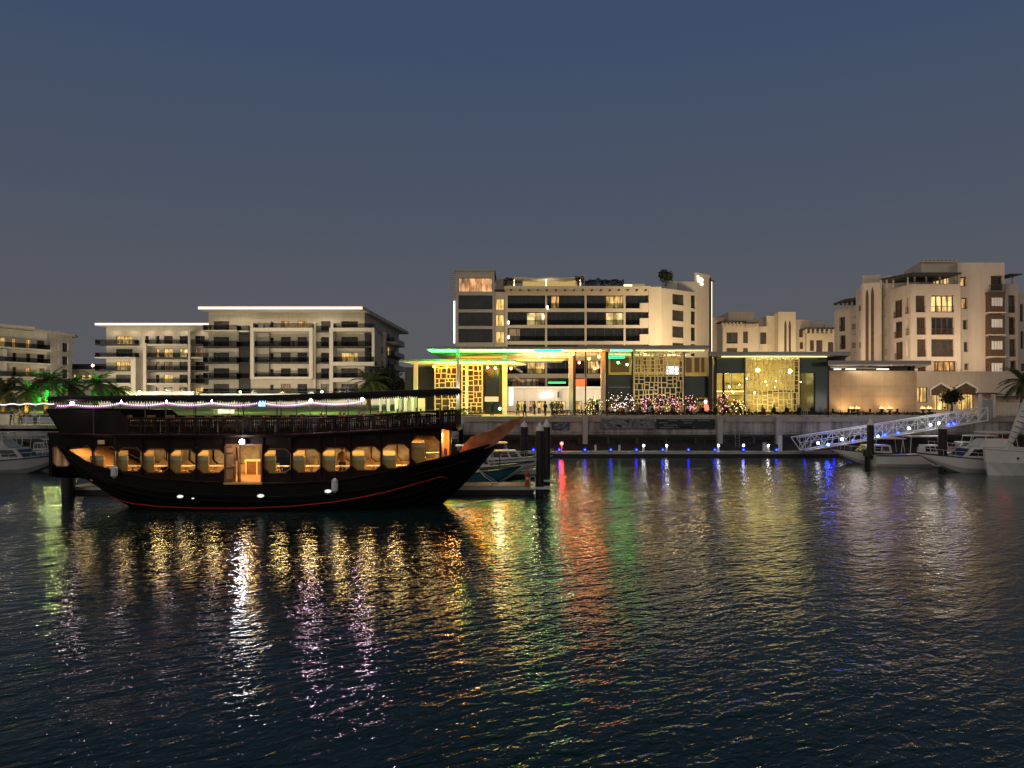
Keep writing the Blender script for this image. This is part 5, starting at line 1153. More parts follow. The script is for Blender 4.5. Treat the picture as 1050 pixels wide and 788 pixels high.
pontoon('dark floating dock behind the motor yacht on the left', PX(-40, 66), PX(58, 66), 66.5, 68, 0.5)
pontoon('floating dock carrying the boats on the right', PX(900, 72), PX(1120, 72), 71.5, 73, 0.5)
blue = emit('blue_lamp', (0.006, 0.02, 1.0), 24)
px_b = [520, 547, 573.7, 600, 626.6, 653, 680, 706.5, 733.7, 763, 797, 826, 856]
for i, px in enumerate(px_b):
    x = PX(px, FP); t = thing('pontoon_light', f'{ORD[i]} blue light from the left on the far pontoon edge', 'light', (x, FP+0.2, 0.52), 'blue lights along the far pontoon')
    MB().box(x-.1, x+.1, FP+.12, FP+.32, 0.52, 0.60).build('base', 'frame_dark', t)
    MB().box(x-.17, x+.17, FP+.33, FP+.37, 0.52, 0.98).build('light_shield', 'frame_dark', t)  # plate added to keep the blue light off the quay wall
    MB().ball((x, FP+.2, 0.72), 0.085).build('lens', blue, t)
wl_ = emit('bollard_white', (0.9, 0.95, 1), 22)
for i, (px, k) in enumerate(((662, 1), (686, 1), (740, 1), (766, 1), (792, 1), (637, 0), (612, 0))):
    x = PX(px, FP); y = FP+1.3; t = thing('service_bollard', f'{ORD[i]} white service bollard ' + ('lit on top' if k else 'unlit') + ' on the far pontoon', 'bollard', (x, y, 0.52), 'service bollards on the far pontoon')
    MB().box(x-.1, x+.1, y-.1, y+.1, 0.52, 1.15).build('post', 'metal_white', t)
    if k: MB().ball((x, y-.14, 1.12), 0.1).build('lamp', wl_, t)
for i, (px, dk) in enumerate(((784.5, 0.0), (800.5, 0.8))):
    y = FP+1; x = PX(px, y); t = thing('service_pedestal', ('tall' if i else 'short')+' white service pedestal in the middle of the far pontoon', 'pedestal', (x, y, 0.52))
    MB().box(x-.16, x+.16, y, y+.3, 0.52, 1.35+dk).build('post', 'metal_white', t); MB().box(x-.19, x+.19, y-.03, y+.33, 1.35+dk, 1.43+dk).build('cap', 'metal_grey', t)
def red_light(px, py, y, label, zb=0.5):
    x = PX(px, y); t = thing('navigation_light', label, 'light', (x, y, zb)); z_ = PZ(py, y)
    MB().tube([(x, y, zb), (x, y, z_-.12)], 0.04).build('pole', 'metal_white', t); MB().ball((x, y, z_), 0.15).build('lens', emit('red_lamp', (1, 0.02, 0.02), 45), t)
    lamp_light('POINT', 'glow', (x, y-.3, z_), 45, (1, 0.05, 0.03), 0.1, t)
red_light(576, 455, 78, 'red navigation light on a pole on the far pontoon'); 
def pile(px, y, z_top, label, r=0.3, guide=True):
    x = PX(px, y); t = thing('mooring_pile', label, 'pile', (x, y, 0), 'black mooring piles with white caps')
    MB().lathe((x, y, -3), [(r, 0), (r, z_top+3-0.02)], 20).build('shaft', 'black', t)
    MB().lathe((x, y, z_top), [(r+.03, 0), (r+.04, .05), (.02, .55)], 20).build('cap', 'metal_white', t)
    if guide: MB().box(x-r-.35, x+r+.35, y-r-.25, y+r+.1, 0.42, 0.54).build('guide_collar', 'metal_white', t)
pile(553.5, 45.8, PZ(442, 45.8), 'nearest black mooring pile at the end of the wooden dock', 0.24)
pile(560.5, 50, PZ(438, 50), 'black mooring pile just behind the nearest one', 0.24)
pile(537.5, 66, PZ(438, 66), 'more distant black mooring pile between the prow and the nearest pile', 0.32, False)
pile(892.5, 68, PZ(436, 68), 'black mooring pile in front of the gangway and the first right motorboat', 0.29)
pile(966.5, 62, PZ(440, 62), 'black mooring pile on the right between two white motorboats', 0.33)
pile(70, 45.4, 2.6, 'black mooring pile half hidden under the stern of the wooden ship', 0.38, False)
for x, y_ in ((PX(512, 47), 48.9), (PX(58, 47), 48.9)):  # unseen lamps added to brighten the wooden dock
    t = thing('dock_fill_lamp', 'small hooded lamp added ' + ('near the prow' if x > -10 else 'behind the stern') + ' on the wooden dock', 'lamp', (x, y_, .52)); MB().tube([(x, y_, .3), (x, y_, 2.3)], .035, 6).build('post', 'frame_dark', t); MB().lathe((x, y_, 2.3), [(.16, 0), (.14, .08), (.03, .14)], 10).build('hood', 'frame_dark', t)
    lamp_light('SPOT', 'dock_fill_light', (x, y_-.2, 2.25), 70, (1, .74, .42), .3, t, (x, y_-2.2, 0), 150)
def dock_end():
    y = 46.4
    x = PX(540.5, y); t = thing('fire_hose_post', 'red fire hose post at the end of the wooden dock', 'post', (x, y, .52))
    MB().lathe((x, y, .52), [(.13, 0), (.13, .75), (.09, .82), (.03, .85)], 12).build('post', 'red', t); MB().box(x-.08, x+.08, y-.15, y-.12, .9, 1.05).build('label_plate', 'metal_white', t)
    x = PX(546, y); t = thing('ladder', 'white hooped dock ladder beside the red post', 'ladder', (x, y, .3)); b = MB()
    pts = [(x-.17, y, -.3), (x-.17, y, .95), (x-.1, y, 1.1), (x+.1, y, 1.1), (x+.17, y, .95), (x+.17, y, -.3)]
    b.tube(pts, .03, 6)
    for k in range(3): b.tube([(x-.17, y, -.1+.3*k), (x+.17, y, -.1+.3*k)], .02, 6)
    b.build('rails', 'metal_white', t)
    x = PX(507, y); t = thing('mooring_cleat', 'pale mooring cleat with a rope on the wooden dock', 'cleat', (x, y, .52)); b = MB()
    b.tube([(x-.22, y, .64), (x+.22, y, .64)], .035, 6); b.box(x-.1, x-.05, y-.03, y+.03, .52, .63); b.box(x+.05, x+.1, y-.03, y+.03, .52, .63); b.build('horns', 'metal_white', t)
    MB().tube([(x, y+.1, .66), (x-.6, y+1.3, .9), (x-1.3, y+3, 1.4)], .02, 5).build('rope', 'cloth_white', t)
dock_end()
def gangway():
    t = thing('gangway', 'long sloping white truss gangway from the pontoon up to the quay', 'gangway', (PX(830, 76), 76, .5))
    p0 = Vector((PX(826, 76), 76.0, 0.72)); p1 = Vector((PX(1016, 79), 79.5, PZ(431.5, 79.5))); side = Vector((0, 1.5, 0)); H = 1.35; n = 17; b = MB()
    for s_ in (Vector((0, 0, 0)), side):
        a, c = p0+s_, p1+s_; up = Vector((0, 0, H)); b.tube([a, c], .075, 6); b.tube([a+up-Vector((.9, 0, .05)), c+up], .065, 6)
        b.tube([a, a+up-Vector((.9, 0, .05))], .05, 6)
        for k in range(n):
            q, r_ = a.lerp(c, k/n), a.lerp(c, (k+1)/n); b.tube([q, q+up], .035, 5); b.tube([q+up if k % 2 else q, r_ if k % 2 else r_+up], .04, 5)
        b.tube([c, c+up], .05, 6); b.tube([a.lerp(c, 0)+up*.55, c+up*.55], .03, 5)
    b.build('truss', 'metal_white', t)
    d = MB(); d.add([p0, p0+side, p1+side, p1, p0-Vector((0,0,.08)), p0+side-Vector((0,0,.08)), p1+side-Vector((0,0,.08)), p1-Vector((0,0,.08))], [(0,1,2,3), (7,6,5,4), (0,3,7,4), (1,5,6,2)]); d.build('walkway', 'metal_grey', t)
    for k, px in enumerate((839, 863, 932, 955, 964)):
        f = (px-826)/190; q = p0.lerp(p1, f)+Vector((0, .1, .55)); MB().ball(q, .13).build('lamp', emit('gang_white', (.9, .95, 1), 20), t)
    for k, px in enumerate((849, 874, 900, 907, 921, 974, 980)):
        f = (px-826)/190; q = p0.lerp(p1, f)+Vector((0, .1, .25)); MB().ball(q, .13).build('lamp', blue if px not in (849, 900) else emit('blue_bright', (.02, .08, 1), 90), t)
    lamp_light('POINT', 'boat_fill_light', p0.lerp(p1, .3)+Vector((0, -.8, 2.6)), 130, (1, .94, .86), 1.6, t); lamp_light('POINT', 'boat_fill_light', p0.lerp(p1, .7)+Vector((0, -.8, 2.6)), 150, (1, .94, .86), 1.6, t)  # fill lights without fixtures, added to brighten the moored boats
    # gate and platform at the top
    g = thing('gangway_gate', 'beige gate enclosure with a flat top at the head of the gangway', 'gate', (PX(1016, 82), 82, QZ))
    x0, x1 = PX(1006, 82), PX(1022, 82); zt = PZ(404, 82)
    for x in (x0, x1-.25): MB().box(x, x+.25, 82.2, 82.5, QZ, zt).build('post', 'stucco', g)
    MB().box(x0+.25, x1-.25, 82.3, 82.36, QZ, QZ+1.9).build('gate_panel', 'metal_grey', g)
    MB().box(x0-.1, x1+.1, 82.1, 82.6, zt, zt+.12).build('lintel', 'frame_dark', g)
    f = thing('quay_fence', 'pale metal fence on the right quay beside the gangway gate', 'fence', (PX(1035, 82.5), 82.5, QZ+.2)); b = MB()
    for k in range(22): x = PX(1024, 82.5)+k*.18; b.box(x-.02, x+.02, 82.5, 82.54, QZ+.2, QZ+1.5)
    b.box(PX(1024, 82.5), PX(1024, 82.5)+3.9, 82.49, 82.55, QZ+1.5, QZ+1.56); b.box(PX(1024, 82.5), PX(1024, 82.5)+3.9, 82.49, 82.55, QZ+.8, QZ+.84); b.build('railing', 'metal_white', f)
gangway()

# ------------------------------------------------------------------ motorboats
def loft(secs, closed=False):
    b = MB(); n = len(secs[0])
    vs = [p for s_ in secs for p in s_]; fs = [(i*n+j, i*n+j+1, (i+1)*n+j+1, (i+1)*n+j) for i in range(len(secs)-1) for j in range(n-1)]
    fs += [tuple(range(n-1, -1, -1)), tuple(range((len(secs)-1)*n, len(secs)*n))]
    return b.add(vs, fs)
def boat(label, x, y, rz, L=8.0, B=2.6, hull='gelcoat', style='cabin', group='small boats moored at the marina', extra=None, top='gelcoat'):
    """bow towards +x in local space"""
    t = thing('motorboat', label, 'boat', (x, y, 0), group, rz); fb = 0.085*L+0.35
    secs = []
    for k in range(13):
        f = k/12; xx = -L/2+L*f; hb = B/2*(1-max(0, (f-.45)/.55)**2.3)*(.92+.08*min(1, f*3)); sh = fb*(.85+.5*f*f); kz = -.35+(0 if f < .7 else (f-.7)/.3*(sh+.15)*.92)
        hb = max(hb, .03); xo = (f**3)*.5
        secs.append([(xx+xo, -hb, sh), (xx+xo*.6, -hb*.93, sh*.45+kz*.55), (xx+xo*.3, -hb*.72, kz+.18*(sh-kz)), (xx, 0, kz), (xx+xo*.3, hb*.72, kz+.18*(sh-kz)), (xx+xo*.6, hb*.93, sh*.45+kz*.55), (xx+xo, hb, sh)])
    b = loft(secs); b.build('hull', hull, t, smooth=False, local=True)
    # deck sheet just below the gunwale, gunwale rails
    dk = MB(); n = len(secs)
    dk.add([(s_[0][0], s_[0][1]*.96, s_[0][2]-.03) for s_ in secs]+[(s_[6][0], s_[6][1]*.96, s_[6][2]-.03) for s_ in secs], [(i, i+1, n+i+1, n+i) for i in range(n-1)]); dk.build('deck', 'gelcoat_grey', t, local=True)
    g = MB(); g.tube([s_[0] for s_ in secs], .045, 6); g.tube([s_[6] for s_ in secs], .045, 6); g.build('rub_rail', 'rubber', t, local=True)
    sh0 = fb*.95
    def cabin(x0, x1, w_, h, rake0=.35, rake1=.6, z0=None, m=top, win=True):
        z0 = z0 or sh0; a = MB(); zz = z0+h
        a.add([(x0, -w_, z0), (x1, -w_*.9, z0), (x1, w_*.9, z0), (x0, w_, z0), (x0+rake0*.3, -w_*.86, zz), (x1-rake1, -w_*.78, zz), (x1-rake1, w_*.78, zz), (x0+rake0*.3, w_*.86, zz)], [(0,1,5,4), (1,2,6,5), (2,3,7,6), (3,0,4,7), (4,5,6,7), (0,3,2,1)])
        c = a.build('cabin', m, t, local=True)
        if win:
            for s_ in (-1, 1):
                for q in range(3):
                    f0, f1 = .08+q*.3, .33+q*.3
                    def P(f, v, o=.012):
                        xa = x0+(x1-x0)*f; xb = x0+rake0*.3+(x1-rake1-x0-rake0*.3)*f; wa = w_*(1-.1*f); wb = w_*(.86-.08*f)
                        return (xa*(1-v)+xb*v, s_*(wa*(1-v)+wb*v+o), z0+h*v)
                    MB().add([P(f0, .3), P(f1, .3), P(f1, .85), P(f0, .85)], [(0,1,2,3)]).build('window', 'pane_dark', c, local=True)
            MB().add([(x1-rake1*.25+.012, -w_*.78, z0+h*.3), (x1-rake1*.25+.012, w_*.78, z0+h*.3), (x1-rake1*.85+.012, w_*.7, z0+h*.86), (x1-rake1*.85+.012, -w_*.7, z0+h*.86)], [(0,1,2,3)]).build('windscreen', 'pane_dark', c, local=True)
        return c
    def tophard(x0, x1, w_, z0, z1, posts=True):
        MB().prism_z([(x0, -w_), (x1-.2, -w_), (x1, -w_*.6), (x1, w_*.6), (x1-.2, w_), (x0, w_)], z1, z1+.09).build('hardtop', top, t, local=True)
        if posts:
            p = MB()
            for s_ in (-1, 1):
                p.tube([(x0+.1, s_*(w_-.05), z0), (x0+.25, s_*(w_-.1), z1)], .03, 6); p.tube([(x1+.1, s_*(w_-.05), z0), (x1-.2, s_*(w_-.15), z1)], .03, 6)
            p.build('hardtop_posts', 'metal_white', t, local=True)
    def rail(x0, x1, z_):
        p = MB()
        for s_ in (0, 6):
            pts = [(s[s_][0]-.1, s[s_][1]*.93, s[s_][2]+z_) for s in secs if x0 <= s[3][0] <= x1]
            p.tube(pts, .018, 5)
            for a in pts: p.tube([(a[0], a[1], a[2]-z_), a], .014, 4)
        p.build('guard_rail', 'metal_white', t, local=True)
    def outboard(yy=0):
        p = MB(); p.box(-L/2-.55, -L/2-.12, yy-.17, yy+.17, fb*.75, fb*.75+.55); p.box(-L/2-.42, -L/2-.22, yy-.07, yy+.07, -.3, fb*.75); p.box(-L/2-.2, -L/2+.05, yy-.1, yy+.1, fb*.5, fb*.8); p.build('outboard_motor', 'rubber', t, local=True)
    if style == 'cabin': cabin(-L*.12, L*.24, B*.36, .75); tophard(-L*.28, L*.08, B*.36, sh0, sh0+1.3); rail(0, L*.5, .4); outboard()
    if style == 'yacht':
        cabin(-L*.38, L*.22, B*.42, .95, .5, .9); cabin(-L*.25, L*.05, B*.34, .65, .4, .7, sh0+.97, win=False); tophard(-L*.3, 0, B*.34, sh0+.97, sh0+2.1); rail(-L*.1, L*.5, .45)
    if style == 'open':
        cabin(L*.0, L*.18, B*.25, .4, .2, .5, win=False); outboard(); p = MB()
        for k in range(3): p.box(-L*.3+k*L*.14, -L*.3+k*L*.14+.3, -B*.36, B*.36, sh0-.2, sh0-.12)
        p.build('benches', 'seat_wood', t, local=True)
    if style == 'console': cabin(-L*.05, L*.14, B*.22, .8, .2, .4); tophard(-L*.2, L*.16, B*.34, sh0-.2, sh0+1.5); outboard(-.35); outboard(.35); rail(L*.1, L*.5, .3)
    return t
# centre group, beyond the prow
boat('small blue hulled open boat moored beyond the ship prow', PX(478, 51), 51.4, R(8), 6.4, 2.1, 'gel_blue', 'open')
boat('white and orange motorboat moored just behind the blue boat', PX(488, 54), 54.6, R(8), 7.5, 2.5, 'gelcoat', 'console')
boat('white cabin motorboat farthest behind the ship prow', PX(512, 61), 61.5, R(5), 8.0, 2.7, 'gelcoat', 'cabin')
# left group
boat('grey white motor yacht with dark windows at the far left', PX(6, 60.5), 61, R(3), 8.4, 3.0, 'gelcoat_grey', 'yacht', top='gelcoat_grey')
boat('small dark cabin boat between the left yacht and the ship stern', PX(44, 67), 70.5, R(-2), 6.5, 2.4, 'gelcoat_grey', 'cabin', top='gelcoat_grey')
boat('low grey motorboat tucked behind the left yacht', PX(20, 71), 74, R(4), 7, 2.4, 'gelcoat_grey', 'console', top='gelcoat_grey')
# right group, bows to the left
boat('white motorboat with blue tinted windscreen below the gangway', PX(899, 70), 69.8, R(176), 7.6, 2.6, 'gelcoat', 'cabin')
boat('white motorboat with a long hardtop behind the right mooring pile', PX(953, 66), 66.5, R(-6), 9.2, 2.9, 'gelcoat', 'console')
boat('white motor yacht nearest the right mooring pile', PX(1000, 62), 61.6, R(177), 8.8, 3.0, 'gelcoat', 'yacht')
boat('small motorboat behind the two white boats on the right', PX(1012, 73), 75.5, R(178), 7.5, 2.5, 'gelcoat_grey', 'cabin')
def sailboat():
    y = 58.5; x = PX(1010, y); t = thing('sailing_boat', 'white high bowed sailing boat cut off by the right edge', 'boat', (x, y, 0))
    secs = []
    for k in range(11):
        f = k/10; xx = f*9; hb = 1.5*min(1, (f*2.2+.02))**.6; kz = -.4+(1-f)**3*.3; sh = 2.05-.55*f+.5*f*f
        secs.append([(x+xx-.1*(1-f), y-hb, sh), (x+xx, y-hb*.93, sh*.5), (x+xx+.2*(1-f), y-hb*.5, 0), (x+xx+.5*(1-f), y, kz), (x+xx+.2*(1-f), y+hb*.5, 0), (x+xx, y+hb*.93, sh*.5), (x+xx-.1*(1-f), y+hb, sh)])
    h = loft(secs).build('hull', 'gelcoat', t); MB().ball((x+1.9, y-.98, 1.35), .09).build('porthole', 'pane_dark', h)
    n = len(secs); MB().add([(s_[0][0], s_[0][1], s_[0][2]-.1) for s_ in secs]+[(s_[6][0], s_[6][1], s_[6][2]-.1) for s_ in secs], [(i, i+1, n+i+1, n+i) for i in range(n-1)]).build('deck', 'deck_wood', t)
    b = MB()
    for i in (0, 6): b.tube([(s_[i][0], s_[i][1], s_[i][2]) for s_ in secs], .06, 6)
    b.build('rub_rail', 'gelcoat', t)
    a = Vector((PX(1030.5, y), y, 1.7)); c = Vector((PX(1056, y), y, PZ(412, y))); MB().tube([a, a.lerp(c, .25), a.lerp(c, .6), c], [.06, .22, .38, .46], 12).build('furled_sail', 'cloth_white', t)
    s_ = MB()
    for k in range(7):
        q = a.lerp(c, .2+.1*k); s_.tube([q+Vector((-.35-.02*k, -.3, .1)), q+Vector((.1, -.5, -.1)), q+Vector((.35+.02*k, -.3, -.3))], .025, 5)
    s_.build('sail_ties', 'rubber', t)
    MB().tube([(x+8.4, y, 1.6), (x+8.4, y, 13)], .11, 8).build('mast', 'metal_white', t)
sailboat()
def boat_lamps():
    y = 60; x = PX(1033, y); t = thing('navigation_light', 'bright red light on a short pole above the right boats', 'light', (x, y+3, 1.5)); z_ = PZ(452, y+3); x = PX(1033, y+3)
    t.location = (x, y+3, 1.5); MB().tube([(x, y+3, 1.0), (x, y+3, z_-.1)], .03, 6).build('pole', 'metal_white', t); MB().box(x-.2, x+.2, y+2.9, y+3.1, z_-.07, z_+.09).build('lens', emit('red_lamp', (1, .02, .02), 45), t)
    lamp_light('POINT', 'glow', (x+.3, y+4, z_), 50, (1, .05, .03), .1, t)
    x = PX(1027, y+3); t = thing('navigation_light', 'small blue light beside the red one above the right boats', 'light', (x, y+3, 1.5)); z_ = PZ(458, y+3)
    MB().tube([(x, y+3, 1.0), (x, y+3, z_-.1)], .03, 6).build('pole', 'metal_white', t); MB().ball((x, y+3, z_), .12).build('lens', emit('blue_lamp2', (.03, .2, 1), 25), t)
boat_lamps()
# ------------------------------------------------------------------ the wooden dhow
YC = 42.0
def SX(px, y=39.0): return PX(px, y)
def SZ(py, y=39.2): return PZ(py, y)
dh = thing('dhow_ship', 'large black and brown wooden dinner cruise ship with lit windows and open upper deck', 'ship', (SX(260), YC, 0))
# stations: px, half beam at sheer, sheer py, keel py
ST = [(53, 2.35, 452, 489), (60, 2.5, 456, 490), (68, 2.62, 461, 490.5), (76, 2.7, 466, 493), (86, 2.78, 472.5, 502), (98, 2.84, 478, 512.5), (112, 2.9, 482, 521), (130, 2.94, 486, 530), (160, 3.0, 491, 538),
      (200, 3.0, 494, 542), (250, 3.0, 496, 543), (300, 3.0, 496, 543), (340, 2.98, 493.5, 542), (370, 2.9, 489, 541), (400, 2.7, 483, 539), (420, 2.5, 478.5, 536), (440, 2.15, 473.5, 528), (460, 1.65, 468.5, 511),
      (478, 1.05, 463.5, 493), (492, 0.52, 459.5, 477), (504, 0.16, 456, 462.5), (508, 0.06, 455, 459)]
def st_at(px):
    for a, b in zip(ST, ST[1:]):
        if a[0] <= px <= b[0]: f = (px-a[0])/(b[0]-a[0]); return [a[i]+(b[i]-a[i])*f for i in range(4)]
    return list(ST[0] if px < ST[0][0] else ST[-1])
def depth(hb): return YC-hb
def sec(px, tlist, out=0.0):
    p, hb, sp_, kp = st_at(px); y = depth(hb); x = PX(px, y); zs, zk = PZ(sp_, y), PZ(kp, YC-hb*.3); pts = []
    blk = max(0, 1-abs(px-53)/40)                      # boxier towards the stern
    for t_ in tlist:
        e = .42+.5*max(0, (px-400)/108); e = e*(1-blk)+.06*blk
        tt = min(1, t_/.62); bw_ = max(0, min(1, (px-380)/60)); pts.append((x, YC-(hb+out)*((1-bw_)*tt**(e*1.1)+bw_*t_**e), zk+(zs-zk)*t_))
    return pts
TL = [0, .04, .1, .2, .32, .45, .6, .75, .88, 1.0]
pxs = [53, 57, 60, 64, 68, 72, 76, 81, 86, 92, 98, 105, 112, 121, 130, 145, 160, 180, 200, 225, 250, 275, 300, 320, 340, 355, 370, 385, 400, 410, 420, 430, 440, 450, 460, 469, 478, 485, 492, 498, 504, 508]
full = []
for p in pxs:
    h = sec(p, TL); full.append([(x, y, z) for x, y, z in reversed(h)] + [(x, 2*YC-y, z) for x, y, z in h[1:]])
# stern quarter port: leave the triangular opening by skipping nothing (glazed port is a proud frame)
hb_ = MB(); n = len(full[0]); hb_.add([v for s_ in full for v in s_], [(i*n+j, i*n+j+1, (i+1)*n+j+1, (i+1)*n+j) for i in range(len(full)-1) for j in range(n-1)])
hb_.add(full[0], [tuple(range(n))])
hull = hb_.build('hull', 'hull_black', dh, smooth=True)
def along(out, dz, t_=1.0, a=53, b=508): return [(lambda q: (q[0], q[1]-out, q[2]+dz))(sec(p, [t_])[0]) for p in pxs if a <= p <= b]
g = MB(); g.tube(along(.05, 0), .075, 6); g.tube([(x, 2*YC-y, z) for x, y, z in along(.05, 0)], .075, 6); g.build('gunwale', 'teak', hull)
w_ = MB(); w_.tube(along(.03, -.32, .86, 60, 500), .045, 6); w_.build('wale', 'hull_black', hull)
pl = MB()
for t_ in (.3, .42, .54, .66, .78): pl.tube([(q[0], q[1]-.004, q[2]) for q in (sec(p, [t_])[0] for p in pxs if 66 <= p <= 492)], .012, 4)
pl.build('plank_seams', mat('seam', (.02, .016, .013), .7), hull)
# red boot stripe
def zt(px, zw):
    q = sec(px, [i/60 for i in range(61)]); return min(q, key=lambda c: abs(c[2]-zw))
sp_ = [(100, .62), (112, .46), (130, .32), (160, .21), (200, .15), (250, .15), (300, .27), (340, .48), (370, .72), (400, 1.02), (420, 1.27), (440, 1.50), (452, 1.64), (459, 1.5)]
stp = []
for i in range(len(sp_)-1):
    for k in range(5):
        f = k/5; px = sp_[i][0]+(sp_[i+1][0]-sp_[i][0])*f; zw = sp_[i][1]+(sp_[i+1][1]-sp_[i][1])*f; q = zt(px, zw); stp.append((q[0], q[1]-.02, zw))
MB().tube(stp, .032, 6).build('boot_stripe', 'red_stripe', hull)
# deck inside
dk = MB(); rows = [sec(p, [1.0])[0] for p in pxs]; z_fl = 1.52
dk.add([(x, y+.08, max(z_fl, z-.5)) for x, y, z in rows]+[(x, 2*YC-y-.08, max(z_fl, z-.5)) for x, y, z in rows], [(i, i+1, len(rows)+i+1, len(rows)+i) for i in range(len(rows)-1)])
dk.build('main_deck', 'teak_light', dh)
# prow board rising forward
pr = [(469, 467.5), (472.5, 461), (477, 454.5), (482, 449.5), (488, 446.5), (497, 443.5), (506, 440), (514, 436), (523, 431.5), (537.5, 427), (532, 434), (523, 443), (514, 451), (507, 457), (499, 460), (490, 462.5), (480, 466)]
pb = MB()
def prp(i, s_):
    px, py = pr[i]; taper = .16 if px > 500 else .2
    return (PX(px, YC-.3), YC-.35+(0 if s_ else taper*2)+max(0, (500-px)*-.004), PZ(py, YC-.3))
npr = len(pr); pb.add([prp(i, 1) for i in range(npr)]+[prp(i, 0) for i in range(npr)], [tuple(range(npr)), tuple(range(2*npr-1, npr-1, -1))]+[(i, i+npr, (i+1)%npr+npr, (i+1)%npr) for i in range(npr)])
pb.build('prow', mat('prow_wood', (0.25, 0.078, 0.023), 0.45, var=0.35, scale=2.2, bump=0.2), dh)
# stem post under the prow
stm = [(PX(p, YC), YC, PZ(k, YC)) for p, k in ((442, 524), (452, 515), (470, 499.5), (488, 481), (500, 466.5), (509, 456))]; MB().tube(stm, .12, 8).build('stem_post', 'hull_black', hull)

# cabin side walls with octagonal windows; the wall follows the plan curve of the hull, 8 cm inboard
WIN = [(70.5, 94.5, 458, 482), (96.5, 119.5, 459, 483), (121, 145.5, 460, 483), (147.5, 172.5, 461, 484.5), (175, 200.5, 461.5, 484.7), (203, 230, 461.5, 484.7),
       (271, 298, 461.3, 484.7), (300.5, 328.5, 461, 484), (331, 359, 460, 483), (361, 390, 458.7, 482), (392.5, 419.5, 456.3, 480), (422, 450.5, 447.8, 475.5)]
DOOR = (232, 269, 457, 495)
def ywall(px): return depth(st_at(px)[1])+.10
def P3_(px, py, far=False, d=0.0):
    y = ywall(px)+d; q = (PX(px, y), y, PZ(py, y)); return (q[0], 2*YC-y, q[2]) if far else q
P3 = P3_
TOPY = lambda px: 447.5 - max(0, (px-330))/120*7.0 - max(0, (80-px))*0.02
BOTY = lambda px: min(499.0 - max(0, (px-330))/120*16, st_at(px)[2]+2.5)
def octo(a, b, c, d, k=.20):
    a -= .3; b += .3; c -= .4; d += .4
    w_, h_ = (b-a)*k, (d-c)*k; return [(u, min(v, BOTY(u)-.4)) for u, v in [(a+w_, c), (b-w_, c), (b, c+h_), (b, d-h_), (b-w_, d), (a+w_, d), (a, d-h_), (a, c+h_)]]
def side_wall(far, mt='teak', dd=0.0, name='cabin_wall'):
    P3 = lambda px, py, far=False, d=0.0: P3_(px, py, far, d+dd)
    b = MB(); cuts = [55]; cells = []
    for wn_ in WIN + [DOOR]: cells.append(wn_)
    cells.sort(); px = 55.0
    def strip(a, c):
        n_ = max(1, int((c-a)/12))
        for i in range(n_):
            u, v = a+(c-a)*i/n_, a+(c-a)*(i+1)/n_
            b.add([P3(u, TOPY(u), far), P3(v, TOPY(v), far), P3(v, BOTY(v), far), P3(u, BOTY(u), far)], [(0,1,2,3)])
    for c in cells:
        a0, b0 = c[0]-.8, c[1]+.8; strip(px, a0)
        if c is DOOR:
            b.add([P3(a0, TOPY(a0), far), P3(b0, TOPY(b0), far), P3(b0, c[2], far), P3(a0, c[2], far)], [(0,1,2,3)])
            for e, f in ((a0, c[0]), (c[1], b0)): b.add([P3(e, c[2], far), P3(f, c[2], far), P3(f, 499, far), P3(e, 499, far)], [(0,1,2,3)])
        else:
            o = octo(*c); m_ = (c[0]+c[1])/2
            R_ = [(o[0][0], TOPY(o[0][0])), (o[1][0], TOPY(o[1][0])), (b0, TOPY(b0)), (b0, o[2][1]), (b0, o[3][1]), (b0, BOTY(b0)), (o[4][0], BOTY(o[4][0])), (o[5][0], BOTY(o[5][0])), (a0, BOTY(a0)), (a0, o[6][1]), (a0, o[7][1]), (a0, TOPY(a0))]
            V = [P3(*q, far) for q in o] + [P3(*q, far) for q in R_]
            b.add(V, [(0, 1, 9, 8), (1, 2, 11, 10), (1, 10, 9), (2, 3, 12, 11), (3, 13, 12), (3, 4, 14, 13), (4, 5, 15, 14), (5, 6, 17, 16), (5, 16, 15), (6, 7, 18, 17), (7, 18, 19), (7, 0, 8, 19)])
        px = b0
    strip(px, 452)
    o = b.build(name, mt, dh, fix=False, merge=0.002); md = o.modifiers.new('thickness', 'SOLIDIFY'); md.thickness = .07; md.offset = 1 if far else -1
    return o
mat('lining', (0.60, 0.40, 0.18), 0.6, var=0.15, scale=2)
cw = side_wall(False); cwf = side_wall(True); side_wall(True, MATS['lining'], .16, 'cabin_lining')
for c in WIN:
    o = octo(*c); rim = MB(); pts = [P3(*q, False, -.02) for q in o]; rim.tube(pts+[pts[0]], .035, 5)
    f = rim.build('window_frame', 'teak_mid', dh)
    pts = [P3(*q, False, .03) for q in o]; MB().add(pts, [tuple(range(8))]).build('window_pane', 'glass', f, fix=False)
mat('far_view_grey', (0.46, 0.43, 0.37), 0.8, var=0.40, scale=2.6)  # pale panes added for the lit grey view behind the far windows
for c in WIN[1:]:
    o = octo(*c); pts = [P3(*q, True, .03) for q in o]; MB().add(pts, [tuple(range(8))]).build('far_view_pane', MATS['far_view_grey'], dh, fix=False)
# triangular port in the stern quarter
tri = [(54.5, 459.5), (57.5, 457.8), (61, 462), (71.5, 475.5), (69.5, 478.6), (58, 478.3), (54.8, 475)]
yq = depth(2.64)-.08
q3 = [(PX(a, yq), yq, PZ(b, yq)) for a, b in tri]
MB().add(q3+[(x, y+.06, z) for x, y, z in q3], [tuple(range(7))]+[(i, (i+1)%7, (i+1)%7+7, i+7) for i in range(7)]).build('stern_port', lit_window('stern_port_glow', (.9, .5, .25), .22, 2.0, 5.0), dh)
MB().tube(q3+[q3[0]], .035, 5).build('port_frame', 'teak_mid', dh)
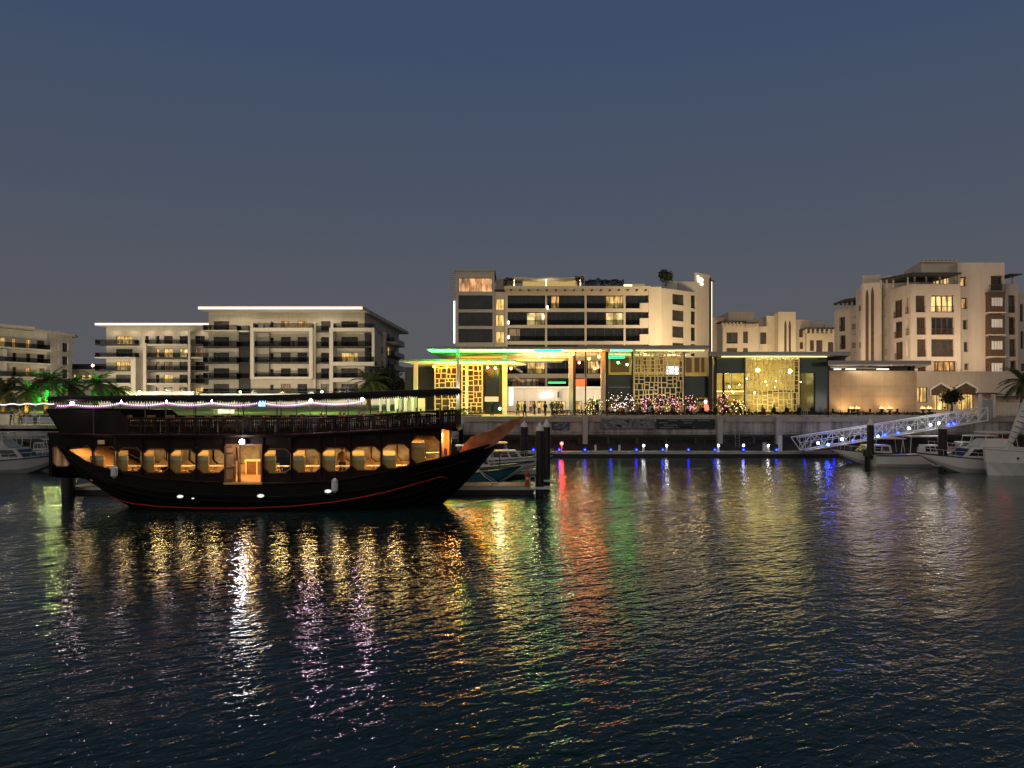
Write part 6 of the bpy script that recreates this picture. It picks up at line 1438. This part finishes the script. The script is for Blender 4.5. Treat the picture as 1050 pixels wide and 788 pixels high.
# transom block framing of the stern gallery
MB().box(PX(53, 39.6)-.06, PX(55, 39.6), 39.45, 44.55, PZ(489, 39.6), PZ(444, 39.6)).build('transom', 'hull_black', dh)
MB().box(PX(53, 39.4), PX(97, 39.3), 39.28, 39.55, PZ(459, 39.4), PZ(446, 39.4)).build('quarter_panel', 'hull_black', dh)
# open fore end: bulkhead, posts and lit corner forward of the last window
MB().box(PX(451, 40), PX(452.2, 40), 40.35, 43.65, PZ(478, 40), PZ(441, 40)).build('bulkhead', 'teak_light', dh)
for px, y in ((461, 40.7), (461, 43.3)): MB().box(PX(px, y), PX(px, y)+.09, y, y+.09, PZ(474, y), PZ(440, y)).build('post', 'teak_mid', dh)
MB().box(PX(453.5, 42), PX(460, 42), 42.4, 42.5, PZ(477, 42), PZ(442, 42)).build('bulkhead', 'teak_light', dh)
MB().box(PX(455, 41), PX(458, 41), 41.2, 41.3, PZ(472, 41), PZ(460, 41)).build('sign_panel', mat('purple_panel', (.25, .10, .30), .6), dh)
# upper deck: edge follows the hull, upper bulwark and railing
def deck_edge(px, out=.18): return depth(st_at(min(px, 452))[1])-out
DY = lambda px: 446.3 - max(0, px-300)/168*9.3 if px > 100 else 444.0+ (px-49)/51*1.5 + .8
dpx = [50, 60, 75, 90, 105, 120, 140, 160, 180, 200, 220, 240, 260, 280, 300, 320, 340, 360, 380, 400, 415, 430, 445, 458, 468]
def dp(px, far=False, dy=0.0, dz=0.0):
    y = deck_edge(px)+dy; q = (PX(px, y), y, PZ(DY(px), y)+dz); return (q[0], 2*YC-y, q[2]) if far else q
a = [dp(p) for p in dpx]; f_ = [dp(p, True) for p in dpx]; N = len(dpx)
b = MB(); b.add(a+f_+[(x, y, z-.14) for x, y, z in a]+[(x, y, z-.14) for x, y, z in f_], [(i, i+1, N+i+1, N+i) for i in range(N-1)]+[(2*N+i, 3*N+i, 3*N+i+1, 2*N+i+1) for i in range(N-1)]+[(i, 2*N+i, 2*N+i+1, i+1) for i in range(N-1)]+[(N+i, N+i+1, 3*N+i+1, 3*N+i) for i in range(N-1)]+[(0, N, 3*N, 2*N), (N-1, 3*N-1+0, 4*N-1, 2*N-1)])
b.build('upper_deck', 'teak', dh)
b = MB(); b.tube([(x, y-.03, z-.02) for x, y, z in a], .09, 6); b.tube([(x, y+.03, z-.02) for x, y, z in f_], .09, 6); b.build('deck_moulding', 'teak', dh)
# solid stern bulwark, sloping out to the stern
def sb(far):
    pts = [(46.5, 419.5), (125, 421.5), (130, 428.5), (130, 446), (50, 444), (61.5, 441), (53, 430)]
    pts = [(46.5, 419.5), (70, 420.2), (100, 421), (122, 421.3), (130, 428.5), (130, 446), (90, 445.5), (62, 443.5), (54, 431)]
    V = [(lambda y: (PX(p, y), 2*YC-y if far else y, PZ(q, y)))(deck_edge(50, .12)+(deck_edge(130, .12)-deck_edge(50, .12))*(p-50)/80) for p, q in pts]; n = len(V); s_ = 1 if not far else -1
    return MB().add(V+[(x, y+.1*s_, z) for x, y, z in V], [tuple(range(n)), tuple(range(2*n-1, n-1, -1))]+[(i, i+n, (i+1)%n+n, (i+1)%n) for i in range(n)])
sb(False).build('stern_bulwark', 'hull_black', dh); sb(True).build('stern_bulwark', 'hull_black', dh)
y0 = deck_edge(50, .12); MB().add([(PX(46.5, y0), y0, PZ(419.5, y0)), (PX(46.5, y0), 2*YC-y0, PZ(419.5, y0)), (PX(61, y0), 2*YC-y0, PZ(444, y0)), (PX(61, y0), y0, PZ(444, y0))], [(0,1,2,3)]).build('stern_board', 'hull_black', dh)
# balustrade
RY = lambda px: 429.5 - max(0, px-330)/138*8.0
def balustrade(far):
    b = MB(); px = 130.5; pts = []; k = 0; rnd = random.Random(5+far)
    while px < 467:
        x, y, z = dp(px, far, .05); zt_ = PZ(RY(px), deck_edge(px)+.05); b.box(x-.024, x+.024, y-.02, y+.02, z, zt_); 
        if k % 6 == 0: b.box(x-.055, x+.055, y-.045, y+.045, z, zt_+.05)
        pts.append((x, y, zt_)); px += 2.35; k += 1
    b.tube(pts, .055, 6); b.tube([(x, y, z-.22) for x, y, z in pts], .03, 5)
    b.tube([(x, y, PZ(DY(130.5+i*2.35), y if not far else 2*YC-y)+.12) for i, (x, y, z) in enumerate(pts)], .035, 5)
    return b.build('balustrade', 'teak', dh)
balustrade(False); balustrade(True)
xe, ye, ze = dp(467); b = MB()
for k in range(14): yy = ye+.1+k*(2*(YC-ye)-.2)/13; b.box(xe-.03, xe+.03, yy-.03, yy+.03, ze, PZ(RY(467), ye))
b.box(xe-.05, xe+.05, ye, 2*YC-ye, PZ(RY(467), ye), PZ(RY(467), ye)+.07); b.build('balustrade', 'teak', dh)
# canopy roof on posts, scalloped fringe
CY = lambda px: 408.8 - max(0, px-250)/216*7.6 + (0.7 if px < 100 else 0) - max(0, 60-px)*.05
cpx = [48]+list(range(60, 466, 15))+[467]
def cp_(px, far=False, up=0.0, out=.35):
    y = deck_edge(px)-out; return (PX(px, y), (2*YC-y) if far else y, PZ(CY(px), y)+up)
A = [cp_(p) for p in cpx]; Fr = [cp_(p, True) for p in cpx]; C_ = [(x, YC, z+.10) for (x, y, z) in A]; N = len(cpx)
b = MB(); b.add(A+C_+Fr, [(i, i+1, N+i+1, N+i) for i in range(N-1)]+[(N+i, N+i+1, 2*N+i+1, 2*N+i) for i in range(N-1)])
cn = b.build('deck_canopy', 'fabric_black', dh, fix=False); md = cn.modifiers.new('thickness', 'SOLIDIFY'); md.thickness = .10; md.offset = 1
b = MB()
for far in (0, 1):
    px = 49.0
    while px < 465:
        q = [cp_(px+2.9*k/4, far, -.03) for k in range(5)]; dz = [.04, .17, .20, .17, .04]
        b.add([q[0], q[4]]+[(q[k][0], q[k][1], q[k][2]-dz[k]) for k in (4, 3, 2, 1, 0)], [(0, 1, 2, 3, 4, 5, 6)]); px += 2.9
b.build('canopy_fringe', 'fabric_black', cn, fix=False)
b = MB(); b.tube([(x, y, z-.02) for x, y, z in A], .05, 6); b.tube([(x, y, z-.02) for x, y, z in Fr], .05, 6); b.build('canopy_beam', 'fabric_black', dh)
for px in (96, 149, 170, 199, 250, 284, 304, 318, 357, 371, 396, 428, 452):
    for far in (False, True):
        if far and px in (170, 284, 318, 371): continue
        x, y, z = dp(px, far, .05); MB().tube([(x, y, z), (x, y, PZ(CY(px), 39))], .028, 6).build('canopy_post', 'frame_dark', dh)
for k_, (pa, pya, pb_, pyb) in enumerate(((70, 470, 88, 504), (474, 466, 512, 499))):
    tag(MB().tube([(PX(pa, 39.6), 39.6 if k_ == 0 else 41.2, PZ(pya, 39.6)), (PX((pa+pb_)/2, 42), 43, PZ((pya+pyb)/2+3, 42)), (PX(pb_, 46), 46.4, .62)], .022, 5).build('mooring_rope', 'cloth_white'), 'pale mooring rope from the ship ' + ('stern' if k_ == 0 else 'bow') + ' down to the wooden dock', 'rope', 'mooring ropes of the ship')
# name plate lamp, nail heads, hawse blobs
MB().box(PX(102.5, 39.1), PX(109.5, 39.1), 38.88, 38.93, PZ(455.5, 39), PZ(451.5, 39)).build('name_plate', mat('plate', (.5, .38, .22), .6), dh)
lamp_light('POINT', 'plate_light', (PX(106, 39), 38.4, PZ(449, 39)), 1.6, (1, .7, .4), .05, dh)
# bright flood lamp over the door
x, y, z = PX(248.5, 38.7), 38.62, PZ(453.2, 38.7); fl_ = MB().box(x-.14, x+.14, y+.04, y+.22, z-.1, z+.12).build('flood_lamp', 'frame_dark', dh)
MB().ball((x, y, z), .12, 10).build('bulb', emit('flood_bulb', (.86, .84, 1), 110), fl_); lamp_light('POINT', 'flood_light', (x, y-.12, z), 45, (.92, .95, 1), .1, dh)
MB().tube([(x, y+.15, z+.1), (x, y+.15, PZ(408, 38.7))], .015, 5).build('lamp_cable', 'rubber', dh)
# the door, folded open, carved
xd0, xd1 = PX(232, 39.1), PX(243.5, 39.1); d_ = MB().box(xd0, xd1, 38.82, 38.88, PZ(494, 39.1), PZ(457.5, 39.1)).build('door', 'teak_mid', dh)
c_ = MB()
for z0_, z1_ in ((491, 481), (479, 466), (464, 459.5)): c_.box(xd0+.12, xd1-.12, 38.79, 38.815, PZ(z0_, 39.1), PZ(z1_, 39.1))
c_.build('door_panel', 'teak_light', d_); MB().ball((xd1-.07, 38.77, PZ(477, 39.1)), .035).build('handle', 'metal_white', d_)
fr = MB(); 
for px in (244.8, 268.3): fr.box(PX(px, 39)-.04, PX(px, 39)+.04, 38.93, 39.2, PZ(495, 39), PZ(457, 39))
fr.box(PX(232, 39), PX(269.5, 39), 38.92, 39.2, PZ(457.2, 39), PZ(455.5, 39)); fr.build('door_frame', 'teak_mid', dh)
MB().box(PX(231, 39), PX(270, 39), 38.75, 39.6, PZ(496.5, 39), PZ(494.8, 39)).build('door_sill', 'seat_wood', dh)
# interior lining
mat('lining', (0.55, 0.36, 0.16), 0.6, var=0.15, scale=2)
x0, x1 = PX(60, 39), PX(450, 40)
cl_ = [P3(p, 448, False, .1)[:2] for p in range(60, 451, 15)]; MB().prism_z([(x, y) for x, y in cl_]+[(x, 2*YC-y) for x, y in reversed(cl_)], PZ(447.9, 39), PZ(447.0, 39)).build('ceiling', MATS['lining'], dh)
lamps = []
for k, px in enumerate((84, 121, 159, 188, 216, 250, 285, 315, 346, 376, 406, 434)):
    x = PX(px, 41); z = PZ(448.6, 39)-.06
    MB().box(x-.3, x+.3, 41.3, 41.5, z, z+.05).build('ceiling_lamp', emit('cabin_lamp', (1, .72, .32), 2.5), dh)
    lamp_light('AREA', 'cabin_light', (x, 41.6, z-.06), 62 if k > 1 else 30, (1, .63, .24), .5, dh, (x, 41.3, 0))
lamp_light('POINT', 'fore_light', (PX(456, 41.5), 41.0, PZ(446, 41)), 26, (1, .55, .18), .08, dh); lamp_light('POINT', 'fore_light', (PX(466, 41.5), 41.6, PZ(452, 41)), 75, (1, .50, .14), .08, dh)

# things inside and on the ship
sp0 = thing('bench_seat', '', 'bench'); MB().box(-.32, .32, -.45, .45, 0, .42).build('seat', 'seat_wood', sp0, local=True); MB().box(-.36, -.28, -.45, .45, 0, .92).build('backrest', 'seat_wood', sp0, local=True)
MB().box(-.275, .33, -.47, -.41, 0, .90).build('side_panel', 'seat_wood', sp0, local=True); MB().box(-.37, .34, -.48, -.40, .901, 1.10).build('lit_top_band', 'cream', sp0, local=True)  # cream band paints in the bright light on the seat top
tb0 = thing('cabin_table', '', 'table'); MB().box(-.38, .38, -.4, .4, .70, .74).build('tabletop', 'cream', tb0, local=True); MB().lathe((0, 0, 0), [(.2, 0), (.04, .03), (.035, .7)], 8).build('leg', 'metal_white', tb0, local=True)
wl2 = ['the half hidden stern window', 'the third window from the stern', 'the fourth window from the stern', 'the fifth window from the stern', 'the sixth window from the stern', 'the window just left of the open door', 'the window just right of the open door', 'the second window right of the door', 'the third window right of the door', 'the fourth window right of the door', 'the fifth window right of the door', 'the tall window nearest the bow']
first_b = first_t = True
for i, c in enumerate(WIN):
    if i == 0: continue
    px = c[0]+8; zf = z_fl+.02 if i < 11 else PZ(478, 41)
    for far in (0, 1):
        y = P3(c[0]+8, 470, False, .62)[1]; y = y if not far else 2*YC-y
        o = sp0 if first_b else copy_tree(sp0); first_b = False
        o.location = (PX(px, y), y, zf); o.scale = (1, 1, 1.18); tag(o, f'orange bench {"on the far side behind" if far else "inside"} {wl2[i]}', 'bench', 'bench seats in the ship cabin')
    o = tb0 if first_t else copy_tree(tb0); first_t = False
    o.location = (PX(c[1]-7, 40.1), P3(c[1]-7, 470, False, .7)[1], zf); tag(o, f'small cabin table inside {wl2[i]}', 'table', 'tables in the ship cabin')
person('person in a long brown robe standing inside the third window right of the door', PX(351, 40.8), 40.8, z_fl+.02, 200, 'cloth_brown')
# counter seen through the door
t = thing('bar_cabinet', 'low orange cabinet with pale frame seen through the open ship door', 'cabinet', (PX(260, 43), 43, z_fl))
MB().box(PX(252, 43), PX(276, 43), 43, 43.5, z_fl, z_fl+.75).build('body', 'teak_mid', t); b = MB(); b.box(PX(251, 43), PX(277, 43), 42.95, 43.55, z_fl+.75, z_fl+.85)
for px in (252, 263, 275): b.box(PX(px, 43), PX(px+1, 43), 42.96, 42.995, z_fl, z_fl+.75)
b.build('trim', 'cream', t)
# upper deck furniture in silhouette
def deck_chair():
    t = thing('deck_chair', '', 'chair'); m = 'cloth_dark'
    MB().box(-.22, .22, -.22, .22, .42, .47).build('seat', 'teak_mid', t, local=True); b = MB()
    for k in range(4): b.box(-.2+k*.12, -.15+k*.12, .19, .22, .47, .95)
    b.box(-.22, .22, .18, .23, .93, 1.0); b.build('backrest', 'teak_mid', t, local=True)
    for sx in (-1, 1):
        for sy in (-1, 1): MB().box(sx*.2-.02, sx*.2+.02, sy*.2-.02, sy*.2+.02, 0, .42).build('leg', 'teak', t, local=True)
    return t
dc = deck_chair(); dt = copy_tree(tb0)
for o, lab in ((dt, ''),): pass
for i in range(16):
    px = 145+i*19.6; yy = 39.9 if i % 2 else 40.4; z_ = PZ(DY(px), 39)
    side = 'stern bulwark' if i < 1 else ''
    o = dt if i == 0 else copy_tree(tb0); o.name = 'deck_table'; o.location = (PX(px, yy), yy, z_); tag(o, f'{ORD[i]} table from the stern on the ship upper deck', 'table', 'tables on the ship upper deck')
    for s_ in (-1, 1):
        c = dc if (i == 0 and s_ < 0) else copy_tree(dc); c.location = (PX(px, yy)+.55*s_*.75, yy+.02, z_); c.rotation_euler = (0, 0, R(-90*s_)); tag(c, f'chair on the {"stern" if s_ < 0 else "bow"} side of the {ORD[i]} upper deck table', 'chair', 'chairs on the ship upper deck')
# fenders
def fender(px, py0, py1, label, y=38.72, r=.17):
    x = PX(px, y); z0, z1 = PZ(py1, y), PZ(py0, y); t = thing('fender', label, 'fender', (x, y, z0), 'fenders hung on the ship side')
    MB().lathe((x, y, z0), [(.05, 0), (r, .12), (r, z1-z0-.12), (.05, z1-z0)], 12).build('body', 'gelcoat', t); MB().tube([(x, y, z1), (x, y+.05, PZ(447, y))], .015, 5).build('rope', 'rubber', t)
fender(117.3, 477, 490.5, 'white fender hanging below the third window from the stern', 38.82); fender(343.3, 490.5, 505.5, 'white fender hanging below the third window right of the door')
def hull_light(px, py, r, label):
    q = zt(px, PZ(py, 39)); t = thing('hull_outlet', label, 'outlet', (q[0], q[1]-.03, q[2]), 'white outlets low on the hull'); MB().ball((q[0], q[1]-.03, q[2]), r, 10, .5).build('cap', emit('outlet_glow', (.9, .9, .85), .8), t)  # cap glows by itself, its brightness is put into the material
hull_light(185, 509, .16, 'white oval outlet on the hull left of the door'); hull_light(267.5, 508.5, .18, 'white oval outlet on the hull right of the door'); hull_light(336.5, 504, .18, 'white oval outlet on the hull beside the right fender'); hull_light(198, 511.5, .07, 'small outlet on the hull next to the left oval one')
# bulbs and swags of coloured flags under the canopy
bulb = emit('canopy_bulb', (1, .64, .86), 380); LP = [(73.7, 414), (124, 412), (170.5, 411.5), (218, 411.5), (267, 411), (318.5, 410.5), (371.5, 409.5), (424, 407)]
for i, (px, py) in enumerate(LP):
    if i in (4, 7): continue
    y = 38.75 if i != 7 else 39.2; x, z = PX(px, y), PZ(py, y); t = thing('canopy_lamp', f'{ORD[i]} bright lamp from the stern hanging under the ship canopy', 'lamp', (x, y, z), 'lamps under the ship canopy')
    MB().ball((x, y, z), .075, 10).build('bulb', bulb if i > 3 else emit('canopy_bulb_dim', (1, .74, .80), 90), t); MB().tube([(x, y, z+.07), (x, y, PZ(CY(px), y))], .015, 5).build('cable', 'rubber', t)
    lamp_light('POINT', 'lamp_light', (x, y-.1, z-.05), 5, (1, .75, .6), .08, t)
fw, fp = emit('flag_white', (1, .90, 1), 1.6), emit('flag_purple', (.55, .10, .50), 1.0)
sw = [(58, 415, 73.7, 414), (73.7, 414, 124, 412.5), (124, 412.5, 170.5, 412), (170.5, 412, 218, 412), (218, 412, 264, 412.5), (272, 413, 318.5, 411.5), (318.5, 411.5, 371.5, 410.5)]
for i, (a_, b_, c_, d_) in enumerate(sw):
    y = 38.8; t = thing('light_swag', f'{ORD[i]} swag of white and purple lights from the stern under the ship canopy', 'string lights', (PX((a_+c_)/2, y), y, PZ(b_, y)), 'light swags under the ship canopy')
    n = int((c_-a_)/0.95); pts = []; wh = MB(); pu = MB()
    for k in range(n+1):
        f = k/n; px = a_+(c_-a_)*f; py = b_+(d_-b_)*f+2.6*(1-(2*f-1)**2)*min(1, (c_-a_)/45); pts.append((PX(px, y), y, PZ(py, y)))
    MB().tube(pts, .012, 4).build('wire', 'rubber', t)
    for k, (x, yy, z) in enumerate(pts):
        tgt = wh if k % 2 else pu; z -= 0 if k % 2 else .07
        tgt.add([(x-.018, yy, z), (x+.018, yy, z), (x+.03, yy-.01, z-.085), (x-.005, yy-.01, z-.09), (x-.018, yy+.02, z), (x+.018, yy+.02, z)], [(0,1,2,3), (4,5,2,3)])
    wh.build('white_lights', fw, t, fix=False); pu.build('purple_lights', fp, t, fix=False)
x, y = PX(267.5, 40), 39.6; t = thing('monitor', 'pale blue screen hanging under the middle of the ship canopy', 'screen', (x, y, PZ(415, y))); MB().box(x-.42, x+.42, y+.02, y+.1, PZ(417.5, y), PZ(410, y)).build('case', 'frame_dark', t); MB().box(x+.0, x+.38, y-.005, y+.015, PZ(417, y), PZ(411, y)).build('screen', emit('screen_blue', (.35, .6, .95), 1.6), t)
# row of white bulbs along the left quay
y = 80; x0, x1 = PX(-8, y), PX(55, y); t = thing('string_lights', 'long bright string of white bulbs along the left quay railing', 'string lights', ((x0+x1)/2, y, PZ(414, y))); b = MB(); n = 70; pts = [(x0+(x1-x0)*k/n, y, PZ(414.3-k*.012, y)+.05*math.sin(k*.35)) for k in range(n+1)]
MB().tube(pts, .015, 4).build('wire', 'rubber', t)
for q in pts: b.ball((q[0], q[1], q[2]-.08), .055, 6)
tag(b.build('bulbs', emit('quay_bulb', (1, .92, .95), 1.6), t))
